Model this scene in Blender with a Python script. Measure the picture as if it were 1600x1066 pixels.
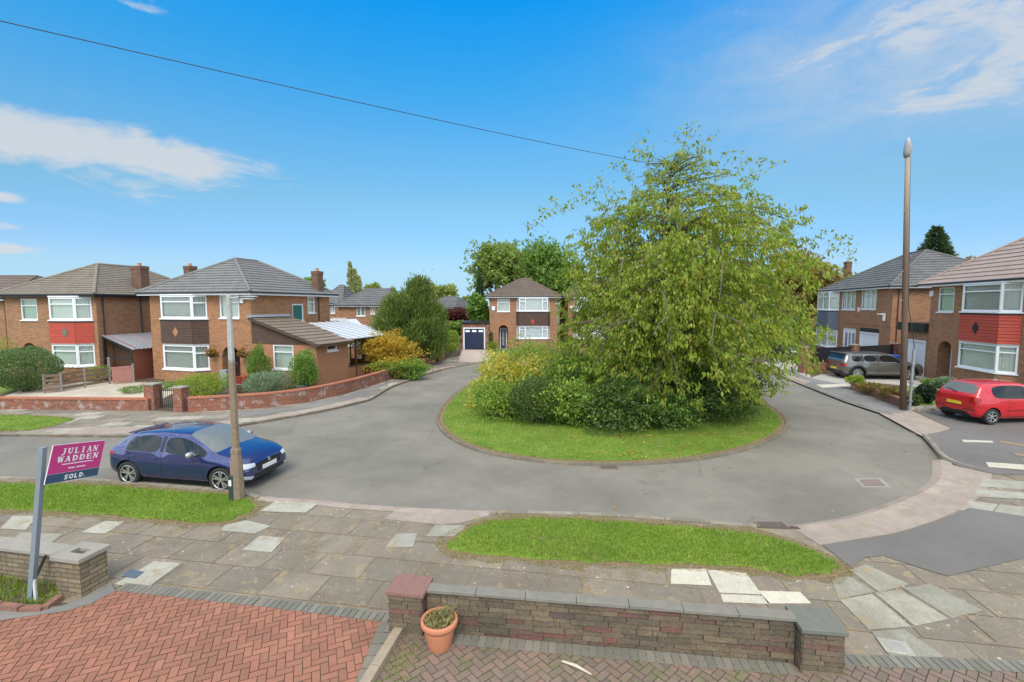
import bpy, bmesh, math, random
import numpy as np
from mathutils import Vector, Matrix, noise as mnoise
from mathutils.bvhtree import BVHTree
R = math.radians
PI = math.pi
random.seed(7)
rng = np.random.default_rng(7)
scene = bpy.context.scene
for _o in list(bpy.data.objects):
    bpy.data.objects.remove(_o)
COL = scene.collection

# ------------------------------------------------------------ camera
CAM_H = 4.6
FPX = 720.0                       # focal length in photo pixels (1600 wide)
PITCH = math.atan(56.0 / 720.0)
cam_d = bpy.data.cameras.new('camera')
cam_d.sensor_width = 36.0
cam_d.lens = 36.0 * FPX / 1600.0
cam_d.clip_end = 4000
cam_d.clip_start = 0.05
cam = bpy.data.objects.new('camera', cam_d)
COL.objects.link(cam)
cam.location = (0, 0, CAM_H)
cam.rotation_euler = (PI / 2 - PITCH, 0, 0)
scene.camera = cam

# ------------------------------------------------------------ world
SUN_EL, SUN_AZ = R(50), R(184)    # azimuth clockwise from +Y
w = bpy.data.worlds.new('World')
scene.world = w
w.use_nodes = True
wn = w.node_tree.nodes
wl = w.node_tree.links
wn.clear()
def W(t, ins=None, **kw):
    n = wn.new(t)
    for k, v in kw.items():
        setattr(n, k, v)
    for k, v in (ins or {}).items():
        if hasattr(v, 'is_linked') or isinstance(v, bpy.types.NodeSocket):
            wl.new(v, n.inputs[k])
        else:
            n.inputs[k].default_value = v
    return n
def WM(op, a, b=None, c=None):
    n = wn.new('ShaderNodeMath'); n.operation = op
    for i, v in enumerate((a, b, c)):
        if v is None: continue
        if isinstance(v, bpy.types.NodeSocket): wl.new(v, n.inputs[i])
        else: n.inputs[i].default_value = v
    return n.outputs[0]
sky = W('ShaderNodeTexSky', sky_type='NISHITA', sun_disc=False, sun_elevation=SUN_EL, sun_rotation=SUN_AZ,
        air_density=1.0, dust_density=1.0, ozone_density=1.0, altitude=50)
SKY_STRENGTH = 0.12
tc = W('ShaderNodeTexCoord')
sep = W('ShaderNodeSeparateXYZ', {0: tc.outputs['Generated']})
# grade of the sky by height above the horizon (the photograph's sky is a deep azure)
grade = W('ShaderNodeValToRGB', {0: sep.outputs['Z']})
GR = [(0.0, (1, 1, 1)), (1.0, (1, 1, 1))]
GR = [(-0.02, (0.5, 0.66, 0.9)), (0.1, (0.494, 0.709, 0.981)), (0.2, (0.536, 0.839, 0.894)), (0.3, (0.447, 0.969, 1.125)), (0.42, (0.192, 1.072, 1.424)), (0.55, (0.003, 1.141, 1.827)), (0.75, (0.9, 1.0, 1.05)), (1.0, (1.2, 1.05, 1.0))]
el = grade.color_ramp.elements
while len(el) > 1: el.remove(el[-1])
GMAX = 3.0
el[0].position = 0
el[0].color = tuple(c / GMAX for c in GR[0][1]) + (1,)
for p, c in GR[1:]:
    e = el.new(p); e.color = tuple(v / GMAX for v in c) + (1,)
gm = W('ShaderNodeMixRGB', {0: 1.0, 1: sky.outputs[0], 2: grade.outputs[0]}, blend_type='MULTIPLY')
gs = W('ShaderNodeVectorMath', {0: gm.outputs[0]}, operation='SCALE')
gs.inputs['Scale'].default_value = GMAX
HZ = (0.503 * 0.93, 0.776 * 0.98, 0.965)
HZK = 1.0 / (SKY_STRENGTH * 2 ** 0.50)
hf = W('ShaderNodeMapRange', {0: sep.outputs['Z'], 1: 0.13, 2: 0.02, 3: 0.0, 4: 1.0}, interpolation_type='SMOOTHSTEP')
hm = W('ShaderNodeMixRGB', {0: hf.outputs[0], 1: gs.outputs[0], 2: tuple(v * HZK for v in HZ) + (1,)})
# clouds: azimuth / elevation masks broken up by noise
az = WM('ARCTAN2', sep.outputs['X'], sep.outputs['Y'])
elv = WM('ARCSINE', sep.outputs['Z'])
cvec = W('ShaderNodeCombineXYZ', {0: az, 1: WM('MULTIPLY', elv, 2.6), 2: 0.0})
n1 = W('ShaderNodeTexNoise', {'Vector': cvec.outputs[0], 'Scale': 7.0, 'Detail': 12.0, 'Roughness': 0.66, 'Distortion': 0.5})
n2 = W('ShaderNodeTexNoise', {'Vector': cvec.outputs[0], 'Scale': 1.7, 'Detail': 3.0})
def dir_px(px, py):
    v = Vector((px - 800, FPX * math.cos(PITCH) + (533 - py) * math.sin(PITCH), -FPX * math.sin(PITCH) + (533 - py) * math.cos(PITCH)))
    return v.normalized()
def azel(px, py):
    v = dir_px(px, py)
    return math.atan2(v.x, v.y), math.asin(v.z)
cl = None
# photo pixel centre, half sizes, tilt, strength
for (px, py, hx, hy, tilt, s) in [(90, 218, 190, 50, -0.10, 1.5), (235, 246, 200, 36, 0.02, 1.55), (160, 272, 110, 30, 0, 0.8),
                                  (5, 308, 42, 13, 0, 1.2), (10, 354, 45, 11, 0, 1.2), (20, 389, 62, 10, 0, 1.2), (60, 183, 60, 8, 0, 0.5),
                                  (1480, 20, 320, 95, -0.10, 1.1), (1560, 100, 220, 75, -0.15, 1.1), (1500, 146, 130, 16, -0.05, 1.0),
                                  (1200, 10, 110, 16, 0, 0.5), (1370, 382, 90, 22, 0, 0.35), (200, 4, 60, 9, 0, 0.7), (575, 20, 40, 8, 0, 0.5),
                                  (-300, 150, 300, 120, 0, 1.0), (2000, 150, 300, 150, 0, 1.0), (0, 440, 60, 14, 0, 0.8)]:
    a0, e0 = azel(px, py)
    a1, e1 = azel(px + hx * (0.5 if px < 800 else -0.5), py)
    ha = abs(a1 - a0) * 2
    _, e2 = azel(px, py - hy)
    he = abs(e2 - e0)
    da = WM('DIVIDE', WM('SUBTRACT', az, a0), ha)
    de = WM('DIVIDE', WM('ADD', WM('SUBTRACT', elv, e0), WM('MULTIPLY', WM('SUBTRACT', az, a0), tilt)), he)
    d2 = WM('ADD', WM('MULTIPLY', da, da), WM('MULTIPLY', de, de))
    g = WM('MULTIPLY', WM('EXPONENT', WM('MULTIPLY', d2, -0.9)), s)
    cl = g if cl is None else WM('MAXIMUM', cl, g)
# unseen bright cloud behind, beside and overhead, added to fill and soften the light
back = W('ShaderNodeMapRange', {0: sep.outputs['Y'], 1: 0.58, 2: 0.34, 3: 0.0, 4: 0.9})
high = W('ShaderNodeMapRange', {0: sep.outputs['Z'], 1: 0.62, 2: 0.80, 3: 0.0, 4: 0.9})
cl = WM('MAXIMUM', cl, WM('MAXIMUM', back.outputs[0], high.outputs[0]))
cmask = W('ShaderNodeMapRange', {0: WM('ADD', cl, WM('MULTIPLY', WM('SUBTRACT', n1.outputs[0], 0.5), 2.8)), 1: 0.44, 2: 1.25, 3: 0.0, 4: 0.86}, interpolation_type='SMOOTHSTEP')
va, ve = azel(1500, 45)
vd = WM('ADD', WM('POWER', WM('ABSOLUTE', WM('DIVIDE', WM('SUBTRACT', az, va), 0.36)), 2.0), WM('POWER', WM('ABSOLUTE', WM('DIVIDE', WM('SUBTRACT', elv, ve), 0.13)), 2.0))
veil = WM('MULTIPLY', WM('EXPONENT', WM('MULTIPLY', vd, -1.0)), WM('MULTIPLY', WM('ADD', n1.outputs[0], -0.08), 1.3))
cfin = WM('MAXIMUM', WM('MULTIPLY', cmask.outputs[0], 0.95), veil)
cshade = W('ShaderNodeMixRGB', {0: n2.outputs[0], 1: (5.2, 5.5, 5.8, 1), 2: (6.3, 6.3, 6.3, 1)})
bright = WM('ADD', 0.72, WM('MULTIPLY', WM('MAXIMUM', back.outputs[0], high.outputs[0]), 1.75))  # added cloud outside the view boosted as fill light
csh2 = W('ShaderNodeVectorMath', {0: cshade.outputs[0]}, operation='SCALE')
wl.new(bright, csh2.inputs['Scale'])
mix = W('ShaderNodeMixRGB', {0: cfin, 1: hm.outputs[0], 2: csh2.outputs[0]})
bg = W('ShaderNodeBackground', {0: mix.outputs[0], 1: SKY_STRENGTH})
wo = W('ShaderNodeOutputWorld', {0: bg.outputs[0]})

sd = bpy.data.lights.new('sun', 'SUN')
sd.energy = 2.0
sd.angle = R(30)
sd.color = (1.0, 0.92, 0.77)
so = bpy.data.objects.new('sun', sd)
COL.objects.link(so)
sdir = Vector((math.sin(SUN_AZ) * math.cos(SUN_EL), math.cos(SUN_AZ) * math.cos(SUN_EL), math.sin(SUN_EL)))
so.rotation_euler = sdir.to_track_quat('Z', 'Y').to_euler()
scene.view_settings.view_transform = 'Standard'
scene.view_settings.look = 'None'
scene.view_settings.exposure = 0.50
scene.view_settings.gamma = 1.0
scene.render.film_transparent = False
scene.cycles.max_bounces = 6
scene.cycles.transparent_max_bounces = 12
scene.cycles.use_denoising = True

# ------------------------------------------------------------ projection helpers
CAMP = Vector((0, 0, CAM_H))
def G(px, py, z=0.0):
    d = dir_px(px, py)
    t = (z - CAM_H) / d.z
    p = CAMP + d * t
    return Vector((p.x, p.y, z))
def G2(px, py, z=0.0):
    p = G(px, py, z); return (p.x, p.y)
def atd(px, py, Y):
    """point on the ray through a photo pixel at depth Y"""
    d = dir_px(px, py)
    return CAMP + d * (Y / d.y)

# ------------------------------------------------------------ objects
def tag(o, label=None, cat=None, group=None, kind=None):
    if label: o['label'] = label
    if cat: o['category'] = cat
    if group: o['group'] = group
    if kind: o['kind'] = kind
    return o
def empty(name, loc, rz=0.0, label=None, cat=None, group=None):
    o = bpy.data.objects.new(name, None)
    o.empty_display_size = 0.3
    COL.objects.link(o)
    o.location = loc
    o.rotation_euler = (0, 0, rz)
    return tag(o, label, cat, group)
def kids(o):
    return [c for c in bpy.data.objects if c.parent == o]
def copy_tree(o, parent=None):
    c = o.copy(); COL.objects.link(c)
    if parent is not None: c.parent = parent
    for ch in kids(o):
        copy_tree(ch, c)
    return c
def box_uv(me):
    n = len(me.loops)
    if n == 0: return
    co = np.empty(len(me.vertices) * 3); me.vertices.foreach_get('co', co); co = co.reshape(-1, 3)
    vi = np.empty(n, dtype=np.int64); me.loops.foreach_get('vertex_index', vi)
    pn = np.empty(len(me.polygons) * 3); me.polygons.foreach_get('normal', pn); pn = pn.reshape(-1, 3)
    lt = np.empty(len(me.polygons), dtype=np.int64); me.polygons.foreach_get('loop_total', lt)
    nn = np.repeat(pn, lt, axis=0)
    t = np.stack([-nn[:, 1], nn[:, 0], np.zeros(n)], 1)
    L = np.linalg.norm(t, axis=1)
    flat = L < 0.05
    t[flat] = (1, 0, 0); L[flat] = 1
    t /= L[:, None]
    b = np.cross(nn, t)
    b[flat] = (0, 1, 0)
    p = co[vi]
    uv = np.stack([(p * t).sum(1), (p * b).sum(1)], 1)
    l = me.uv_layers.new(name='UVMap')
    l.data.foreach_set('uv', uv.ravel())
class MB:
    def __init__(s):
        s.v = []; s.f = []; s.m = []
    def add(s, vs, fs, m=0):
        k = len(s.v)
        s.v.extend([tuple(v) for v in vs])
        for f in fs:
            s.f.append(tuple(i + k for i in f)); s.m.append(m)
    def quad(s, a, b, c, d, m=0):
        s.add([a, b, c, d], [(0, 1, 2, 3)], m)
    def poly(s, pts, z=None, m=0):
        vs = [(p[0], p[1], z if z is not None else p[2]) for p in pts]
        s.add(vs, [tuple(range(len(vs)))], m)
    def box(s, c, size, rz=0.0, m=0, mat=None):
        x, y, z = size[0] / 2, size[1] / 2, size[2] / 2
        M = mat if mat is not None else Matrix.Translation(c) @ Matrix.Rotation(rz, 4, 'Z')
        vs = [M @ Vector(p) for p in [(-x, -y, -z), (x, -y, -z), (x, y, -z), (-x, y, -z), (-x, -y, z), (x, -y, z), (x, y, z), (-x, y, z)]]
        s.add(vs, [(0, 3, 2, 1), (4, 5, 6, 7), (0, 1, 5, 4), (1, 2, 6, 5), (2, 3, 7, 6), (3, 0, 4, 7)], m)
    def bx(s, x0, x1, y0, y1, z0, z1, m=0):
        s.box(((x0 + x1) / 2, (y0 + y1) / 2, (z0 + z1) / 2), (x1 - x0, y1 - y0, z1 - z0), 0, m)
    def bar(s, a, b, w, h, m=0):
        """box beam from a to b, w horizontal width, h thickness"""
        a = Vector(a); b = Vector(b); d = b - a; L = d.length
        q = d.to_track_quat('X', 'Z')
        M = Matrix.Translation((a + b) / 2) @ q.to_matrix().to_4x4()
        s.box(None, (L, w, h), 0, m, M)
    def tube(s, pts, r, seg=8, m=0, cap=True):
        pts = [Vector(p) for p in pts]
        rs = r if isinstance(r, (list, tuple)) else [r] * len(pts)
        k = len(s.v); n = len(pts)
        up = Vector((0, 0, 1))
        prev = None
        for i, p in enumerate(pts):
            d = (pts[min(i + 1, n - 1)] - pts[max(i - 1, 0)])
            if d.length < 1e-9: d = Vector((0, 0, 1))
            d.normalize()
            if prev is None:
                a = d.cross(up)
                if a.length < 0.05: a = d.cross(Vector((1, 0, 0)))
            else:
                a = prev - d * prev.dot(d)
                if a.length < 1e-6: a = d.orthogonal()
            a.normalize(); prev = a
            b = d.cross(a)
            for j in range(seg):
                t = 2 * PI * j / seg
                s.v.append(tuple(p + a * (math.cos(t) * rs[i]) + b * (math.sin(t) * rs[i])))
        for i in range(n - 1):
            for j in range(seg):
                j2 = (j + 1) % seg
                s.f.append((k + i * seg + j, k + i * seg + j2, k + (i + 1) * seg + j2, k + (i + 1) * seg + j)); s.m.append(m)
        if cap:
            s.f.append(tuple(k + j for j in range(seg - 1, -1, -1))); s.m.append(m)
            s.f.append(tuple(k + (n - 1) * seg + j for j in range(seg))); s.m.append(m)
    def lathe(s, prof, c=(0, 0, 0), seg=24, m=0, M=None):
        k = len(s.v); n = len(prof)
        M = M or Matrix.Translation(c)
        for (r, z) in prof:
            for j in range(seg):
                t = 2 * PI * j / seg
                s.v.append(tuple(M @ Vector((r * math.cos(t), r * math.sin(t), z))))
        for i in range(n - 1):
            for j in range(seg):
                j2 = (j + 1) % seg
                s.f.append((k + i * seg + j, k + i * seg + j2, k + (i + 1) * seg + j2, k + (i + 1) * seg + j)); s.m.append(m)
    def prism(s, pts, z0, z1, m=0, mtop=None):
        n = len(pts)
        a = sum(pts[i][0] * pts[(i + 1) % n][1] - pts[(i + 1) % n][0] * pts[i][1] for i in range(n))
        if a < 0: pts = pts[::-1]
        vs = [(p[0], p[1], z0) for p in pts] + [(p[0], p[1], z1) for p in pts]
        s.add(vs, [tuple(range(n - 1, -1, -1))], m)
        k = len(s.v) - 2 * n
        s.f.append(tuple(k + n + i for i in range(n))); s.m.append(m if mtop is None else mtop)
        for i in range(n):
            j = (i + 1) % n
            s.f.append((k + i, k + j, k + n + j, k + n + i)); s.m.append(m)
    def build(s, name, mats, parent=None, smooth=False, bevel=0.0, recenter=True):
        me = bpy.data.meshes.new(name)
        mats = mats if isinstance(mats, (list, tuple)) else [mats]
        me.from_pydata(s.v, [], s.f)
        for mt in mats: me.materials.append(mt)
        me.polygons.foreach_set('material_index', s.m)
        if smooth: me.polygons.foreach_set('use_smooth', [True] * len(me.polygons))
        me.update()
        box_uv(me)
        o = bpy.data.objects.new(name, me)
        COL.objects.link(o)
        if parent is not None:
            o.parent = parent
        elif recenter and s.v:
            co = np.array(s.v)
            lo = co.min(0); hi = co.max(0)
            c = Vector(((lo[0] + hi[0]) / 2, (lo[1] + hi[1]) / 2, lo[2]))
            me.transform(Matrix.Translation(-c)); o.location = c
        if bevel > 0:
            b = o.modifiers.new('bevel', 'BEVEL'); b.width = bevel; b.segments = 2; b.limit_method = 'ANGLE'
        return o
def struct(mb, name, mats, **k):
    return tag(mb.build(name, mats, recenter=False, **k), kind='structure')

# ------------------------------------------------------------ materials
class Mat:
    def __init__(s, name):
        s.m = bpy.data.materials.new(name); s.m.use_nodes = True
        s.t = s.m.node_tree; s.t.nodes.clear()
        s.out = s.t.nodes.new('ShaderNodeOutputMaterial')
    def n(s, typ, ins=None, **kw):
        nd = s.t.nodes.new('ShaderNode' + typ)
        for k, v in kw.items(): setattr(nd, k, v)
        for k, v in (ins or {}).items():
            if isinstance(v, bpy.types.NodeSocket): s.t.links.new(v, nd.inputs[k])
            elif isinstance(v, bpy.types.Node): s.t.links.new(v.outputs[0], nd.inputs[k])
            else: nd.inputs[k].default_value = v
        return nd
    def uv(s, scale=1.0, rot=0.0, obj=False):
        tcn = s.n('TexCoord')
        mp = s.n('Mapping', {0: tcn.outputs['Object' if obj else 'UV']})
        mp.inputs['Scale'].default_value = (scale, scale, scale) if not isinstance(scale, tuple) else scale
        mp.inputs['Rotation'].default_value = (0, 0, rot)
        return mp.outputs[0]
    def pos(s):
        return s.n('NewGeometry').outputs['Position']
    def noise(s, vec, scale, detail=4, rough=0.55):
        return s.n('TexNoise', {'Vector': vec, 'Scale': scale, 'Detail': detail, 'Roughness': rough}).outputs[0]
    def ramp(s, fac, stops, interp='LINEAR'):
        r = s.n('ValToRGB', {0: fac}); r.color_ramp.interpolation = interp
        e = r.color_ramp.elements
        while len(e) > 1: e.remove(e[-1])
        e[0].position = stops[0][0]; e[0].color = c4(stops[0][1])
        for p, c in stops[1:]:
            x = e.new(p); x.color = c4(c)
        return r.outputs[0]
    def mix(s, f, a, b, bt='MIX'):
        return s.n('MixRGB', {0: f, 1: c4(a) if isinstance(a, tuple) else a, 2: c4(b) if isinstance(b, tuple) else b}, blend_type=bt).outputs[0]
    def math(s, op, a, b=0.0):
        return s.n('Math', {0: a, 1: b}, operation=op).outputs[0]
    def rand(s):
        return s.n('NewGeometry').outputs['Random Per Island']
    def bump(s, h, strength=0.3, dist=0.01):
        return s.n('Bump', {'Height': h, 'Strength': strength, 'Distance': dist}).outputs[0]
    def fin(s, col, rough=0.8, normal=None, **kw):
        ins = {'Base Color': c4(col) if isinstance(col, tuple) else col, 'Roughness': rough}
        ins.update(kw)
        if normal is not None: ins['Normal'] = normal
        b = s.n('BsdfPrincipled', ins)
        s.t.links.new(b.outputs[0], s.out.inputs[0])
        return s.m
def c4(c):
    return tuple(c) + (1.0,) if len(c) == 3 else tuple(c)
def mul(c, k): return tuple(min(1, v * k) for v in c)
def plain(name, col, rough=0.6, var=0.12, scale=6.0, metallic=0.0, bump=0.0, **kw):
    m = Mat(name)
    v = m.uv()
    nz = m.noise(v, scale, 5)
    c = m.mix(nz, mul(col, 1 - var), mul(col, 1 + var))
    nm = m.bump(m.noise(v, scale * 12, 3), bump, 0.01) if bump else None
    kw2 = {'Metallic': metallic}; kw2.update(kw)
    return m.fin(c, rough, nm, **kw2)
def brick_mat(name, c1, c2, mortar, bw=0.225, bh=0.075, ms=0.007, stain=(0.10, 0.08, 0.06), stain_amt=0.25, white=0.0, rough=0.9, obj=False, bias=0.0, bumpd=0.006):
    m = Mat(name)
    v = m.uv()
    b = m.n('TexBrick', {'Vector': v, 'Color1': c4(c1), 'Color2': c4(c2), 'Mortar': c4(mortar), 'Scale': 1.0, 'Mortar Size': ms,
                         'Mortar Smooth': 0.2, 'Bias': bias, 'Brick Width': bw, 'Row Height': bh})
    n1 = m.noise(v, 0.9, 5, 0.65)
    n2 = m.noise(v, 14, 3)
    c = m.mix(m.math('MULTIPLY', m.ramp(n1, [(0.42, (0, 0, 0)), (0.68, (1, 1, 1))]), stain_amt), b.outputs[0], stain)
    c = m.mix(0.35, c, m.ramp(n2, [(0.3, (0.55, 0.55, 0.55)), (0.7, (1.35, 1.3, 1.25))]), 'MULTIPLY')
    if white > 0:
        n3 = m.noise(v, 2.6, 6, 0.7)
        c = m.mix(m.math('MULTIPLY', m.ramp(n3, [(0.52, (0, 0, 0)), (0.62, (1, 1, 1))]), white), c, (0.42, 0.38, 0.36))
    nm = m.bump(m.math('SUBTRACT', m.math('MULTIPLY', n2, 0.3), b.outputs['Fac']), 0.7, bumpd)
    return m.fin(c, rough, nm)
def leaf_mat(name, cols, trans=0.35, rough=0.45):
    m = Mat(name)
    r = m.rand()
    st = [(i / max(1, len(cols) - 1) if len(cols) > 1 else 0, c) for i, c in enumerate(cols)]
    c = m.ramp(r, st)
    d = m.n('BsdfPrincipled', {'Base Color': c, 'Roughness': rough, 'Specular IOR Level': 0.35})
    t = m.n('BsdfTranslucent', {'Color': m.mix(0.5, c, (1.0, 1.0, 0.3), 'MULTIPLY')})
    mx = m.n('MixShader', {0: trans, 1: d, 2: t})
    m.t.links.new(mx.outputs[0], m.out.inputs[0])
    return m.m
def glass_mat(name, tint=(0.93, 0.95, 0.93), refl=0.03):
    m = Mat(name)
    fr = m.n('Fresnel', {0: 1.5}).outputs[0]
    f = m.math('ADD', m.math('MULTIPLY', fr, 0.75), refl)
    t = m.n('BsdfTransparent', {0: c4(tint)})
    g = m.n('BsdfGlossy', {0: (0.92, 0.93, 0.9, 1), 'Roughness': 0.03})
    mx = m.n('MixShader', {0: f, 1: t, 2: g})
    m.t.links.new(mx.outputs[0], m.out.inputs[0])
    return m.m
M = {}
M['brick_brown'] = brick_mat('brown brick', (0.43, 0.205, 0.10), (0.27, 0.125, 0.065), (0.29, 0.21, 0.145), bh=.080, bw=.24, ms=.008, stain=(0.20, 0.095, 0.05))
M['brick_brown2'] = brick_mat('warm brown brick', (0.43, 0.20, 0.095), (0.26, 0.12, 0.06), (0.28, 0.20, 0.13), bh=.080, bw=.24, ms=.008, stain=(0.46, 0.19, 0.06), stain_amt=.35)
M['brick_red'] = brick_mat('red wall brick', (0.32, 0.095, 0.05), (0.20, 0.07, 0.04), (0.24, 0.17, 0.13), white=0.65)
M['brick_red_clean'] = brick_mat('red coping brick', (0.50, 0.155, 0.07), (0.38, 0.12, 0.06), (0.30, 0.20, 0.15), bw=0.075, bh=0.22)
M['brick_tan'] = brick_mat('tan brick', (0.44, 0.20, 0.095), (0.38, 0.17, 0.08), (0.34, 0.19, 0.11), stain=(0.34, 0.155, 0.08), stain_amt=0.2)
M['stone_brick'] = brick_mat('grey buff stone brick', (0.20, 0.155, 0.105), (0.11, 0.09, 0.07), (0.085, 0.075, 0.06), bw=0.31, bh=0.065, ms=0.008, stain=(0.06, 0.055, 0.045), stain_amt=0.65, bumpd=0.02)
M['stone_buff'] = brick_mat('buff stone brick', (0.30, 0.225, 0.135), (0.19, 0.145, 0.09), (0.10, 0.085, 0.06), bw=0.25, bh=0.075, ms=0.008, stain=(0.09, 0.085, 0.07), stain_amt=0.6, bumpd=0.02)
M['hang_red'] = brick_mat('red hung tiles', (0.52, 0.085, 0.055), (0.47, 0.075, 0.05), (0.26, 0.05, 0.035), bw=0.17, bh=0.11, ms=0.006, stain_amt=0.08)
M['hang_brown'] = brick_mat('brown hung tiles', (0.115, 0.065, 0.045), (0.085, 0.05, 0.036), (0.045, 0.03, 0.025), bw=0.17, bh=0.11, ms=0.007, stain_amt=0.12, stain=(0.12, 0.1, 0.08))
def tile_mat(name, c1, c2, line, bw=0.33, stain=(0.2, 0.2, 0.18), amt=0.25):
    return brick_mat(name, c1, c2, line, bw=bw, bh=0.33, ms=0.006, stain=stain, stain_amt=amt, rough=0.75)
M['tile_grey'] = tile_mat('slate grey roof tile', (0.20, 0.195, 0.19), (0.16, 0.155, 0.15), (0.12, 0.12, 0.12))
M['tile_dark'] = tile_mat('dark grey roof tile', (0.135, 0.13, 0.13), (0.10, 0.097, 0.095), (0.07, 0.07, 0.07), amt=0.4)
M['tile_brown'] = tile_mat('weathered brown roof tile', (0.235, 0.20, 0.155), (0.18, 0.15, 0.115), (0.12, 0.10, 0.08), bw=0.17, stain=(0.27, 0.25, 0.2), amt=0.5)
M['tile_umber'] = tile_mat('umber roof tile', (0.17, 0.12, 0.095), (0.13, 0.09, 0.07), (0.07, 0.05, 0.04), bw=0.17)
M['tile_pink'] = tile_mat('pinkish brown roof tile', (0.40, 0.30, 0.26), (0.34, 0.255, 0.22), (0.15, 0.11, 0.10), stain=(0.33, 0.27, 0.23), amt=0.4)
M['tile_taupe'] = tile_mat('taupe roof tile', (0.24, 0.18, 0.135), (0.19, 0.14, 0.105), (0.10, 0.08, 0.06))
M['white'] = plain('white upvc', (0.78, 0.79, 0.80), 0.35, 0.03)
M['white_dirty'] = plain('white painted wood', (0.62, 0.62, 0.60), 0.5, 0.12)
M['black'] = plain('black plastic', (0.02, 0.02, 0.022), 0.4, 0.1)
M['lead'] = plain('lead flashing', (0.40, 0.41, 0.43), 0.45, 0.1)
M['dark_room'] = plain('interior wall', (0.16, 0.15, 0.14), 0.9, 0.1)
M['glass'] = glass_mat('window glass')
M['glass_green'] = plain('green opaque window', (0.05, 0.15, 0.13), 0.15, 0.05)
M['net'] = plain('net curtain', (0.80, 0.84, 0.76), 0.9, 0.08, 3)
M['net_green'] = plain('pale green blind', (0.62, 0.74, 0.60), 0.9, 0.08, 3)
M['net_grey'] = plain('grey blind', (0.55, 0.57, 0.52), 0.9, 0.1, 3)
M['net_white'] = plain('white curtain', (0.92, 0.93, 0.94), 0.9, 0.05, 3)
M['navy'] = plain('navy painted door', (0.018, 0.026, 0.065), 0.35, 0.1)
M['slate_blue'] = plain('blue grey cladding', (0.115, 0.135, 0.175), 0.5, 0.05)
M['door_dark'] = plain('dark brown door', (0.05, 0.022, 0.018), 0.4, 0.1)
M['wood_brown'] = plain('brown stained wood', (0.085, 0.045, 0.025), 0.6, 0.2)
M['terracotta'] = plain('terracotta', (0.52, 0.20, 0.105), 0.75, 0.12, 5, bump=0.1)
M['brick_chimney'] = brick_mat('sooty chimney brick', (0.22, 0.11, 0.065), (0.13, 0.07, 0.045), (0.15, 0.115, 0.08), bh=.08, bw=.24, stain_amt=.5, stain=(.09, .06, .045))
M['slate_cap'] = plain('slate coping', (0.15, 0.155, 0.125), 0.85, 0.25, 9, bump=0.15)
M['concrete'] = plain('concrete', (0.30, 0.275, 0.23), 0.9, 0.2, 4, bump=0.3)
M['metal_grey'] = plain('galvanised metal', (0.33, 0.35, 0.37), 0.45, 0.1, metallic=0.4)
M['iron'] = plain('black iron', (0.02, 0.02, 0.02), 0.6, 0.2)

# ------------------------------------------------------------ window, wall and roof builders
class Fr:
    """a facade frame: origin P (on the wall face), u along it, n outward"""
    def __init__(s, P, u, n=None):
        s.P = Vector(P); s.u = Vector(u).normalized()
        s.n = Vector(n) if n is not None else Vector((s.u.y, -s.u.x, 0))
    def p(s, x, z, d=0.0):
        q = s.P + s.u * x - s.n * d
        return Vector((q.x, q.y, s.P.z + z))
def fbox(mb, fr, x0, x1, z0, z1, d0, d1, m=0):
    vs = [fr.p(x0, z0, d0), fr.p(x1, z0, d0), fr.p(x1, z0, d1), fr.p(x0, z0, d1),
          fr.p(x0, z1, d0), fr.p(x1, z1, d0), fr.p(x1, z1, d1), fr.p(x0, z1, d1)]
    mb.add(vs, [(0, 3, 2, 1), (4, 5, 6, 7), (0, 1, 5, 4), (1, 2, 6, 5), (2, 3, 7, 6), (3, 0, 4, 7)], m)
def wall_panel(mb, fr, x0, x1, z0, z1, holes=(), reveal=0.12, m=0, mr=None):
    xs = sorted(set([x0, x1] + [c for h in holes for c in (h[0], h[1]) if x0 < c < x1]))
    zs = sorted(set([z0, z1] + [c for h in holes for c in (h[2], h[3]) if z0 < c < z1]))
    for i in range(len(xs) - 1):
        for j in range(len(zs) - 1):
            cx = (xs[i] + xs[i + 1]) / 2; cz = (zs[j] + zs[j + 1]) / 2
            if any(h[0] < cx < h[1] and h[2] < cz < h[3] for h in holes): continue
            mb.quad(fr.p(xs[i], zs[j]), fr.p(xs[i + 1], zs[j]), fr.p(xs[i + 1], zs[j + 1]), fr.p(xs[i], zs[j + 1]), m)
    mr = m if mr is None else mr
    for h in holes:
        a, b, c, d = h[:4]
        rv = h[4] if len(h) > 4 else reveal
        mb.quad(fr.p(a, c), fr.p(a, c, rv), fr.p(a, d, rv), fr.p(a, d), mr)
        mb.quad(fr.p(b, c, rv), fr.p(b, c), fr.p(b, d), fr.p(b, d, rv), mr)
        mb.quad(fr.p(a, c, rv), fr.p(a, c), fr.p(b, c), fr.p(b, c, rv), mr)
        mb.quad(fr.p(a, d), fr.p(a, d, rv), fr.p(b, d, rv), fr.p(b, d), mr)
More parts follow.
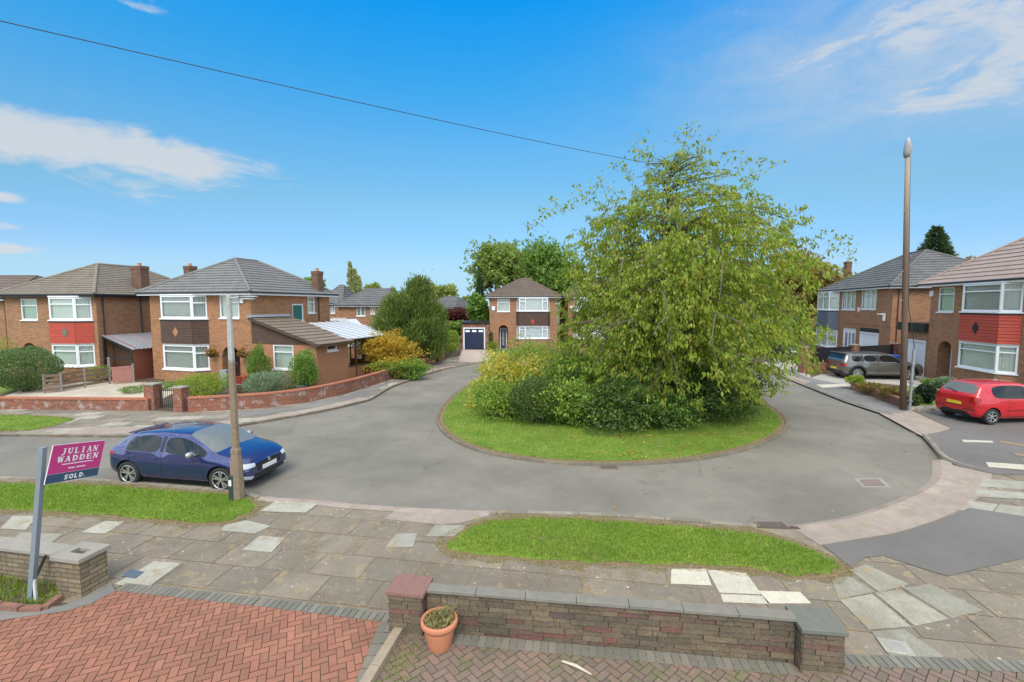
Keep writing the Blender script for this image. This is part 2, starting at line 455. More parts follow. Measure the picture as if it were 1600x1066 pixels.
def window(parent, fr, x0, x1, z0, z1, lights=((0, 1, 0.28),), blind='net', sill=True, fw=0.08, d0=0.03, frame='white', pane='glass', cover=(0, 1, 0, 1)):
    mb = MB()
    fbox(mb, fr, x0, x0 + fw, z0, z1, d0, d0 + 0.07)
    fbox(mb, fr, x1 - fw, x1, z0, z1, d0, d0 + 0.07)
    fbox(mb, fr, x0 + fw, x1 - fw, z0, z0 + fw, d0, d0 + 0.07)
    fbox(mb, fr, x0 + fw, x1 - fw, z1 - fw, z1, d0, d0 + 0.07)
    wd = x1 - x0 - 2 * fw; ht = z1 - z0 - 2 * fw
    for (a, b, t) in lights:
        xa = x0 + fw + wd * a; xb = x0 + fw + wd * b
        if b < 0.999:
            fbox(mb, fr, xb - 0.045, xb + 0.045, z0 + fw, z1 - fw, d0 - 0.004, d0 + 0.066)
        if t:
            zt = z1 - fw - ht * t
            fbox(mb, fr, xa + (0.045 if a > 0 else 0), xb - (0.045 if b < 0.999 else 0), zt - 0.032, zt + 0.032, d0 - 0.008, d0 + 0.062)
    if sill:
        fbox(mb, fr, x0 - 0.04, x1 + 0.04, z0 - 0.07, z0 - 0.002, -0.07, d0 + 0.09)
    w_ = mb.build('window', M[frame], parent)
    pb = MB()
    pb.quad(fr.p(x0 + fw / 2, z0 + fw / 2, d0 + 0.035), fr.p(x1 - fw / 2, z0 + fw / 2, d0 + 0.035), fr.p(x1 - fw / 2, z1 - fw / 2, d0 + 0.035), fr.p(x0 + fw / 2, z1 - fw / 2, d0 + 0.035))
    pb.build('pane', M[pane], w_)
    if blind:
        cb = MB()
        ca, cbb, cz0, cz1 = cover
        xa = x0 + (x1 - x0) * ca; xb = x0 + (x1 - x0) * cbb
        n = max(6, int((xb - xa) / 0.06)); 
        for i in range(n):
            ax = xa + (xb - xa) * i / n; bx_ = xa + (xb - xa) * (i + 1) / n
            da = d0 + 0.13 + 0.022 * (1 if i % 2 else -1); db = d0 + 0.13 - 0.022 * (1 if i % 2 else -1)
            cb.quad(fr.p(ax, z0 + (z1 - z0) * cz0, da), fr.p(bx_, z0 + (z1 - z0) * cz0, db), fr.p(bx_, z0 + (z1 - z0) * cz1, db), fr.p(ax, z0 + (z1 - z0) * cz1, da))
        cb.build('curtain', M[blind], w_)
    return w_
def slope(mb, el, er, rr, rl, courses, m=0, step=0.045):
    """a roof slope laid in courses: eave left/right, ridge right/left"""
    el, er, rr, rl = map(Vector, (el, er, rr, rl))
    nrm = (er - el).cross(rl - el if (rl - el).length > 1e-6 else rr - el).normalized()
    if nrm.z < 0: nrm = -nrm
    for i in range(courses):
        t0 = i / courses; t1 = min(1.0, (i + 1) / courses + 0.004)
        a = el.lerp(rl, t0); b = er.lerp(rr, t0); c = er.lerp(rr, t1); d = el.lerp(rl, t1)
        a2 = a + nrm * step; b2 = b + nrm * step
        mb.quad(a2, b2, c, d, m)
        mb.quad(a, b, b2, a2, m)
def hip_roof(parent, x0, x1, y0, y1, ze, rise, ridge, mat, courses=12, ov=0.45, fascia='white', gutter='black', hipr=0.09, name='roof', soffit=True):
    """ridge = (rx0, ry0, rx1, ry1) in local metres; hips run to the eave corners"""
    X0, X1, Y0, Y1 = x0 - ov, x1 + ov, y0 - ov, y1 + ov
    zr = ze + rise
    A, B, C_, D = (X0, Y0, ze), (X1, Y0, ze), (X1, Y1, ze), (X0, Y1, ze)
    r0 = (ridge[0], ridge[1], zr); r1 = (ridge[2], ridge[3], zr)
    mb = MB()
    # if the ridge runs along x: front/back are trapezia; along y: sides are
    if abs(ridge[2] - ridge[0]) >= abs(ridge[3] - ridge[1]):
        slope(mb, A, B, r1, r0, courses); slope(mb, B, C_, r1, r1, courses)
        slope(mb, C_, D, r0, r1, courses); slope(mb, D, A, r0, r0, courses)
        hips = [(A, r0), (D, r0), (B, r1), (C_, r1), (r0, r1)]
    else:
        slope(mb, A, B, r0, r0, courses); slope(mb, B, C_, r1, r0, courses)
        slope(mb, C_, D, r1, r1, courses); slope(mb, D, A, r0, r1, courses)
        hips = [(A, r0), (B, r0), (C_, r1), (D, r1), (r0, r1)]
    for a, b in hips:
        a = Vector(a); b = Vector(b)
        if (b - a).length > 0.05:
            mb.tube([a + Vector((0, 0, 0.03)), b + Vector((0, 0, 0.03))], hipr, 8)
    r = mb.build(name, M[mat], parent)
    fb = MB()
    t = 0.03
    fb.bx(X0 + .02, X1 - .02, Y0 + .02, Y0 + .02 + t, ze - 0.17, ze - .005)
    fb.bx(X0 + .02, X1 - .02, Y1 - .02 - t, Y1 - .02, ze - 0.17, ze - .005)
    fb.bx(X0 + .02, X0 + .02 + t, Y0 + .05, Y1 - .05, ze - 0.17, ze - .005)
    fb.bx(X1 - .02 - t, X1 - .02, Y0 + .05, Y1 - .05, ze - 0.17, ze - .005)
    if soffit: fb.bx(X0 + .05, X1 - .05, Y0 + .05, Y1 - .05, ze - 0.16, ze - 0.14)
    fb.build('fascia', M[fascia], r)
    gb = MB()
    for a, b in (((X0 - .03, Y0 - .03, ze - .03), (X1 + .03, Y0 - .03, ze - .03)), ((X1 + .03, Y0, ze - .03), (X1 + .03, Y1, ze - .03)), ((X0 - .03, Y0, ze - .03), (X0 - .03, Y1, ze - .03))):
        gb.tube([a, b], 0.045, 6)
    gb.build('gutter', M[gutter], r)
    return r
def chimney(parent, x, y, z0, z1, sx=0.55, sy=0.8, mat='brick_chimney', pot='terracotta', flash=True):
    mb = MB()
    mb.bx(x - sx / 2, x + sx / 2, y - sy / 2, y + sy / 2, z0, z1 - 0.22)
    mb.bx(x - sx / 2 - .025, x + sx / 2 + .025, y - sy / 2 - .025, y + sy / 2 + .025, z1 - 0.22, z1 - .08)
    mb.bx(x - sx / 2 - .02, x + sx / 2 + .02, y - sy / 2 - .02, y + sy / 2 + .02, z1 - 0.08, z1)
    c = mb.build('chimney', M[mat], parent)
    pb = MB()
    pb.lathe([(0.0, z1), (0.15, z1), (0.12, z1 + .06), (0.10, z1 + .16), (0.12, z1 + .18), (0.12, z1 + .2), (0.08, z1 + .2), (0.08, z1 + .2), (0, z1 + .2)], (x, y, 0), 12)
    pb.build('chimney_pot', M[pot], c, smooth=True)
    return c
class House:
    """local frame: x along the front from the viewer's left, y inward, z up"""
    def __init__(s, name, A, u, Wd, Dp, label, cat='house', group=None, z=0.05):
        s.u = Vector((u[0], u[1], 0)).normalized(); s.inw = Vector((-s.u.y, s.u.x, 0))
        s.A = Vector((A[0], A[1], z)); s.W = Wd; s.D = Dp; s.z = z
        s.o = empty(name, s.A, math.atan2(s.u.y, s.u.x), label, cat, group)
        s.front = Fr((0, 0, 0), (1, 0, 0), (0, -1, 0))
        s.right = Fr((Wd, 0, 0), (0, 1, 0), (1, 0, 0))
        s.left = Fr((0, Dp, 0), (0, -1, 0), (-1, 0, 0))
        s.back = Fr((Wd, Dp, 0), (-1, 0, 0), (0, 1, 0))
    def loc(s, px, py, plane='y', val=0.0):
        """local coords of the photo pixel's ray on plane y=val or x=val or z=val"""
        d = dir_px(px, py)
        o = CAMP - s.A
        ol = Vector((o.dot(s.u), o.dot(s.inw), o.z)); dl = Vector((d.dot(s.u), d.dot(s.inw), d.z))
        i = 'xyz'.index(plane)
        t = (val - ol[i]) / dl[i]
        return ol + dl * t
    def rect(s, x0, y0, x1, y1, plane='y', val=0.0):
        a = s.loc(x0, (y0 + y1) / 2, plane, val); b = s.loc(x1, (y0 + y1) / 2, plane, val)
        k = 0 if plane == 'y' else 1
        xm = (x0 + x1) / 2
        zt = s.loc(xm, y0, plane, val).z; zb = s.loc(xm, y1, plane, val).z
        return min(a[k], b[k]), max(a[k], b[k]), zb, zt
def arch_fill(mb, fr, x0, x1, zs, zt, m=0, seg=12, d=0.0):
    """spandrels of an arch whose springing is at zs and crown at zt"""
    cx = (x0 + x1) / 2; r = (x1 - x0) / 2; h = zt - zs
    for i in range(seg):
        a0 = x0 + (x1 - x0) * i / seg; a1 = x0 + (x1 - x0) * (i + 1) / seg
        f = lambda x: zs + h * math.sqrt(max(0, 1 - ((x - cx) / r) ** 2))
        mb.quad(fr.p(a0, f(a0), d), fr.p(a1, f(a1), d), fr.p(a1, zt + .001, d), fr.p(a0, zt + .001, d), m)
        mb.quad(fr.p(a0, f(a0), d), fr.p(a0, f(a0), d + .3), fr.p(a1, f(a1), d + .3), fr.p(a1, f(a1), d), m)
def arch_ring(parent, fr, x0, x1, zs, zt, wdt, mat, d=-0.004, name='arch_bricks'):
    mb = MB(); cx = (x0 + x1) / 2; r = (x1 - x0) / 2; h = zt - zs
    n = 22
    for i in range(n):
        t0 = PI - PI * i / n; t1 = PI - PI * (i + 0.82) / n
        P = lambda t, k: fr.p(cx + (r + k) * math.cos(t), zs + (h + k) * math.sin(t), d)
        mb.quad(P(t0, 0), P(t1, 0), P(t1, wdt), P(t0, wdt))
    return mb.build(name, mat if not isinstance(mat, str) else M[mat], parent)
def bay(h, x0, x1, proj, side, z_sill1, z_top1, z_sill2, z_top2, zbase, ztop, wallmat, hangmat, lights_f, lights_s, blind1, blind2, diamond=None, lights_fl=None, dz=0.0, ctr=None, trimmat='white'):
    """canted two storey bay on the front wall; side = width of each canted facet along x"""
    pts = [(x0, 0.0), (x0 + side, -proj), (x1 - side, -proj), (x1, 0.0)]
    b = MB(); hb = MB(); tb = MB(); hd_ = MB()
    b_o = MB()
    rootbay = None
    facets = []
    for i in range(3):
        a = Vector((pts[i][0], pts[i][1], 0)); c = Vector((pts[i + 1][0], pts[i + 1][1], 0))
        u = (c - a); L = u.length
        facets.append((Fr(a, u), L))
    for i, (f, L) in enumerate(facets):
        b.quad(f.p(0, zbase), f.p(L, zbase), f.p(L, z_sill1 - .07), f.p(0, z_sill1 - .07))
        hb.quad(f.p(0, z_top1 + .06, -.02), f.p(L, z_top1 + .06, -.02), f.p(L, z_sill2 - .10, -.004), f.p(0, z_sill2 - .10, -.004))
        n = 9
        for k in range(n):
            za = z_top1 + .06 + (z_sill2 - .10 - z_top1 - .06) * k / n
            zb = z_top1 + .06 + (z_sill2 - .10 - z_top1 - .06) * (k + 1) / n
            hb.quad(f.p(-.01, za, -.045), f.p(L + .01, za, -.045), f.p(L, zb, -.02), f.p(0, zb, -.02))
            hb.quad(f.p(-.01, za, -.02), f.p(L + .01, za, -.02), f.p(L + .01, za, -.045), f.p(-.01, za, -.045))
        tb.quad(f.p(0, z_top2), f.p(L, z_top2), f.p(L, ztop), f.p(0, ztop))
        hd_.quad(f.p(0, z_top1, -.01), f.p(L, z_top1, -.01), f.p(L, z_top1 + .06, -.01), f.p(0, z_top1 + .06, -.01))
    bw = b.build('bay_wall', M[wallmat], h.o)
    hg = hb.build('hung_tiles', M[hangmat], h.o)
    tb.build('bay_head', M[trimmat], h.o)
    hd_.build('bay_trim', M['white_dirty'], h.o)
    # lead apron under the upper sill
    ab = MB()
    for f, L in facets:
        ab.quad(f.p(-.02, z_sill2 - .16, -.05), f.p(L + .02, z_sill2 - .16, -.05), f.p(L, z_sill2 - .07, -.06), f.p(0, z_sill2 - .07, -.06))
    ab.build('apron_flashing', M['iron'], h.o)
    # floors inside the bay so one cannot see up
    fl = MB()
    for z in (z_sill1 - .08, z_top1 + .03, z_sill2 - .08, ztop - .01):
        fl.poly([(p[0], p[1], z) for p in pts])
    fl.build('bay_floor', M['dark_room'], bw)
    for i, (f, L) in enumerate(facets):
        lt = lights_f if i == 1 else (lights_fl if (i == 0 and lights_fl) else lights_s)
        window(h.o, f, 0.0, L, z_sill1, z_top1, lt, blind1, fw=0.10)
        window(h.o, f, 0.0, L, z_sill2, z_top2, lt, blind2, fw=0.10)
    if diamond:
        dm = MB(); f, L = facets[1]
        cx, cz, s1, s2, mt = diamond
        dm.quad(f.p(cx, cz - s2, -.055), f.p(cx + s1, cz, -.055), f.p(cx, cz + s2, -.055), f.p(cx - s1, cz, -.055))
        dm.build('diamond_tiles', M[mt], hg)
    return facets
# ============================================================ GROUND
from mathutils.geometry import tessellate_polygon
LZ = 0.06
def area2(p):
    return sum(p[i][0] * p[(i + 1) % len(p)][1] - p[(i + 1) % len(p)][0] * p[i][1] for i in range(len(p)))
def smooth_poly(pts, closed=False, it=2):
    for _ in range(it):
        out = []
        n = len(pts)
        rngi = range(n) if closed else range(n - 1)
        if not closed: out.append(pts[0])
        for i in rngi:
            a = pts[i]; b = pts[(i + 1) % n]
            out.append((a[0] * .75 + b[0] * .25, a[1] * .75 + b[1] * .25)); out.append((a[0] * .25 + b[0] * .75, a[1] * .25 + b[1] * .75))
        if not closed: out.append(pts[-1])
        pts = out
    return pts
def PX(lst, z=LZ): return [G2(a, b, z) for a, b in lst]
def offset_line(pts, d, closed=False):
    out = []; n = len(pts)
    for i in range(n):
        a = pts[(i - 1) % n] if (closed or i > 0) else pts[i]
        b = pts[(i + 1) % n] if (closed or i < n - 1) else pts[i]
        t = Vector((b[0] - a[0], b[1] - a[1])).normalized()
        out.append((pts[i][0] - t.y * d, pts[i][1] + t.x * d))
    return out
def ribbon(mb, pts, d0, d1, z0, z1, closed=False, m=0):
    """solid strip along a polyline between two lateral offsets (left positive)"""
    a = offset_line(pts, d0, closed); b = offset_line(pts, d1, closed); n = len(pts)
    for i in range(n if closed else n - 1):
        j = (i + 1) % n
        A0, A1, B0, B1 = a[i], a[j], b[i], b[j]
        mb.add([(A0[0], A0[1], z0), (A1[0], A1[1], z0), (B1[0], B1[1], z0), (B0[0], B0[1], z0),
                (A0[0], A0[1], z1), (A1[0], A1[1], z1), (B1[0], B1[1], z1), (B0[0], B0[1], z1)],
               [(0, 1, 5, 4), (2, 3, 7, 6), (4, 5, 6, 7)] + ([(3, 0, 4, 7)] if (i == 0 and not closed) else []) + ([(1, 2, 6, 5)] if (i == n - 2 and not closed) else []), m)
def in_poly(P, poly):
    x = P[:, 0]; y = P[:, 1]; r = np.zeros(len(P), bool)
    n = len(poly)
    for i in range(n):
        x0, y0 = poly[i]; x1, y1 = poly[(i + 1) % n]
        c = ((y0 > y) != (y1 > y))
        xi = (x1 - x0) * (y - y0) / ((y1 - y0) if y1 != y0 else 1e-9) + x0
        r ^= c & (x < xi)
    return r
def clip_convex(subj, clip):
    """clip the polygon subj by the convex ccw polygon clip"""
    out = subj
    n = len(clip)
    for i in range(n):
        if not out: return []
        a = clip[i]; b = clip[(i + 1) % n]
        ex, ey = b[0] - a[0], b[1] - a[1]
        side = lambda p: ex * (p[1] - a[1]) - ey * (p[0] - a[0])
        res = []
        for k in range(len(out)):
            p = out[k]; q = out[(k + 1) % len(out)]
            sp, sq = side(p), side(q)
            if sp >= 0: res.append(p)
            if (sp >= 0) != (sq >= 0):
                t = sp / (sp - sq); res.append((p[0] + (q[0] - p[0]) * t, p[1] + (q[1] - p[1]) * t))
        out = res
    return out
def flat(mb, pts, z, m=0):
    if len(pts) < 3: return
    if area2(pts) < 0: pts = pts[::-1]
    tri = tessellate_polygon([[Vector((p[0], p[1], 0)) for p in pts]])
    vs = [(p[0], p[1], z) for p in pts]
    fs = []
    for t in tri:
        a, b, c = (vs[i] for i in t)
        ar = (b[0] - a[0]) * (c[1] - a[1]) - (c[0] - a[0]) * (b[1] - a[1])
        fs.append(tuple(t) if ar > 0 else (t[0], t[2], t[1]))
    mb.add(vs, fs, m)
def tiles(mb, region, quads, z, jitter=0.0):
    """lay convex tiles clipped to the region"""
    rp = np.array(region)
    lo = rp.min(0); hi = rp.max(0)
    cs = np.array([[sum(p[0] for p in q) / 4, sum(p[1] for p in q) / 4] for q in quads])
    for q, c in zip(quads, cs):
        if c[0] < lo[0] - 1 or c[0] > hi[0] + 1 or c[1] < lo[1] - 1 or c[1] > hi[1] + 1: continue
        corners = in_poly(np.array(q), region)
        if corners.all(): r = list(q)
        else:
            r = clip_convex(list(region), list(q))
            if len(r) < 3 or abs(area2(r)) < 1e-4: continue
        zz = z + (random.uniform(-1, 1) * jitter if jitter else 0)
        if len(r) > 4: flat(mb, r, zz)
        else: mb.add([(p[0], p[1], zz) for p in r], [tuple(range(len(r)))])
def grid_quads(org, ang, sx, sy, nx, ny, gap, stagger=0.5, jit=0.0):
    ca, sa = math.cos(ang), math.sin(ang)
    T = lambda x, y: (org[0] + x * ca - y * sa, org[1] + x * sa + y * ca)
    out = []
    for j in range(ny[0], ny[1]):
        off = (stagger * sx if j % 2 else 0)
        for i in range(nx[0], nx[1]):
            g = gap / 2
            x0, x1 = i * sx + off + g, (i + 1) * sx + off - g; y0, y1 = j * sy + g, (j + 1) * sy - g
            J = lambda: random.uniform(-jit, jit)
            out.append([T(x0 + J(), y0 + J()), T(x1 + J(), y0 + J()), T(x1 + J(), y1 + J()), T(x0 + J(), y1 + J())])
    return out
def herring_quads(org, ang, c, n, gap):
    ca, sa = math.cos(ang), math.sin(ang)
    T = lambda x, y: (org[0] + x * ca - y * sa, org[1] + x * sa + y * ca)
    out = []; g = gap / 2
    for i in range(-n, n):
        for j in range(-n, n):
            k = (i - j) % 4
            if k == 0: x0, x1, y0, y1 = i * c, (i + 2) * c, j * c, (j + 1) * c
            elif k == 3: x0, x1, y0, y1 = i * c, (i + 1) * c, j * c, (j + 2) * c
            else: continue
            out.append([T(x0 + g, y0 + g), T(x1 - g, y0 + g), T(x1 - g, y1 - g), T(x0 + g, y1 - g)])
    return out

# --- ground materials
def asphalt_mat(name, col, var=0.12, speck=0.5, blot=True):
    m = Mat(name); p = m.pos()
    a = m.noise(p, 0.35, 5, 0.6); b = m.noise(p, 70, 2, 0.7); d = m.noise(p, 2.2, 4, 0.6)
    c = m.mix(m.ramp(a, [(0.35, (0, 0, 0)), (0.65, (1, 1, 1))]), mul(col, 1 - var), mul(col, 1 + var))
    c = m.mix(speck, c, m.ramp(b, [(0.3, (0.6, 0.6, 0.6)), (0.7, (1.4, 1.4, 1.4))]), 'MULTIPLY')
    c = m.mix(0.35, c, m.ramp(d, [(0.35, (0.85, 0.84, 0.82)), (0.7, (1.08, 1.08, 1.08))]), 'MULTIPLY')
    vc = m.n('TexVoronoi', {'Vector': m.n('Mapping', {0: p}).outputs[0], 'Scale': .38}, feature='DISTANCE_TO_EDGE')
    wv = m.math('ADD', vc.outputs['Distance'], m.math('MULTIPLY', m.math('SUBTRACT', m.noise(p, 3, 5, .7), .5), .03))
    gate = m.ramp(m.noise(p, .25, 2), [(.5, (0, 0, 0)), (.6, (1, 1, 1))])
    c = m.mix(m.math('MULTIPLY', m.math('MULTIPLY', m.ramp(wv, [(.0, (1, 1, 1)), (.006, (0, 0, 0))]), gate), .45), c, mul(col, .45))
    sp = m.n('TexVoronoi', {'Vector': p, 'Scale': 2.3}, feature='F1')
    c = m.mix(m.math('MULTIPLY', m.ramp(sp.outputs['Distance'], [(.02, (1, 1, 1)), (.035, (0, 0, 0))]), .5), c, (.5, .49, .46))
    return m.fin(c, 0.9, m.bump(b, 0.4, 0.006))
def slab_mat(name, cols, spots=0.5, moss=0.4):
    m = Mat(name); p = m.pos(); r = m.rand()
    n = len(cols)
    c = m.ramp(r, [(i / n, cc) for i, cc in enumerate(cols)], 'CONSTANT')
    a = m.noise(p, 1.1, 6, 0.68); b = m.noise(p, 55, 3, 0.7); d = m.noise(p, 6, 5, 0.7)
    c = m.mix(m.math('MULTIPLY', m.ramp(a, [(0.4, (0, 0, 0)), (0.62, (1, 1, 1))]), moss), c, (0.15, 0.125, 0.09))
    c = m.mix(0.55, c, m.ramp(b, [(0.3, (0.6, 0.6, 0.6)), (0.7, (1.4, 1.4, 1.4))]), 'MULTIPLY')
    c = m.mix(0.5, c, m.ramp(d, [(0.3, (0.75, 0.74, 0.72)), (0.7, (1.2, 1.2, 1.2))]), 'MULTIPLY')
    v = m.n('TexVoronoi', {'Vector': p, 'Scale': 5.5}, feature='F1')
    v2 = m.n('TexVoronoi', {'Vector': p, 'Scale': 17.0}, feature='F1')
    dist = m.math('ADD', v.outputs['Distance'], m.math('MULTIPLY', m.math('SUBTRACT', b, 0.5), 0.12))
    dist2 = m.math('ADD', v2.outputs['Distance'], m.math('MULTIPLY', m.math('SUBTRACT', d, 0.5), 0.8))
    s1 = m.ramp(dist, [(0.09, (1, 1, 1)), (0.135, (0, 0, 0))])
    s2 = m.ramp(dist2, [(0.02, (1, 1, 1)), (0.07, (0, 0, 0))])
    s = m.mix(1.0, s1, s2, 'ADD')
    if moss > .2:
        st = m.noise(p, 3.2, 6, .72)
        c = m.mix(m.math('MULTIPLY', m.ramp(st, [(.56, (0, 0, 0)), (.62, (1, 1, 1))]), .75), c, (0.31, 0.235, 0.135))
    reg = m.ramp(m.noise(p, 0.6, 2), [(0.42, (0.1, 0.1, 0.1)), (0.6, (1, 1, 1))])
    c = m.mix(m.math('MULTIPLY', m.math('MULTIPLY', s, reg), spots), c, (0.58, 0.57, 0.53))
    return m.fin(c, 0.92, m.bump(b, 0.4, 0.006))
def block_mat(name, cols, moss=(0.10, 0.14, 0.03), amt=0.0):
    m = Mat(name); p = m.pos()
    c = m.ramp(m.rand(), [(i / len(cols), cc) for i, cc in enumerate(cols)])
    a = m.noise(p, 1.4, 5, 0.6); b = m.noise(p, 60, 2); d = m.noise(p, 5, 4)
    c = m.mix(0.4, c, m.ramp(a, [(0.3, (0.72, 0.74, 0.74)), (0.7, (1.22, 1.18, 1.16))]), 'MULTIPLY')
    c = m.mix(0.3, c, m.ramp(b, [(0.3, (0.7, 0.7, 0.7)), (0.7, (1.3, 1.3, 1.3))]), 'MULTIPLY')
    if amt: c = m.mix(m.math('MULTIPLY', m.ramp(d, [(0.5, (0, 0, 0)), (0.68, (1, 1, 1))]), amt), c, moss)
    return m.fin(c, 0.85, m.bump(b, 0.3, 0.004))
M['asphalt'] = asphalt_mat('road asphalt', (0.200, 0.183, 0.150), 0.18)
M['tarmac'] = asphalt_mat('footway tarmac', (0.155, 0.142, 0.130))
M['tarmac_r'] = asphalt_mat('old footway tarmac', (0.19, 0.18, 0.165), 0.2)
M['pave'] = slab_mat('weathered paving slab', [(0.235, 0.195, 0.145), (0.21, 0.177, 0.133), (0.26, 0.217, 0.162), (0.22, 0.188, 0.144), (0.245, 0.207, 0.154), (0.20, 0.167, 0.128)], spots=.85, moss=.5)
M['pave_far'] = slab_mat('far paving slab', [(0.22, 0.195, 0.16), (0.28, 0.25, 0.205), (0.19, 0.165, 0.135), (0.40, 0.37, 0.31), (0.25, 0.22, 0.175)], spots=0.2)
M['pave_pale'] = slab_mat('pale paving slab', [(0.37, 0.355, 0.295), (0.42, 0.40, 0.33), (0.34, 0.325, 0.27)], spots=0.1, moss=0.3)
M['pave_cream'] = slab_mat('new cream paving slab', [(0.56, 0.515, 0.405), (0.52, 0.48, 0.38), (0.59, 0.54, 0.425)], spots=0.0, moss=0.06)
M['pave_grey'] = slab_mat('grey green paving slab', [(0.34, 0.325, 0.255), (0.30, 0.285, 0.225), (0.37, 0.345, 0.27)], spots=0.15, moss=0.45)
M['apron'] = slab_mat('pink concrete apron', [(0.37, 0.30, 0.25), (0.35, 0.285, 0.24), (0.39, 0.315, 0.265)], spots=0.1, moss=0.25)
M['kerb'] = slab_mat('kerb stone', [(0.27, 0.24, 0.19), (0.22, 0.195, 0.155), (0.30, 0.265, 0.21)], spots=0.0, moss=0.6)
M['kerb_isl'] = slab_mat('island kerb stone', [(0.21, 0.185, 0.145), (0.18, 0.155, 0.12)], spots=0.0, moss=0.7)
M['joint'] = plain('mossy joint soil', (0.115, 0.09, 0.055), 1.0, 0.4, 4)
M['joint_straw'] = plain('dry moss joint', (0.27, 0.20, 0.11), 1.0, 0.45, 1.5)
M['block_red'] = block_mat('red block paving', [(0.31, 0.13, 0.08), (0.34, 0.148, 0.092), (0.285, 0.12, 0.074), (0.325, 0.14, 0.085), (0.26, 0.115, 0.072)], amt=0.22, moss=(0.2, 0.12, 0.07))
M['block_brown'] = block_mat('brown block paving', [(0.22, 0.15, 0.12), (0.185, 0.135, 0.11), (0.25, 0.155, 0.125), (0.165, 0.125, 0.10), (0.21, 0.15, 0.12)], amt=0.45)
M['block_grey'] = block_mat('grey block paving', [(0.185, 0.17, 0.14), (0.155, 0.145, 0.12), (0.21, 0.19, 0.155)], amt=0.2)
M['soil'] = plain('garden soil', (0.10, 0.075, 0.05), 1.0, 0.4, 5, bump=0.5)
M['litter'] = plain('leaf litter', (0.22, 0.15, 0.085), 1.0, 0.5, 9, bump=0.5)
M['gravel'] = asphalt_mat('pale gravel', (0.50, 0.44, 0.35), 0.2, 0.8)
M['drive_pale'] = slab_mat('pale concrete drive', [(0.46, 0.43, 0.38), (0.42, 0.39, 0.345)], spots=0.0, moss=0.2)
M['drive_pink'] = slab_mat('pink concrete drive', [(0.46, 0.36, 0.30), (0.43, 0.34, 0.29)], spots=0.0, moss=0.15)
def grass_ground():
    m = Mat('lawn'); p = m.pos()
    a = m.noise(p, 0.8, 6, 0.7); b = m.noise(p, 25, 4, 0.7)
    c = m.ramp(a, [(0.3, (0.10, 0.17, 0.018)), (0.5, (0.16, 0.255, 0.026)), (0.7, (0.25, 0.31, 0.045))])
    c = m.mix(0.6, c, m.ramp(b, [(0.3, (0.45, 0.5, 0.4)), (0.7, (1.3, 1.25, 1.2))]), 'MULTIPLY')
    return m.fin(c, 0.95, m.bump(b, 0.6, 0.03))
M['lawn'] = grass_ground()
def field_mat():
    m = Mat('distant ground'); p = m.pos()
    a = m.noise(p, 0.06, 6, 0.7)
    c = m.ramp(a, [(0.3, (0.06, 0.09, 0.03)), (0.6, (0.12, 0.14, 0.06)), (0.8, (0.16, 0.13, 0.08))])
    return m.fin(c, 1.0)
M['field'] = field_mat()

# --- road loop (edge of the land around the carriageway), photo pixels at road level
K_left = [(-420, 700), (-150, 687), (0, 681), (150, 684), (260, 683), (373, 667), (440, 656), (500, 645), (550, 634), (580, 626), (592, 618), (612, 606), (642, 595), (672, 584), (700, 577), (722, 573)]
K_far = [(760, 568), (850, 563.5), (960, 561.5), (1080, 564), (1150, 571)]
K_right = [(1200, 579), (1254, 602), (1320, 628), (1368, 644), (1392, 648)]
K_apron1 = [(1415, 662), (1440, 681)]
K_kerb2 = [(1452, 694), (1462, 708), (1470, 722)]
K_apron2 = [(1473, 750), (1455, 767), (1420, 785), (1340, 815), (1245, 829)]
K_near = [(1180, 826), (1060, 816), (950, 808.5), (860, 804.5), (765, 804.5)]
K_near2 = [(700, 802), (640, 799), (560, 794), (496, 787), (430, 783)]
K_near3 = [(408, 781), (383, 772), (328, 767), (223, 759), (159, 753), (60, 751), (0, 750), (-150, 748), (-420, 742)]
sm = lambda l: smooth_poly(PX(l, 0.0), False, 2)
loop_px = K_left + K_far + K_right + K_apron1 + K_kerb2 + K_apron2 + K_near + K_near2 + K_near3
loop = smooth_poly(PX(loop_px, 0.0), False, 2)
xl = min(p[0] for p in loop)
loop = [(-80, loop[0][1] + 1.0)] + loop + [(-80, loop[-1][1] - .2)]
big = [(-1500, -60), (1500, -60), (1500, 1900), (-1500, 1900)]
mb = MB()
def with_hole(mb, outer, hole, z, m=0):
    polys = [[Vector((p[0], p[1], 0)) for p in outer], [Vector((p[0], p[1], 0)) for p in hole]]
    vs = outer + hole
    fs = []
    for t in tessellate_polygon(polys):
        a, b, c = (vs[i] for i in t)
        ar = (b[0] - a[0]) * (c[1] - a[1]) - (c[0] - a[0]) * (b[1] - a[1])
        if abs(ar) < 1e-9: continue
        fs.append(tuple(t) if ar > 0 else (t[0], t[2], t[1]))
    mb.add([(p[0], p[1], z) for p in vs], fs, m)
with_hole(mb, [(-120, -30), (90, -30), (90, 120), (-120, 120)], loop, LZ)
for i in range(len(loop) - 1):
    a, b = loop[i], loop[i + 1]
    mb.quad((a[0], a[1], -.05), (b[0], b[1], -.05), (b[0], b[1], LZ), (a[0], a[1], LZ), 1)
struct(mb, 'garden_ground', [M['soil'], M['apron']])
mb = MB(); with_hole(mb, big, [(-119, -29), (89, -29), (89, 119), (-119, 119)], LZ - 0.01)
struct(mb, 'distant_ground', M['field'])
mb = MB(); mb.poly([(-100, 3), (60, 3), (60, 70), (-100, 70)], 0.0)
struct(mb, 'road', M['asphalt'])
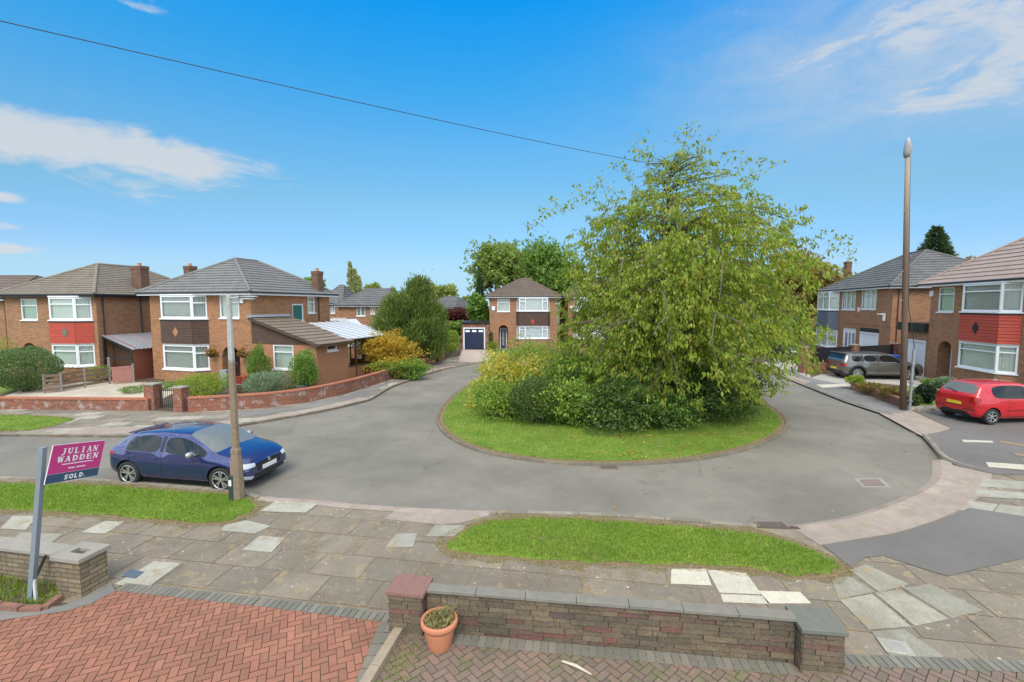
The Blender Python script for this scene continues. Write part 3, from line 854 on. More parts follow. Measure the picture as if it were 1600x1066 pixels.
# kerbs: (land lies to the left of the loop direction reversed)
kb = MB()
def kerbline(lst, w=0.13, z1=LZ + .035):
    pts = smooth_poly(PX(lst, 0.0), False, 2)
    # chop into kerb stones about 0.9 m long
    seg = []; acc = [pts[0]]; d = 0
    for i in range(1, len(pts)):
        a = Vector(pts[i - 1]); b = Vector(pts[i]); L = (b - a).length
        while d + L > 0.9:
            t = (0.9 - d) / L; c = a.lerp(b, t)
            acc.append(tuple(c)); seg.append(acc)
            acc = [tuple(c + (b - a).normalized() * 0.012)]; a = c; L = (b - a).length; d = 0
        d += L; acc.append(tuple(b))
    if len(acc) > 1: seg.append(acc)
    sgn = 1 if area2([tuple(p) for p in pts] + [(0, 17)]) > 0 else 1
    for s_ in seg:
        ribbon(kb, s_, 0.0, w, -0.05, z1 + random.uniform(-.006, .006))
kerbline(K_left[:-1]); kerbline([(1200, 579), (1254, 602), (1320, 628), (1368, 644), (1392, 648)])
kerbline([(1440, 681), (1452, 694), (1462, 708), (1475, 720), (1500, 730), (1550, 740)])
kerbline(K_near); kerbline(K_near3)
struct(kb, 'kerbs', M['kerb'])

# --- near pavement
PA = R(-9.5)
near_edge = smooth_poly(PX(K_apron2 + K_near + K_near2 + K_near3, 0.0), False, 2)
near_in = offset_line(near_edge, 0.13)
reg_near = near_in + [(-22, 2), (16, 2), (16, 9.0)] + PX([(1700, 730), (1550, 741), (1474, 724)])
mb = MB(); flat(mb, reg_near, LZ + .004)
struct(mb, 'pavement_bedding', M['joint_straw'])
mb = MB()
o0 = G2(600, 816, LZ)
tiles(mb, reg_near, grid_quads(o0, PA, 0.92, 0.66, (-26, 20), (-14, 12), 0.016, 0.5, 0.005), LZ + .012, 0.003)
struct(mb, 'pavement_near', M['pave'])
def sheet(name, lst, mat, z, smooth=0, world=False):
    pts = lst if world else PX(lst, LZ)
    if smooth: pts = smooth_poly(pts, True, smooth)
    b = MB(); flat(b, pts, LZ + z)
    struct(b, name, M[mat]); return pts
def patch(mb, lst, z):
    flat(mb, PX(lst, LZ + z), LZ + z)
Z1 = .020
pp = MB()
for q in [[(432, 783), (498, 786), (478, 801), (404, 799)], [(352, 820), (384, 813), (424, 822), (398, 834), (345, 829)],
          [(406, 837), (446, 840), (424, 863), (378, 859)], [(602, 856), (618, 834), (652, 833), (645, 855)],
          [(178, 913), (241, 877), (283, 880), (230, 919)], [(0, 826), (20, 806), (60, 806), (40, 828)], [(0, 852), (34, 832), (98, 834), (72, 856), (40, 860)],
          [(125, 832), (165, 814), (195, 815), (165, 834)], [(665, 838), (680, 820), (728, 821), (716, 838)],
          [(1535, 748), (1600, 752), (1600, 765), (1528, 760)], [(1526, 764), (1600, 770), (1600, 780), (1522, 776)],
          [(1515, 782), (1560, 788), (1545, 806), (1500, 797)], [(1562, 788), (1600, 792), (1600, 809), (1548, 806)],
          [(1540, 722), (1600, 726), (1600, 733), (1545, 729)]]:
    patch(pp, q, Z1)
struct(pp, 'pale_slabs', M['pave_pale'])
pp = MB()
for q in [[(1049, 889), (1103, 889), (1112, 915), (1048, 912)], [(1105, 890), (1166, 895), (1190, 929), (1124, 926)],
          [(1126, 928), (1192, 931), (1204, 944), (1130, 941)], [(1186, 923), (1250, 925), (1268, 943), (1200, 943)]]:
    patch(pp, q, Z1)
struct(pp, 'cream_slabs', M['pave_cream'])
pp = MB()
for q in [[(1328, 891), (1353, 882), (1420, 913), (1374, 926)], [(1300, 905), (1326, 900), (1368, 925), (1310, 936)],
          [(1412, 919), (1452, 912), (1537, 954), (1487, 966)], [(1366, 926), (1408, 922), (1484, 967), (1430, 978)],
          [(1312, 937), (1362, 928), (1424, 979), (1358, 984)], [(1362, 987), (1412, 983), (1475, 1026), (1440, 1034), (1398, 1034)]]:
    patch(pp, q, Z1)
struct(pp, 'grey_slabs', M['pave_grey'])
# pink concrete aprons at the dropped kerbs
sheet('apron_right', K_apron2 + [(1281, 853), (1400, 834), (1460, 815), (1510, 793), (1538, 772), (1549, 755), (1550, 741), (1500, 731), (1474, 722)], 'apron', .016)
sheet('apron_near', [(620, 797), (770, 805), (720, 818), (690, 821), (600, 812)], 'apron', .016)
sheet('apron_entry', [(1374, 646), (1396, 648), (1416, 638), (1487, 671), (1440, 682)], 'apron', .016)
sheet('footway_patch', [(1284, 853), (1400, 836), (1462, 816), (1515, 795), (1620, 812), (1620, 869), (1480, 902), (1450, 893), (1380, 870), (1350, 873), (1330, 888)], 'tarmac', .024)
sheet('footway_right', [(1440, 681), (1492, 671), (1640, 668), (1700, 720), (1700, 745), (1556, 742), (1500, 730), (1475, 720), (1462, 706)], 'tarmac', .020)
sheet('red_car_drive', [(1418, 638), (1470, 634), (1800, 640), (1800, 720), (1640, 672), (1489, 672)], 'tarmac', .022)
sheet('footway_far_right', [(1228, 576), (1262, 590), (1330, 604), (1420, 642), (1392, 650), (1368, 644), (1320, 628), (1254, 602), (1205, 581)], 'tarmac_r', .018)
sheet('apron_far_right', [(1168, 572), (1190, 571), (1268, 597), (1254, 602), (1205, 581)], 'apron', .024)
pp = MB(); 
for q in [[(1275, 601), (1318, 600), (1330, 604), (1285, 606)], [(1502, 687), (1550, 689), (1553, 692), (1506, 691)], [(1540, 722), (1600, 726), (1600, 734), (1545, 730)]]: patch(pp, q, .03)
struct(pp, 'white_slabs', M['pave_cream'])
pp = MB()
for k in range(7):
    q = lambda a, b: (a, b)
    t0, t1 = k / 7, (k + .8) / 7
    P = lambda t, s_: (1560 + 40 * t + 60 * s_, 688 + 34 * t + 10 * s_)
    if random.random() < .5: patch(pp, [P(t0, 0), P(t0, 1), P(t1, 1), P(t1, 0)], .03)
struct(pp, 'straw_slabs', M['joint_straw'])
# --- far left pavement
W_left = [(-420, 648), (-100, 641), (0, 640), (150, 641), (232, 642), (290, 645), (350, 642), (420, 637), (480, 629), (540, 616), (590, 600), (640, 584), (662, 574), (690, 565)]
kl = offset_line(smooth_poly(PX(K_left, 0.0), False, 2), 0.13)
reg_far = kl + PX([(760, 566), (757, 560), (725, 556), (706, 558)]) + PX(W_left)[::-1]
mb = MB(); flat(mb, reg_far, LZ + .004); struct(mb, 'far_pavement_bedding', M['joint_straw'])
mb = MB(); tiles(mb, reg_far, grid_quads(G2(200, 690), R(8), 0.92, 0.66, (-30, 50), (-20, 60), 0.018, 0.5, 0.006), LZ + .012, .003)
struct(mb, 'pavement_left', M['pave_far'])
ap = MB()
kls = kl
def strip(mb, line, i0, i1, d0, d1, z):
    seg = line[i0:i1]; a = offset_line(seg, d0); b = offset_line(seg, d1)
    for i in range(len(seg) - 1):
        mb.add([(a[i][0], a[i][1], z), (a[i + 1][0], a[i + 1][1], z), (b[i + 1][0], b[i + 1][1], z), (b[i][0], b[i][1], z)], [(0, 1, 2, 3)])
n = len(kl)
strip(ap, kl, int(n * .20), int(n * .36), 0.0, 0.95, LZ + .02)
strip(ap, kl, int(n * .36), int(n * .62), 0.0, 0.60, LZ + .02)
strip(ap, kl, int(n * .80), n - 2, 0.0, 0.5, LZ + .02)
struct(ap, 'apron_left', M['apron'])
mb = MB()
ft = PX([(372, 642), (430, 640), (480, 632), (540, 619), (592, 602), (640, 587), (600, 603), (560, 622), (500, 636), (440, 645), (380, 652)])
flat(mb, ft, LZ + .018); struct(mb, 'footway_left', M['tarmac_r'])
# --- drives and gardens
RD = [(-300, 1015), (0, 972), (100, 957), (140, 945), (178, 926), (400, 950), (607, 976), (596, 1000), (573, 1066), (520, 1230), (-600, 1230)]
rd = PX(RD)
mb = MB(); flat(mb, rd, LZ + .02); struct(mb, 'drive_bedding', M['joint'])
mb = MB(); tiles(mb, rd, herring_quads(G2(300, 1000), R(24), 0.1, 62, 0.009), LZ + .032, .0015); struct(mb, 'red_block_drive', M['block_red'])
BD = [(607, 990), (700, 985), (720, 1000), (1000, 1018), (1245, 1046), (1320, 1042), (1700, 1058), (1800, 1230), (560, 1230), (590, 1066)]
bd = PX(BD)
mb = MB(); flat(mb, bd, LZ + .02); struct(mb, 'brown_drive_bedding', M['joint'])
mb = MB(); tiles(mb, bd, herring_quads(G2(900, 1060), R(40), 0.1, 62, 0.010), LZ + .032, .0015); struct(mb, 'brown_block_drive', M['block_brown'])
mb = MB()
def soldier(mb, line, w, l, z, gap=0.01, side=1):
    pts = [Vector(p) for p in line]
    for i in range(len(pts) - 1):
        a, b = pts[i], pts[i + 1]; u = (b - a).normalized(); nn = Vector((-u.y, u.x)) * side
        k = int((b - a).length / w)
        for j in range(k):
            p = a + u * (j * w + gap / 2); q = a + u * ((j + 1) * w - gap / 2)
            c = [p, q, q + nn * l, p + nn * l]
            c = [(v.x, v.y) for v in c]
            if area2(c) < 0: c = c[::-1]
            mb.add([(v[0], v[1], z) for v in c], [(0, 1, 2, 3)])
soldier(mb, PX([(178, 926), (400, 950), (607, 976)]), 0.105, 0.2, LZ + .034)
soldier(mb, PX([(607, 976), (560, 1100), (520, 1230)]), 0.21, 0.1, LZ + .036, side=1)
soldier(mb, PX([(607, 976), (560, 1100), (520, 1230)]), 0.21, -0.12, LZ + .036, side=1)
soldier(mb, PX([(1322, 1044), (1700, 1058)]), 0.105, 0.2, LZ + .034)
_wa, _wb = G2(668, 990, LZ), G2(1240, 1041, LZ)
soldier(mb, [_wa, _wb], 0.105, -0.2, LZ + .036)
struct(mb, 'drive_border', M['block_grey'])
sheet('drive_edge', [(-300, 1016), (0, 973), (100, 959), (142, 947), (180, 927), (174, 914), (130, 938), (98, 950), (0, 958), (-300, 985)], 'tarmac_r', .037)
sheet('front_garden_bed', [(-300, 1015), (0, 968), (95, 953), (135, 940), (150, 900), (-300, 900)], 'soil', .014)
# step kerb between the drives
sheet('gravel_garden', [(0, 622), (60, 600), (170, 596), (300, 600), (245, 628), (-20, 626)], 'gravel', .01)
sheet('far_front_garden', [(290, 640), (420, 630), (500, 610), (560, 592), (505, 604), (380, 600), (290, 604)], 'soil', .012)
sheet('far_left_lawn', [(-300, 625), (-20, 622), (60, 600), (20, 585), (-300, 588)], 'lawn', .008)
sheet('garage_drive', [(716, 566), (770, 566), (762, 547), (722, 547)], 'drive_pink', .02)
sheet('side_drive', [(1180, 573), (1268, 598), (1262, 560), (1215, 558)], 'drive_pale', .016)
sheet('grey_car_drive', [(1262, 592), (1285, 585), (1440, 588), (1500, 603), (1440, 606), (1380, 600), (1338, 600), (1330, 605)], 'drive_pale', .016)
sheet('front_lawn_right', [(1340, 604), (1440, 606), (1500, 605), (1500, 625), (1480, 634), (1420, 634)], 'lawn', .03)
sheet('wall_side_bed', [(1330, 604), (1345, 604), (1430, 634), (1420, 640)], 'soil', .034)

# --- verges and the island
def tri_sheet(name, pts, mat, z0, z1):
    b = MB(); b.prism(pts, z0, z1); return struct(b, name, M[mat])
V_near = smooth_poly(PX([(690, 855), (700, 845), (745, 815), (800, 809), (860, 808), (950, 813), (1060, 821), (1180, 832), (1240, 848), (1300, 872), (1328, 892), (1300, 905), (1230, 905), (1180, 892), (1100, 888), (960, 884), (850, 880), (760, 872), (700, 864)]), True, 1)
V_left = smooth_poly(PX([(-300, 754), (0, 755), (60, 755), (160, 757), (225, 763), (328, 771), (380, 775), (405, 787), (400, 803), (350, 822), (300, 822), (200, 813), (100, 804), (0, 799), (-300, 790)]), True, 1)
V_far = smooth_poly(PX([(-400, 684), (0, 676), (60, 673), (112, 659), (118, 654), (60, 650), (0, 648), (-400, 650)]), True, 1)
for nm, pl in (('verge_near', V_near), ('verge_left', V_left), ('verge_far', V_far)):
    c = (sum(p[0] for p in pl) / len(pl), sum(p[1] for p in pl) / len(pl))
    b = MB(); b.prism(pl, LZ, LZ + .022); struct(b, nm + '_edge', M['litter'])
    rg = smooth_poly(pl, True, 1)
    inner = [(c[0] + (p[0] - c[0]) * (.975 + .02 * math.sin(i * 2.3)), c[1] + (p[1] - c[1]) * (.90 + .05 * math.sin(i * 1.7) + .03 * math.sin(i * 4.1))) for i, p in enumerate(rg)]
    b = MB(); flat(b, inner, LZ + .028); struct(b, nm, M['lawn'])
ISL = smooth_poly(PX([(680, 655), (684, 668), (697, 683), (722, 698), (762, 711), (820, 721), (880, 727), (940, 729), (1000, 728), (1060, 724), (1120, 716), (1175, 703), (1213, 687), (1230, 673), (1233, 660), (1222, 647), (1195, 630), (1170, 612), (1150, 599),
                      (1100, 584), (1000, 577), (900, 576), (820, 580), (775, 588), (735, 600), (710, 615), (690, 636)], 0.0), True, 2)
if area2(ISL) > 0: ISL = ISL[::-1]
kb = MB()
ribbon(kb, ISL, -0.10, 0.0, -.05, 0.072, True)
struct(kb, 'island_kerb', M['kerb_isl'])
inner = offset_line(ISL, -0.12, True)
b = MB(); flat(b, inner, 0.07); struct(b, 'island_edge', M['litter'])
cI = (sum(p[0] for p in ISL) / len(ISL), sum(p[1] for p in ISL) / len(ISL))
ISLI = offset_line(ISL, -0.26, True)
b = MB(); flat(b, ISLI, 0.078); struct(b, 'island_lawn', M['lawn'])

def grass_blades(name, poly, dens, h, wdt, mat, z, label, seed=1, cond=None):
    r = np.random.default_rng(seed)
    P = np.array(poly); lo = P.min(0); hi = P.max(0)
    n = int((hi[0] - lo[0]) * (hi[1] - lo[1]) * dens)
    pts = r.uniform(lo, hi, (n, 2)); pts = pts[in_poly(pts, poly)]
    if cond is not None: pts = pts[cond(pts, r)]
    n = len(pts)
    a = r.uniform(0, 2 * PI, n); hh = h * r.uniform(0.5, 1.3, n); ww = wdt * r.uniform(.7, 1.3, n)
    ln = r.normal(0, 0.45, (n, 2)) * hh[:, None]
    v = np.zeros((n, 3, 3))
    v[:, 0, 0] = pts[:, 0] - np.cos(a) * ww; v[:, 0, 1] = pts[:, 1] - np.sin(a) * ww; v[:, 0, 2] = z
    v[:, 1, 0] = pts[:, 0] + np.cos(a) * ww; v[:, 1, 1] = pts[:, 1] + np.sin(a) * ww; v[:, 1, 2] = z
    v[:, 2, :2] = pts + ln; v[:, 2, 2] = z + hh
    return raw_mesh(name, v.reshape(-1, 3), np.arange(n * 3).reshape(-1, 3), mat, label, 'grass', kind='stuff')
def raw_mesh(name, verts, faces, mat, label=None, cat=None, kind=None, parent=None, loc=None):
    me = bpy.data.meshes.new(name)
    nv = len(verts); nf = len(faces); k = faces.shape[1]
    me.vertices.add(nv); me.vertices.foreach_set('co', np.ascontiguousarray(verts, dtype=np.float32).ravel())
    me.loops.add(nf * k); me.loops.foreach_set('vertex_index', faces.ravel().astype(np.int32))
    me.polygons.add(nf); me.polygons.foreach_set('loop_start', (np.arange(nf) * k).astype(np.int32))
    me.materials.append(mat)
    me.update(calc_edges=True)
    o = bpy.data.objects.new(name, me); COL.objects.link(o)
    if parent is not None: o.parent = parent
    if loc is not None: o.location = loc
    return tag(o, label, cat, None, kind)
def dist_edge(pts, poly):
    P = np.array(poly); Q = np.roll(P, -1, 0); best = np.full(len(pts), 1e9)
    for a, b in zip(P, Q):
        d = b - a; L = (d * d).sum() + 1e-12
        t = np.clip(((pts - a) @ d) / L, 0, 1)
        best = np.minimum(best, np.hypot(*(pts - a - t[:, None] * d).T))
    return best
M['blade'] = leaf_mat('grass blade', [(0.10, 0.19, 0.012), (0.18, 0.30, 0.022), (0.24, 0.37, 0.03), (0.15, 0.26, 0.018), (0.32, 0.38, 0.06)], 0.4, 0.6)
M['straw'] = leaf_mat('straw bits', [(0.36, 0.26, 0.14), (0.28, 0.20, 0.11), (0.42, 0.32, 0.19)], 0.1, 0.9)
M['blade_dry'] = leaf_mat('dry grass blade', [(0.40, 0.31, 0.15), (0.30, 0.24, 0.11), (0.46, 0.38, 0.21), (0.20, 0.22, 0.06)], 0.25, 0.8)
edge_keep = lambda poly, dd: (lambda p, r: dist_edge(p, poly) > dd * (0.3 + 1.6 * r.random(len(p)) ** 2))
edge_only = lambda poly, dd: (lambda p, r: dist_edge(p, poly) < dd * r.random(len(p)))
grass_blades('grass_blades', V_near, 2600, 0.055, 0.006, M['blade'], LZ + .02, 'bright green grass of the verge behind the low front wall', 1, edge_keep(V_near, .12))
_wig = lambda pl, a: [(p[0] + a * math.sin(p[0] * 6.3), p[1] + a * math.sin(p[0] * 4.1 + 1) + a * math.cos(p[0] * 9)) for p in pl]
Vx = offset_line(V_near, .14 if area2(V_near) < 0 else -.14, True)
grass_blades('dry_grass', _wig(smooth_poly(Vx, True, 2), .05), 5200, 0.022, 0.008, M['blade_dry'], LZ + .012, 'straw coloured dry grass round the near verge', 2, edge_only(Vx, .42))
grass_blades('grass_blades', V_left, 2000, 0.055, 0.006, M['blade'], LZ + .02, 'bright green grass of the verge beside the blue car', 3, edge_keep(V_left, .12))
Vy = offset_line(V_left, .12 if area2(V_left) < 0 else -.12, True)
grass_blades('dry_grass', _wig(smooth_poly(Vy, True, 2), .05), 3200, 0.022, 0.008, M['blade_dry'], LZ + .012, 'straw coloured dry grass round the verge beside the blue car', 4, edge_only(Vy, .38))
grass_blades('grass_blades', V_far, 500, 0.05, 0.010, M['blade'], LZ + .02, 'green grass of the verge across the road at far left', 5)
grass_blades('grass_blades', ISLI, 520, 0.05, 0.009, M['blade'], 0.075, 'short green grass of the round traffic island', 6)
grass_blades('dry_grass', ISL, 1200, 0.03, 0.008, M['blade_dry'], 0.065, 'dry brown grass along the kerb of the traffic island', 7, edge_only(ISL, .35))
# moss and straw weeds in the joints
def joint_tufts(name, poly, lines, n, h, mat, label, seed, spread=0.03, z=LZ + .01):
    r = np.random.default_rng(seed)
    L = [np.array(l) for l in lines]
    P = []
    for _ in range(n):
        l = L[r.integers(len(L))]; t = r.random()
        P.append(l[0] + (l[1] - l[0]) * t + r.normal(0, spread, 2))
    P = np.array(P); n = len(P)
    a = r.uniform(0, 2 * PI, n); hh = h * r.uniform(.4, 1.3, n); ww = .006
    v = np.zeros((n, 3, 3))
    v[:, 0, 0] = P[:, 0] - np.cos(a) * ww; v[:, 0, 1] = P[:, 1] - np.sin(a) * ww; v[:, 0, 2] = z
    v[:, 1, 0] = P[:, 0] + np.cos(a) * ww; v[:, 1, 1] = P[:, 1] + np.sin(a) * ww; v[:, 1, 2] = z
    v[:, 2, :2] = P + r.normal(0, .6, (n, 2)) * hh[:, None]; v[:, 2, 2] = z + hh
    raw_mesh(name, v.reshape(-1, 3), np.arange(n * 3).reshape(-1, 3), mat, label, 'weeds', 'stuff')
ls = []
for a, b in [((520, 880), (600, 816)), ((590, 950), (650, 880)), ((690, 862), (640, 930)), ((440, 905), (500, 850)), ((400, 860), (470, 815)), ((330, 880), (390, 835)),
             ((780, 870), (810, 925)), ((850, 880), (865, 920)), ((905, 884), (920, 930)), ((985, 884), (990, 925)), ((700, 862), (730, 880)), ((260, 835), (320, 812)), ((170, 850), (240, 812)), ((60, 850), (130, 806)), ((220, 848), (300, 852)), ((900, 893), (1050, 905)), ((1290, 905), (1360, 935)), ((545, 940), (450, 925)), ((480, 925), (600, 955))]:
    ls.append((G2(*a, LZ), G2(*b, LZ)))
joint_tufts('joint_weeds', None, ls, 12000, .013, M['straw'], 'dry moss and straw in the joints of the near pavement', 11, .055)
ls = [(G2(620, 1060, LZ), G2(650, 1010, LZ)), (G2(900, 1066, LZ), G2(1230, 1060, LZ)), (G2(850, 1030, LZ), G2(1240, 1062, LZ)), (G2(600, 1066, LZ), G2(640, 1020, LZ)), (G2(700, 1022, LZ), G2(900, 1040, LZ))]
joint_tufts('joint_weeds', None, ls, 2200, .02, M['blade'], 'green moss between the brown drive blocks', 12, .16, LZ + .03)
# scattered fallen leaves
def litter(name, poly, n, size, cols, z, label, seed, cond=None):
    r = np.random.default_rng(seed)
    P = np.array(poly); lo = P.min(0); hi = P.max(0)
    pts = r.uniform(lo, hi, (n * 12, 2)); pts = pts[in_poly(pts, poly)]
    if cond is not None: pts = pts[cond(pts, r)]
    pts = pts[:n]; n = len(pts)
    a = r.uniform(0, 2 * PI, n); s = size * r.uniform(.6, 1.3, n)
    c, q = np.cos(a) * s, np.sin(a) * s
    v = np.zeros((n, 4, 3))
    for k, (x, y, zz) in enumerate([(-1, 0, 0), (0, -.45, .3), (1, 0, 0), (0, .45, .3)]):
        v[:, k, 0] = pts[:, 0] + c * x - q * y; v[:, k, 1] = pts[:, 1] + q * x + c * y
        v[:, k, 2] = z + zz * s * r.uniform(0, 1, n) + .004
    raw_mesh(name, v.reshape(-1, 3), np.arange(n * 4).reshape(-1, 4), leaf_mat(name, cols, .1, .7), label, 'leaves', 'stuff')
front = lambda p, r: (p[:, 1] < cI[1] + 1) & (r.random(len(p)) < np.clip((p[:, 0] + 2) / 8, .12, 1))
litter('fallen_leaves', ISLI, 520, .062, [(0.5, 0.25, 0.03), (0.4, 0.13, 0.03), (0.55, 0.40, 0.06), (0.3, 0.14, 0.05)], .115, 'small orange and yellow leaves fallen on the island grass', 21, front)
litter('fallen_leaves', PX([(700, 690), (1230, 680), (1450, 700), (1440, 760), (1250, 815), (700, 790), (450, 760)], 0), 60, .05, [(0.5, 0.20, 0.03), (0.30, 0.12, 0.04), (0.5, 0.36, 0.10), (.25, .15, .08)], .0, 'scattered orange leaves lying on the grey road', 22)
gl = lambda p, r: np.abs(dist_edge(p, ISL)) < .28 * r.random(len(p))
litter('fallen_leaves', offset_line(ISL, .3, True), 900, .035, [(0.28, 0.14, 0.06), (0.22, 0.12, 0.06), (0.42, 0.20, 0.05)], .0, 'brown leaf litter gathered in the gutter round the island', 23, gl)

def grit(name, lines, n, size, cols, z, label, seed, spread):
    r = np.random.default_rng(seed); L = [np.array(l) for l in lines]; P = []
    for _ in range(n):
        l = L[r.integers(len(L))]; P.append(l[0] + (l[1] - l[0]) * r.random() + r.normal(0, spread, 2))
    P = np.array(P); a = r.uniform(0, 6.28, n); s = size * r.uniform(.4, 1.5, n); v = np.zeros((n, 4, 3))
    for k in range(4):
        v[:, k, 0] = P[:, 0] + np.cos(a + k * 1.57) * s * (1 if k % 2 else .6); v[:, k, 1] = P[:, 1] + np.sin(a + k * 1.57) * s * (1 if k % 2 else .6); v[:, k, 2] = z + r.uniform(.002, .008, n)
    raw_mesh(name, v.reshape(-1, 3), np.arange(n * 4).reshape(-1, 4), leaf_mat(name, cols, 0.0, .9), label, 'grit', 'stuff')
gk = [(0.12, 0.09, 0.06), (0.25, 0.20, 0.14), (0.32, 0.18, 0.08), (0.18, 0.15, 0.11)]
seg = lambda l: [(l[i], l[i + 1]) for i in range(len(l) - 1)]
grit('gutter_grit', seg(sm(K_near + K_near2 + K_near3[:6])), 3500, .016, gk, 0.0, 'brown grit and leaf bits in the gutter along the near kerb', 31, .07)
grit('gutter_grit', seg(sm(K_left[2:])), 2500, .02, gk, 0.0, 'brown grit in the gutter along the far left kerb', 32, .08)
grit('gutter_grit', seg(sm(K_right + K_apron1 + K_kerb2 + K_apron2[:2])), 2500, .02, gk, 0.0, 'brown grit and litter along the right hand kerb', 33, .09)
grit('paving_debris', [(G2(100, 840, LZ), G2(600, 930, LZ)), (G2(300, 900, LZ), G2(640, 820, LZ)), (G2(700, 900, LZ), G2(1100, 905, LZ)), (G2(1320, 930, LZ), G2(1600, 960, LZ))], 1500, .010, [(.55, .53, .48), (.3, .22, .13), (.14, .10, .07), (.6, .58, .54)], LZ + .014, 'small pale and brown crumbs scattered over the near pavement', 34, .35)

# sloping lips of the dropped kerbs
mb = MB()
for lst in (K_kerb2[-1:] + K_apron2, [K_right[-1]] + K_apron1, [K_near[-1]] + K_near2 + K_near3[:1]):
    a0_ = sm(lst); b = offset_line(a0_, -.20); a = offset_line(a0_, .0); c_ = offset_line(a0_, .22)
    for i in range(len(a) - 1):
        mb.quad((b[i][0], b[i][1], .003), (b[i + 1][0], b[i + 1][1], .003), (a[i + 1][0], a[i + 1][1], LZ + .02), (a[i][0], a[i][1], LZ + .02))
        mb.quad((a[i][0], a[i][1], LZ + .02), (a[i + 1][0], a[i + 1][1], LZ + .02), (c_[i + 1][0], c_[i + 1][1], LZ + .018), (c_[i][0], c_[i][1], LZ + .018))
struct(mb, 'dropped_kerb_lip', M['apron'])
for nm, pl, dn, sd_, lb in (('weeds', V_near, 260, 71, 'paler weeds and dry blades mixed through the near verge'), ('weeds', V_left, 220, 72, 'paler weeds and dry blades mixed through the verge by the lamp post'), ('weeds', ISLI, 60, 73, 'paler weeds and dry blades mixed through the island grass')):
    grass_blades(nm, pl, dn, .075, .008, M['blade_dry'] if sd_ != 72 else M['blade'], LZ + .02, lb, sd_, lambda p, r: (np.sin(p[:, 0] * 1.7) + np.sin(p[:, 1] * 3.1 + p[:, 0]) + r.normal(0, .6, len(p))) > .7)
# ============================================================ HOUSES
GZ = LZ
def two(p): return (p.x, p.y)
def shell(h, holes_f=(), holes_r=(), holes_l=(), zt=5.3, mat='brick_brown', name='wall', bayopen=None):
    mb = MB()
    wall_panel(mb, h.front, 0, h.W, -.3, zt, list(holes_f))
    wall_panel(mb, h.right, 0, h.D, -.3, zt, list(holes_r))
    wall_panel(mb, h.left, 0, h.D, -.3, zt, list(holes_l))
    wall_panel(mb, h.back, 0, h.W, -.3, zt)
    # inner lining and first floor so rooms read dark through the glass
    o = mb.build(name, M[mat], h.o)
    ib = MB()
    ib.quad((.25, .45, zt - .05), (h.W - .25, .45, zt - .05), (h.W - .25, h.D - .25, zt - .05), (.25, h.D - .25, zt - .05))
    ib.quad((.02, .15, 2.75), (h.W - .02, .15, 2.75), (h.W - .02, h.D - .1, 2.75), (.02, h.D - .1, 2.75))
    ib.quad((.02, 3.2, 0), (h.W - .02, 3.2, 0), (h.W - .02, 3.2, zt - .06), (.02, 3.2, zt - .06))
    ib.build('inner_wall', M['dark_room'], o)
    return o
def pipe(h, fr, x, z0, z1, mat='black', r=.035):
    b = MB(); b.tube([fr.p(x, z0, -.06), fr.p(x, z1, -.06)], r, 6)
    for z in (z0 + .4, (z0 + z1) / 2, z1 - .3): fbox(b, fr, x - .06, x + .06, z, z + .04, -.08, 0)
    return b.build('downpipe', M[mat], h.o)
def porch(h, fr, x0, x1, zs, zt, depth, wallm, doorf):
    """arched recessed porch behind a hole x0..x1, 0..zt"""
    b = MB()
    b.quad(fr.p(x0, -.05, .12), fr.p(x0, -.05, depth), fr.p(x0, zt, depth), fr.p(x0, zt, .12))
    b.quad(fr.p(x1, -.05, depth), fr.p(x1, -.05, .12), fr.p(x1, zt, .12), fr.p(x1, zt, depth))
    b.quad(fr.p(x0, -.05, depth), fr.p(x1, -.05, depth), fr.p(x1, zt, depth), fr.p(x0, zt, depth))
    b.quad(fr.p(x0, zt, .12), fr.p(x1, zt, .12), fr.p(x1, zt, depth), fr.p(x0, zt, depth))
    arch_fill(b, fr, x0, x1, zs, zt)
    b.build('porch_wall', M[wallm], h.o)
    f = MB(); f.quad(fr.p(x0, .02, 0), fr.p(x1, .02, 0), fr.p(x1, .02, depth), fr.p(x0, .02, depth)); f.build('doorstep', M['concrete'], h.o)
    doorf(fr, depth)
def door(h, fr, x0, x1, z1, d, mat, frame='white', glass=((.35, .65, .35, .9),), handle=True):
    b = MB(); w = .07
    fbox(b, fr, x0, x0 + w, 0, z1, d - .10, d - .01); fbox(b, fr, x1 - w, x1, 0, z1, d - .10, d - .01); fbox(b, fr, x0 + w, x1 - w, z1 - w, z1, d - .10, d - .01)
    b.build('door_frame', M[frame], h.o)
    b = MB(); fbox(b, fr, x0 + w, x1 - w, .03, z1 - w, d - .06, d - .015)
    dd = b.build('door', M[mat], h.o)
    if glass:
        b = MB()
        for (a, c, e, f_) in glass:
            fbox(b, fr, x0 + w + (x1 - x0 - 2 * w) * a, x0 + w + (x1 - x0 - 2 * w) * c, z1 * e, z1 * f_, d - .068, d - .055)
        b.build('door_glass', M['pane_dark'], dd)
    if handle:
        b = MB(); fbox(b, fr, x0 + w + .05, x0 + w + .09, 1.0, 1.15, d - .10, d - .06); b.build('door_handle', M['metal_grey'], dd)
    return dd
M['pane_dark'] = plain('dark door glass', (0.25, 0.27, 0.28), 0.08, 0.1)
def alarm_box(h, fr, x, z, s=.12):
    b = MB(); fbox(b, fr, x - s, x + s, z - s * 1.3, z + s * 1.3, -.09, -.002)
    return b.build('alarm_box', M['white'], h.o, bevel=.02)
GRP = 'brick houses round the close'

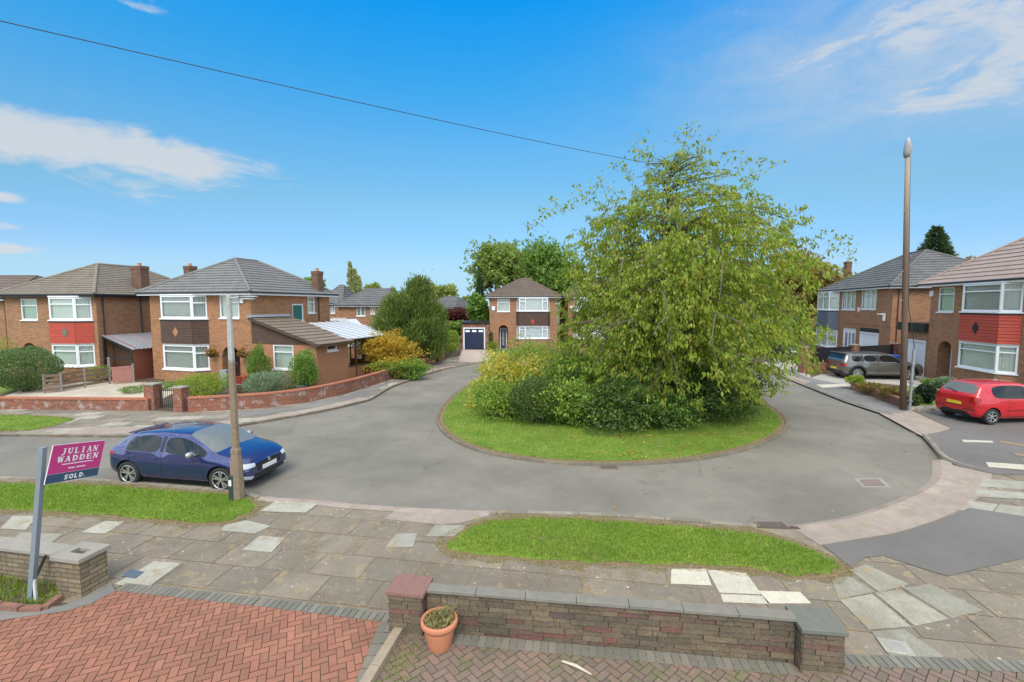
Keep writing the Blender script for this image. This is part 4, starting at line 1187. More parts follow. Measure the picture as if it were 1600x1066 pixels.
# ---------------- L2: grey roofed house with side extension
A = G(241, 592, GZ); E = G(497, 607, GZ)
h = House('brick_house', two(A), two(E - A), 1, 1, 'brown brick house with grey tiled roof and tan side extension behind the curved wall', group=GRP, z=GZ)
W_ = h.loc(397, 600).x; WE = h.loc(496, 607).x
h.W = W_; D_ = h.loc(517, 560, 'x', W_).y; h.D = D_
h.right = Fr((W_, 0, 0), (0, 1, 0), (1, 0, 0)); h.back = Fr((W_, D_, 0), (-1, 0, 0), (0, 1, 0)); h.left = Fr((0, D_, 0), (0, -1, 0), (-1, 0, 0))
ze = h.loc(395, 456, 'y', -.3).z
HL2 = h
pj = .55
a0, a1, s2, t2 = h.rect(250, 461.5, 298.5, 497.5, 'y', -pj)
_, _, s1, t1 = h.rect(253, 539, 301, 577, 'y', -pj)
x1 = h.loc(324, 480).x; side = max(.35, x1 - a1)
bx0, bx1 = a0 - side, x1
w2 = h.rect(342.6, 461, 373.4, 497)
ar = h.rect(347.5, 541, 375.5, 600)
top = min(t2, ze - .12)
zs = ar[3] - (ar[1] - ar[0]) / 2
g1 = h.rect(457, 475, 474.5, 502, 'x', W_); g2 = h.rect(481, 464, 492, 489, 'x', W_)
shell(h, [(bx0 + .05, bx1 - .05, s1 - .1, t1 + .02), (bx0 + .05, bx1 - .05, s2 - .1, top), (w2[0], w2[1], w2[2], min(w2[3], ze - .15)), (ar[0], ar[1], -.02, ar[3])],
      [g1[:4], (g2[0], g2[1], g2[2], g2[3])], zt=ze - .1, mat='brick_brown2')
bay(h, bx0, bx1, pj, side, s1, t1, s2, top, -.2, ze - .1, 'brick_brown2', 'hang_brown', ((0, 1, .24),), ((0, 1, .3),), 'net_grey', 'net_grey',
    (1.15, (t1 + s2) / 2 - .02, .23, .30, 'brick_tan'))
window(h.o, h.front, w2[0], w2[1], w2[2], min(w2[3], ze - .15), ((0, .5, None), (.5, 1, .3)), 'net')
window(h.o, h.right, g1[0], g1[1], g1[2], g1[3], ((0, 1, None),), None, pane='glass_green')
window(h.o, h.right, g2[0], g2[1], g2[2], g2[3], ((0, 1, .3),), 'net')
porch(h, h.front, ar[0], ar[1], zs, ar[3], .9, 'brick_brown2', lambda fr, d: door(h, fr, ar[0] + .05, ar[1] - .05, 2.15, d, 'door_dark', 'door_dark'))
arch_ring(h.o, h.front, ar[0], ar[1], zs, ar[3], .24, 'brick_brown2')
alarm_box(h, h.front, h.loc(378.5, 470).x, h.loc(378.5, 470).z, .11)
b = MB(); q = h.loc(388, 550); fbox(b, h.front, q.x - .07, q.x + .07, q.z - .12, q.z + .1, -.18, -.002); b.build('wall_lamp', M['white'], h.o, bevel=.02)
r0 = h.loc(367, 405, 'x', W_ / 2); r1 = h.loc(401, 409, 'x', W_ / 2)
hip_roof(h.o, 0, W_, 0, D_, ze, r0.z - ze, (W_ / 2, r0.y, W_ / 2, max(r1.y, r0.y + .5)), 'tile_grey', 13, .45)
cx = h.loc(495, 440, 'x', W_ - .2)
chimney(h.o, W_ - .15, cx.y, ze - .2, cx.z + .75 * 0 + h.loc(495, 424, 'x', W_ - .15).z - cx.z, .5, .55)
cz = h.loc(297, 416, 'y', D_ - .8)
chimney(h.o, cz.x, D_ - .8, ze + .3, cz.z, .6, .6)
pipe(h, h.right, h.loc(497, 480, 'x', W_).y, 0, ze - .1)
# extension
De = h.loc(545, 590, 'x', WE).y
zt_e = h.loc(450, 538).z; zhi = h.loc(397, 496).z
e1 = h.rect(426.4, 539, 458.7, 577); e2 = h.rect(511, 537, 527, 548, 'x', WE)
mb = MB()
ef = h.front; er = Fr((WE, 0, 0), (0, 1, 0), (1, 0, 0))
wall_panel(mb, ef, W_ + .002, WE, -.3, zt_e, [e1[:4]])
wall_panel(mb, er, 0, De, -.3, zt_e, [e2[:4]])
wall_panel(mb, Fr((WE, De, 0), (-1, 0, 0), (0, 1, 0)), 0, WE - W_, -.3, zt_e)
ext = mb.build('extension_wall', M['brick_tan'], h.o)
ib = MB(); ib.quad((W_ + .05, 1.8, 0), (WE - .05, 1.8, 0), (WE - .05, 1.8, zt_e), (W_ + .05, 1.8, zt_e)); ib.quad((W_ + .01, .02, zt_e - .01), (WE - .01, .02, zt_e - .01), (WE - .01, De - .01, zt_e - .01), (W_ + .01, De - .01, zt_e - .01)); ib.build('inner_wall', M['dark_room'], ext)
window(h.o, ef, *e1[:4], ((0, 1, .27),), 'net')
window(h.o, er, *e2[:4], ((0, 1, None),), None)
zlo = zt_e + .12
mb = MB()
slope(mb, (WE + .35, -.25, zlo - .1), (WE + .35, De + .1, zlo - .1), (W_ + .01, De + .1, zhi), (W_ + .01, -.25, zhi), 10)
er_ = mb.build('extension_roof', M['tile_taupe'], h.o)
mb = MB()   # tile hung gable
mb.add([ef.p(W_ + .003, zt_e, -.03), ef.p(WE + .2, zt_e, -.03), ef.p(WE + .2, zlo - .12, -.03), ef.p(W_ + .003, zhi - .08, -.03)], [(0, 1, 2, 3)])
mb.add([(W_, -.03, zt_e - .001), (WE + .3, -.03, zt_e - .001), (WE + .3, .1, zt_e - .001), (W_, .1, zt_e - .001)], [(0, 1, 2, 3)])
mb.build('gable_tiles', M['hang_brown'], er_)
mb = MB(); mb.bar((W_ + .02, -.24, zhi - .06), (WE + .36, -.24, zlo - .16), .05, .14); mb.build('bargeboard', M['hang_brown'], er_)
mb = MB(); mb.bx(WE + .30, WE + .34, -.2, De + .1, zlo - .24, zlo - .11); mb.build('fascia', M['wood_brown'], er_)
mb = MB(); mb.bx(W_ + .005, W_ + .05, -.25, De + .1, zhi - .02, zhi + .14); mb.bx(W_ + .01, W_ + .30, -.28, De + .12, zhi + .005, zhi + .035); mb.build('lead_flashing', M['lead'], er_)

# brown conservatory on the flank (its own thing)
co = empty('conservatory', h.A + h.u * WE + h.inw * De, math.atan2(h.u.y, h.u.x), 'dark brown timber conservatory with white polycarbonate roof beside the tan extension', 'conservatory')
CD = 4.6; dx = -.15
mb = MB()
for k in range(6):
    y = .05 + CD * k / 5.0
    mb.bx(dx - .05, dx + .05, y - .05, y + .05, 0, 2.4)
for z in (.75, 1.9, 2.35): mb.bx(dx - .04, dx + .04, .1, CD, z, z + .08)
for k in range(4): mb.bx(dx - 3 + k, dx - 2.93 + k, CD - .02, CD + .05, 0, 2.4)
mb.bx(dx - 3, dx - .05, CD - .01, CD + .04, 1.9, 1.98)
mb.build('timber_frame', M['wood_brown'], co)
mb = MB(); mb.bx(dx - .045, dx + .03, 0.1, CD, -.3, .74); mb.bx(dx - 3, dx - .05, CD - .02, CD + .03, -.3, .74); mb.build('dwarf_wall', M['brick_tan'], co)
mb = MB(); mb.quad((dx, 0.05, .75), (dx, CD, .75), (dx, CD, 2.4), (dx, .05, 2.4)); mb.quad((dx - 3, CD + .01, .75), (dx, CD + .01, .75), (dx, CD + .01, 2.4), (dx - 3, CD + .01, 2.4)); mb.build('glazing', M['glass'], co)
zl, zh = 2.48, 3.35
mb = MB(); mb.add([(dx + .35, -.1, zl), (dx + .35, CD + .5, zl), (dx - 3.6, CD + .5, zh), (dx - 3.6, -.1, zh), (dx + .35, -.1, zl + .05), (dx + .35, CD + .5, zl + .05), (dx - 3.6, CD + .5, zh + .05), (dx - 3.6, -.1, zh + .05)],
       [(3, 2, 1, 0), (4, 5, 6, 7), (0, 1, 5, 4), (1, 2, 6, 5), (2, 3, 7, 6), (3, 0, 4, 7)])
rf = mb.build('polycarbonate_roof', plain('white polycarbonate', (0.42, 0.44, 0.47), 0.4, .05), co)
mb = MB()
for k in range(8):
    y = -.1 + (CD + .6) * k / 7; mb.bar((dx + .36, y, zl + .07), (dx - 3.6, y, zh + .07), .05, .03)
mb.build('glazing_bar', M['white'], rf)

# ---------------- L1
A = G(17, 590, GZ); u1 = (E - G(241, 592, GZ)); u1 = Vector((u1.x, u1.y, 0)).normalized()
u1 = Vector((math.cos(R(-9)), math.sin(R(-9)), 0))
h = House('brick_house', two(A), u1, 1, 6.8, 'brown brick house with weathered hip roof and red tile hung bay at far left', group=GRP, z=GZ)
W_ = h.loc(158, 590).x; h.W = W_; D_ = 7.0; h.D = D_
h.right = Fr((W_, 0, 0), (0, 1, 0), (1, 0, 0)); h.back = Fr((W_, D_, 0), (-1, 0, 0), (0, 1, 0)); h.left = Fr((0, D_, 0), (0, -1, 0), (-1, 0, 0))
HL1 = h
ze = h.loc(60, 460, 'y', -.3).z
a0, a1, s2, t2 = h.rect(70, 464.5, 115, 500, 'y', -pj); _, _, s1, t1 = h.rect(75, 538.5, 118, 572, 'y', -pj)
x1 = h.loc(144, 480).x; side = max(.35, x1 - a1); bx0, bx1 = a0 - side * .6, x1
top = min(t2, ze - .14)
w2 = h.rect(32, 467, 58, 500); ar = h.rect(37, 536, 58, 590); zs = ar[3] - (ar[1] - ar[0]) / 2
shell(h, [(bx0 + .3, bx1 - .05, s1 - .1, t1 + .02), (bx0 + .3, bx1 - .05, s2 - .1, top), (w2[0], w2[1], w2[2], min(w2[3], ze - .15)), (ar[0], ar[1], -.02, ar[3])], zt=ze - .1)
bay(h, bx0, bx1, pj, side, s1, t1, s2, top, -.2, ze - .1, 'brick_brown', 'hang_red', ((0, 1, .27),), ((0, 1, .3),), 'net', 'net', (a1 - a0 - .95, (t1 + s2) / 2 - .02, .22, .3, 'slate_cap'))
window(h.o, h.front, w2[0], w2[1], w2[2], min(w2[3], ze - .15), ((0, 1, .3),), 'net_green')
porch(h, h.front, ar[0], ar[1], zs, ar[3], .9, 'brick_brown', lambda fr, d: door(h, fr, ar[0] + .05, ar[1] - .05, 2.1, d, 'door_dark', 'white'))
arch_ring(h.o, h.front, ar[0], ar[1], zs, ar[3], .24, 'brick_tan')
r0 = h.loc(152, 413.5, 'y', D_ / 2); r1 = h.loc(194, 416, 'y', D_ / 2 + 1.0)
r0 = h.loc(152, 413.5, 'x', W_ / 2 + .2)
hip_roof(h.o, 0, W_, 0, D_ + 1.5, ze, r0.z - ze, (W_ / 2 + .2, min(r0.y, 4.2), W_ / 2 + .2, 5.6), 'tile_brown', 16, .4, gutter='black', fascia='black')
q = h.loc(218, 416, 'x', W_ - .3)
chimney(h.o, W_ - .3, q.y, ze - .2, q.z, .75, .6)
pipe(h, h.right, .35, 0, ze - .1); pipe(h, h.right, h.loc(219, 480, 'x', W_).y, 0, ze - .1)

# ---------------- F and F2: houses facing down the close
def far_house(px0, px1, label, mirror=False):
    A = G(px0, 546, GZ)
    h = House('brick_house', two(A), (1, .02), 1, 7, label, group=GRP, z=GZ)
    W_ = h.loc(px1, 546).x; h.W = W_
    h.right = Fr((W_, 0, 0), (0, 1, 0), (1, 0, 0)); h.back = Fr((W_, 7, 0), (-1, 0, 0), (0, 1, 0)); h.left = Fr((0, 7, 0), (0, -1, 0), (-1, 0, 0))
    ze = h.loc(px0 + 5, 463, 'y', -.3).z
    off = px0 - 765
    mx = (lambda a, b: (px0 + px1 - b - off, px0 + px1 - a - off)) if mirror else (lambda a, b: (a + off, b + off))
    a, b = mx(811, 856)
    a0, a1, s2, t2 = h.rect(a, 465.5, b, 486, 'y', -.5); _, _, s1, t1 = h.rect(a, 510, b, 529, 'y', -.5)
    bx0, bx1 = a0 - .25, a1 + .25; top = min(t2, ze - .14)
    a, b = mx(777, 796.6); w2 = h.rect(a, 467, b, 487)
    a, b = mx(779, 794); ar = h.rect(a, 508, b, 545); zs = ar[3] - (ar[1] - ar[0]) / 2
    shell(h, [(bx0 + .2, bx1 - .2, s1 - .1, t1 + .02), (bx0 + .2, bx1 - .2, s2 - .1, top), (w2[0], w2[1], w2[2], min(w2[3], ze - .15)), (ar[0], ar[1], -.02, ar[3])], zt=ze - .1)
    lt = ((0, .2, .25), (.2, .84, None), (.84, 1, .25))
    bay(h, bx0, bx1, .5, .25, s1, t1, s2, top, -.2, ze - .1, 'brick_brown', 'hang_brown', lt, ((0, 1, None),), 'net_white', 'net_white', ((a1 - a0) * .48, (t1 + s2) / 2 - .3, .22, .3, 'hang_red'))
    window(h.o, h.front, w2[0], w2[1], w2[2], min(w2[3], ze - .15), ((0, 1, .28),), 'net')
    porch(h, h.front, ar[0], ar[1], zs, ar[3], .8, 'brick_brown', lambda fr, d: door(h, fr, ar[0] + .15, ar[1] - .15, 2.1, d, 'navy', 'white', ((.3, .7, .15, .9),)))
    arch_ring(h.o, h.front, ar[0], ar[1], zs, ar[3], .24, 'brick_tan')
    q = h.loc(771 + off, 482); alarm_box(h, h.front, q.x, q.z, .16)
    zr = h.loc((px0 + px1) / 2, 436, 'y', 3.5).z
    hip_roof(h.o, 0, W_, 0, 7, ze, zr - ze, (W_ / 2 - .1, 3.5, W_ / 2 + .6, 3.5), 'tile_umber', 15, .4)
    return h
HF = far_house(765, 870, 'brown brick house with arched porch attached to the garage with the navy door')
HF2 = far_house(887, 992, 'brown brick house at the end of the close mostly hidden behind the weeping tree', True)
# garage with navy door
A = G(722, 546, GZ)
h = House('garage', two(A), (1, .02), 1, 5, 'flat roofed brick garage with navy blue panelled door and white frame', 'garage', z=GZ)
h.W = h.loc(764, 546).x; W_ = h.W
h.right = Fr((W_, 0, 0), (0, 1, 0), (1, 0, 0)); h.left = Fr((0, 5, 0), (0, -1, 0), (-1, 0, 0)); h.back = Fr((W_, 5, 0), (-1, 0, 0), (0, 1, 0))
d0, d1, _, zt = h.rect(724, 512, 758, 546); ztop = h.loc(740, 505).z
mb = MB()
for f, L in ((h.front, W_), (h.right, 5), (h.left, 5), (h.back, W_)):
    wall_panel(mb, f, 0, L, -.3, ztop, [(d0, d1, -.02, zt)] if f is h.front else [])
mb.build('wall', M['brick_red'], h.o)
mb = MB(); mb.bx(-.12, W_ + .1, -.2, 5.1, ztop, ztop + .1); mb.build('roof', M['black'], h.o)
def garage_door(h, fr, d0, d1, zt, mat, frame, windows=False, ribs=5, panelled=False):
    b = MB(); w = .12
    fbox(b, fr, d0, d0 + w, 0, zt, -.02, .10); fbox(b, fr, d1 - w, d1, 0, zt, -.02, .10); fbox(b, fr, d0 + w, d1 - w, zt - w, zt, -.02, .10)
    if frame: b.build('door_frame', M[frame], h.o)
    b = MB(); H_ = zt - w
    for k in range(ribs):
        fbox(b, fr, d0 + w, d1 - w, .02 + (H_ - .02) * k / ribs + .012, .02 + (H_ - .02) * (k + 1) / ribs - .004, .07, .11)
    fbox(b, fr, d0 + w, d1 - w, .02, H_, .085, .12)
    d = b.build('garage_door', M[mat], h.o)
    if windows:
        b = MB(); L = d1 - d0 - 2 * w
        for c in (.16, .5, .84): fbox(b, fr, d0 + w + L * c - .22, d0 + w + L * c + .22, H_ * .84, H_ * .93, .06, .075)
        b.build('door_window', M['net_white'], d)
    return d
garage_door(h, h.front, d0, d1, zt, 'navy', 'white', True)

# ---------------- R1: near right house with red hung tiles
A = G(1446, 589, GZ)
h = House('brick_house', two(A), (-.20, -.98), 1, 8, 'brown brick house with pinkish roof and red tile hung bay behind the red car', group=GRP, z=GZ)
HR1 = h
W_ = h.loc(1607, 600).x; D_ = 7.6; h.W = W_; h.D = D_
h.right = Fr((W_, 0, 0), (0, 1, 0), (1, 0, 0)); h.back = Fr((W_, D_, 0), (-1, 0, 0), (0, 1, 0)); h.left = Fr((0, D_, 0), (0, -1, 0), (-1, 0, 0))
ze = h.loc(1500, 441, 'y', -.4).z
pj = .6
a0, a1, s2, t2 = h.rect(1503, 442, 1556, 487, 'y', -pj); _, _, s1, t1 = h.rect(1501, 536, 1553, 577.5, 'y', -pj)
x1 = h.loc(1597, 500).x; side = min(max(.4, x1 - a1), 1.2); bx0, bx1 = a0 - .5, a1 + side
top = min(t2, ze - .16)
w2 = h.rect(1466, 449, 1491, 487.5); ar = h.rect(1464, 533, 1487, 590); zs = ar[3] - (ar[1] - ar[0]) / 2
shell(h, [(bx0 + .3, bx1 - .1, s1 - .1, t1 + .02), (bx0 + .3, bx1 - .1, s2 - .1, top), (w2[0], w2[1], w2[2], min(w2[3], ze - .15)), (ar[0], ar[1], -.02, ar[3])], zt=ze - .1)
bay(h, bx0, bx1, pj, .5, s1, t1, s2, top, -.2, ze - .1, 'brick_brown', 'hang_red', ((0, 1, .24),), ((0, 1, .22),), 'net', 'net_grey', ((a1 - a0) * .52, (t1 + s2) / 2 - .04, .24, .34, 'black'))
window(h.o, h.front, w2[0], w2[1], w2[2], min(w2[3], ze - .15), ((0, 1, .26),), 'net_green')
def dr(fr, d):
    door(h, fr, ar[0] + .08, ar[1] - .05, 2.3, d, 'navy', 'white', ((.55, .85, .2, .9),))
porch(h, h.front, ar[0], ar[1], zs, ar[3], .75, 'brick_brown', dr)
arch_ring(h.o, h.front, ar[0], ar[1], zs, ar[3], .26, 'brick_tan')
q = h.loc(1457, 459); alarm_box(h, h.front, q.x, q.z, .14)
r0 = h.loc(1640, 362, 'x', W_ / 2)
zr = ze + 3.0
hip_roof(h.o, 0, W_, 0, D_, ze, 3.0, (W_ / 2, D_ / 2 - .3, W_ / 2, D_ / 2 + .6), 'tile_pink', 12, .5)
# garage R (attached, white door)
B_ = G(1402, 582, GZ)
A2 = h.A - h.u * (-0.0)
ug = Vector((-.30, -.95, 0)).normalized()
g = House('garage', (h.A.x - ug.x * 3.3, h.A.y - ug.y * 3.3), ug, 3.28, 5, 'brick garage with white panelled door and black fascia next to the red bay house', 'garage', z=GZ)
d0, d1, _, zt = g.rect(1418, 531, 1445, 588); ztop = g.loc(1425, 514).z
d1 = min(d1, 3.2)
mb = MB()
wall_panel(mb, g.front, 0, 3.28, -.3, ztop, [(d0, d1, -.02, zt)]); wall_panel(mb, Fr((0, 5, 0), (0, -1, 0), (-1, 0, 0)), 0, 5, -.3, ztop)
mb.build('wall', M['brick_brown'], g.o)
mb = MB(); mb.bx(-.15, 3.27, -.22, 5, ztop - .12, ztop + .42); mb.build('fascia', M['black'], g.o)
garage_door(g, g.front, d0, d1, zt, 'white', 'white', False, 4)

# ---------------- R2: grey roof house beyond
C2 = G(1388, 573, GZ); u2 = Vector((-.24, -.97, 0)).normalized(); WL = 12.0
A = C2 - u2 * WL
h = House('brick_house', two(A), u2, WL, 9, 'brown brick house with dark grey roof and slate blue clad bay behind the black fence', group=GRP, z=GZ)
ze = h.loc(1350, 450, 'y', -.3).z
a0, a1, s2, t2 = h.rect(1276, 455, 1294, 484, 'y', -.6); _, _, s1, t1 = h.rect(1274, 515, 1293, 540, 'y', -.6)
x1 = h.loc(1311, 480).x; side = min(1.0, max(.4, x1 - a1)); bx0, bx1 = a0 - .5, a1 + side
wA = h.rect(1315.5, 453, 1337, 484); wB = h.rect(1346, 451.5, 1369.5, 483.5)
dA = h.rect(1316.5, 513, 1336, 560); gA = h.rect(1343, 513, 1372, 560)
top = min(t2, ze - .14)
shell(h, [(bx0 + .3, bx1 - .1, s1 - .1, t1 + .02), (bx0 + .3, bx1 - .1, s2 - .1, top), (wA[0], wA[1], wA[2], min(wA[3], ze - .14)), (wB[0], wB[1], wB[2], min(wB[3], ze - .14)),
          (dA[0], dA[1], -.02, dA[3]), (gA[0], gA[1], -.02, gA[3])], zt=ze - .1)
bay(h, bx0, bx1, .6, side * .8, s1, t1, s2, top, -.2, ze - .1, 'brick_brown', 'slate_blue', ((0, .5, .25), (.5, 1, .25)), ((0, 1, .25),), 'net', 'net')
for ww in (wA, wB): window(h.o, h.front, ww[0], ww[1], ww[2], min(ww[3], ze - .14), ((0, .33, None), (.33, .67, .25), (.67, 1, None)), 'net')
door(h, h.front, dA[0], dA[1], dA[3], .12, 'white', 'white', ((.1, .3, .3, .85), (.42, .58, .3, .85), (.7, .9, .3, .85)))
b = MB(); fbox(b, h.front, gA[0], gA[1], gA[3] - .32, gA[3], -.03, .1); b.build('garage_fascia', M['black'], h.o)
garage_door(h, h.front, gA[0], gA[1], gA[3] - .32, 'white', 'white', False, 5)
b = MB(); fbox(b, h.front, h.loc(1312, 503).x, WL + .02, 2.95, 3.03, -.03, .02); b.build('string_course', M['brick_brown2'], h.o)
q = h.loc(1345, 484); alarm_box(h, h.front, q.x - .25, q.z, .14)
q = h.loc(1384, 492); b = MB(); fbox(b, h.front, q.x - .5, q.x + .1, q.z, q.z + .1, -.35, -.05); fbox(b, h.front, q.x - .05, q.x + .08, q.z - .45, q.z, -.18, -.04); b.build('security_camera', M['white'], h.o)
pipe(h, h.right, .35, 0, ze - .1, 'door_dark')
hip_roof(h.o, 0, WL, 0, 9, ze, 3.0, (4.6, 4.5, WL - 5.0, 4.5), 'tile_dark', 14, .45)
# ---------------- simple distant houses
def far_simple(px0, px1, eave_y, apex_y, Y, D, wall, tile, label, wins=(), rot=0.0, ridge=.25, ch=None, ftype='white'):
    a = atd(px0, eave_y, Y); b = atd(px1, eave_y, Y)
    Wd = (b.x - a.x) / max(.2, math.cos(rot))
    h = House('distant_house', (a.x, a.y), (math.cos(rot), math.sin(rot)), Wd, D, label, group='houses beyond the close', z=GZ)
    ze = a.z - GZ
    mb = MB()
    for f, L in ((h.front, Wd), (h.right, D), (h.left, D), (h.back, Wd)): wall_panel(mb, f, 0, L, -.3, ze - .05, [h.rect(*w)[:4] for w in wins] if f is h.front else [])
    o = mb.build('wall', M[wall], h.o)
    ib = MB(); ib.quad((.05, 1, 0), (Wd - .05, 1, 0), (Wd - .05, 1, ze - .1), (.05, 1, ze - .1)); ib.build('inner_wall', M['dark_room'], o)
    for w in wins:
        r = h.rect(*w); window(h.o, h.front, r[0], r[1], r[2], r[3], ((0, .5, .3), (.5, 1, None)), 'net_grey')
    zr = atd((px0 + px1) / 2, apex_y, Y + D / 2).z - GZ
    hip_roof(h.o, 0, Wd, 0, D, ze, zr - ze, (Wd * ridge, D / 2, Wd * (1 - ridge), D / 2), tile, 8, .4, fascia=ftype, hipr=.07)
    if ch:
        for cxp, cyp, c0 in ch:
            q = h.loc(cxp, cyp, 'y', D / 2)
            chimney(h.o, q.x, D / 2, ze, q.z, .7, .7)
    return h
far_simple(529, 605, 477, 452, 50, 9, 'brick_brown', 'tile_dark', 'brown brick house with grey roof seen between the tan extension and the conifer', [(557, 478.5, 570.5, 494), (579, 479, 585.5, 491)], -.12, .22)
far_simple(500, 532, 474, 446, 56, 8, 'brick_brown', 'tile_dark', 'brick house whose dark roof shows just behind the grey roofed house', [(516.5, 475, 523, 490)], 0, .4)
far_simple(560, 622, 474, 457, 66, 9, 'brick_brown', 'tile_umber', 'far brick house with umber roof and chimney left of the conifer', [], 0, .25, [(571, 452, 0)])
far_simple(662, 712, 480, 464, 72, 9, 'brick_brown', 'tile_dark', 'far house with grey roof just right of the conifer', [(668, 483, 674, 490), (686, 484, 692, 493)], -.3, .3, [(676, 460, 0)])
far_simple(704, 748, 483, 473, 88, 10, 'brick_brown', 'tile_grey', 'farthest house with pale grey roof behind the red maple', [], -.2, .3)
far_simple(-170, 5, 466, 432, 31, 9, 'brick_brown', 'tile_umber', 'dark brick house partly outside the frame at the far left', [(-120, 470, -60, 500)], 0, .3)
far_simple(1270, 1345, 452, 421, 62, 9, 'brick_brown', 'tile_umber', 'brick house with red chimney peeking over the dark grey roof', [], 0, .35, [(1325, 409, 0)])
# white conservatory with finial behind
c0 = atd(517, 515, 40); c1 = atd(557, 515, 40)
o = empty('garden_room', (c0.x, c0.y, GZ), 0, 'white gabled conservatory with ridge crest behind the extension roof', 'conservatory')
Wc = c1.x - c0.x; za = c0.z - GZ; zb = atd(530, 498, 40).z - GZ
mb = MB(); mb.add([(0, 0, za), (Wc, 0, za), (Wc * .62, 0, zb - .1), (0, 2.5, za), (Wc, 2.5, za), (Wc * .62, 2.5, zb - .1), (0, 0, zb - .15), (0, 2.5, zb - .15)],
       [(1, 4, 5, 2), (6, 2, 5, 7), (0, 6, 7, 3)]); mb.build('roof', M['white'], o)
mb = MB(); mb.bar((0, -.03, zb - .12), (Wc * .62, -.03, zb - .12), .08, .12); mb.bar((Wc * .62, -.03, zb - .12), (Wc, -.03, za), .08, .14); mb.bar((Wc * .1, -.03, za), (Wc, -.03, za), .08, .12)
for k in range(4): mb.bar((Wc * (.35 + .12 * k), -.03, za), (Wc * (.35 + .12 * k), -.03, zb - .2 - .12 * abs(k - 2.2)), .05, .05)
for k in range(14): mb.bx(Wc * .045 * k, Wc * .045 * k + .04, .0, .03, zb - .1, zb + .08)
mb.build('gable_frame', M['white'], o)
mb = MB(); mb.bx(0, Wc, 0.02, 2.4, 0, .8); mb.build('dwarf_wall', M['brick_brown'], o)
mb = MB(); mb.bx(0.02, Wc - .02, 0.04, 2.3, .8, za); mb.build('glazing', M['net_grey'], o)
# ============================================================ WALLS, FENCES, STREET FURNITURE
def wall_thing(name, pts, h, label, mat, coping, t=.22, ch=.075, cov=.03, group=None, z=LZ, cmat2=None):
    P = pts
    o = empty(name, (P[0][0], P[0][1], z), 0, label, 'wall', group)
    L = [(p[0] - P[0][0], p[1] - P[0][1]) for p in P]
    b = MB(); ribbon(b, L, 0, t, -.15, h); b.build('brickwork', M[mat], o)
    b = MB(); ribbon(b, L, -cov, t + cov, h, h + ch); b.build('coping', M[coping], o)
    return o
wp = smooth_poly(PX(W_left[:5]), False, 1)
wall_thing('garden_wall', wp, .46, 'low straight red brick wall with whitish patches in front of the gravel garden', 'brick_red', 'brick_red_clean')
wp = smooth_poly(PX([(294, 645), (350, 642), (420, 637), (480, 629), (540, 616), (590, 600), (640, 584), (662, 574), (682, 567)]), False, 2)
wall_thing('garden_wall', wp, .58, 'long curved red brick wall with brick on edge coping round the corner garden', 'brick_red', 'brick_red_clean')
def pier(name, px, py, s, h, label, rot, mat='brick_red', cap='concrete', group='brick gate piers', cat='pier'):
    p = G(px, py, LZ)
    o = empty(name, p, rot, label, cat, group)
    b = MB(); b.bx(-s / 2, s / 2, -s / 2, s / 2, -.15, h); b.build('shaft', M[mat], o)
    b = MB(); b.bx(-s / 2 - .03, s / 2 + .03, -s / 2 - .03, s / 2 + .03, h, h + .06); b.build('cap', M[cap], o, bevel=.012)
    return o
pier('gate_pier', 241, 639, .46, 1.08, 'red brick gate pier left of the iron gate', R(-6))
pier('gate_pier', 284, 642, .40, 1.0, 'red brick gate pier right of the iron gate beside the lime bush', R(-6))
pier('gate_pier', 686, 566, .40, 1.4, 'tall red brick pier ending the curved wall by the trellis', R(50))
# iron gate
a = G(251, 640, LZ); b_ = G(276, 641.5, LZ)
o = empty('iron_gate', a, math.atan2(b_.y - a.y, b_.x - a.x), 'black wrought iron garden gate between two brick piers', 'gate')
Lg = (b_ - a).length
mb = MB(); mb.bx(0, Lg, -.012, .012, .12, .15); mb.bx(0, Lg, -.012, .012, .85, .88); mb.bx(0, .03, -.015, .015, .05, 1.0); mb.bx(Lg - .03, Lg, -.015, .015, .05, 1.0)
mb.build('gate_frame', M['iron'], o)
mb = MB()
for k in range(1, 8): mb.bx(Lg * k / 8 - .008, Lg * k / 8 + .008, -.008, .008, .14, .98 - .02 * abs(k - 4))
mb.build('gate_bars', M['iron'], o)
# trellis panel on the curved wall
a = G(664, 572, LZ); b_ = G(683, 567, LZ)
o = empty('trellis_panel', (a.x, a.y, LZ + .66), math.atan2(b_.y - a.y, b_.x - a.x), 'weathered grey timber fence panel standing on the curved wall by the conifer', 'fence')
Lg = (b_ - a).length
M['wood_grey'] = plain('weathered grey wood', (0.26, 0.235, 0.21), .9, .25, 8)
mb = MB()
for k in range(11): mb.bx(0, Lg, .09, .115, .0 + k * .085, .07 + k * .085)
mb.build('slats', M['wood_grey'], o)
mb = MB(); mb.bx(-.04, .04, .05, .15, 0, .97); mb.build('post', M['wood_grey'], o)
mb = MB(); mb.bx(Lg - .06, Lg + .02, .05, .15, 0, .97); mb.build('post', M['wood_grey'], o)
a = G(689, 563, LZ); b_ = G(697, 557, LZ)
M['wood_red'] = plain('red brown stained timber', (0.26, 0.085, 0.05), .75, .2, 5)
M['wood_pink'] = plain('faded red timber', (0.42, 0.19, 0.15), .8, .2, 5)
o = empty('fence_panel', a, math.atan2(b_.y - a.y, b_.x - a.x), 'brown overlapping fence panel just right of the tall pier', 'fence'); Lg = (b_ - a).length
mb = MB()
for k in range(9): mb.bx(0, Lg, 0, .03, .05 + k * .14, .18 + k * .14)
mb.build('boards', M['brick_tan'], o)
mb = MB(); mb.bx(Lg, Lg + .1, -.03, .07, 0, 1.4); mb.build('post', M['wood_brown'], o)
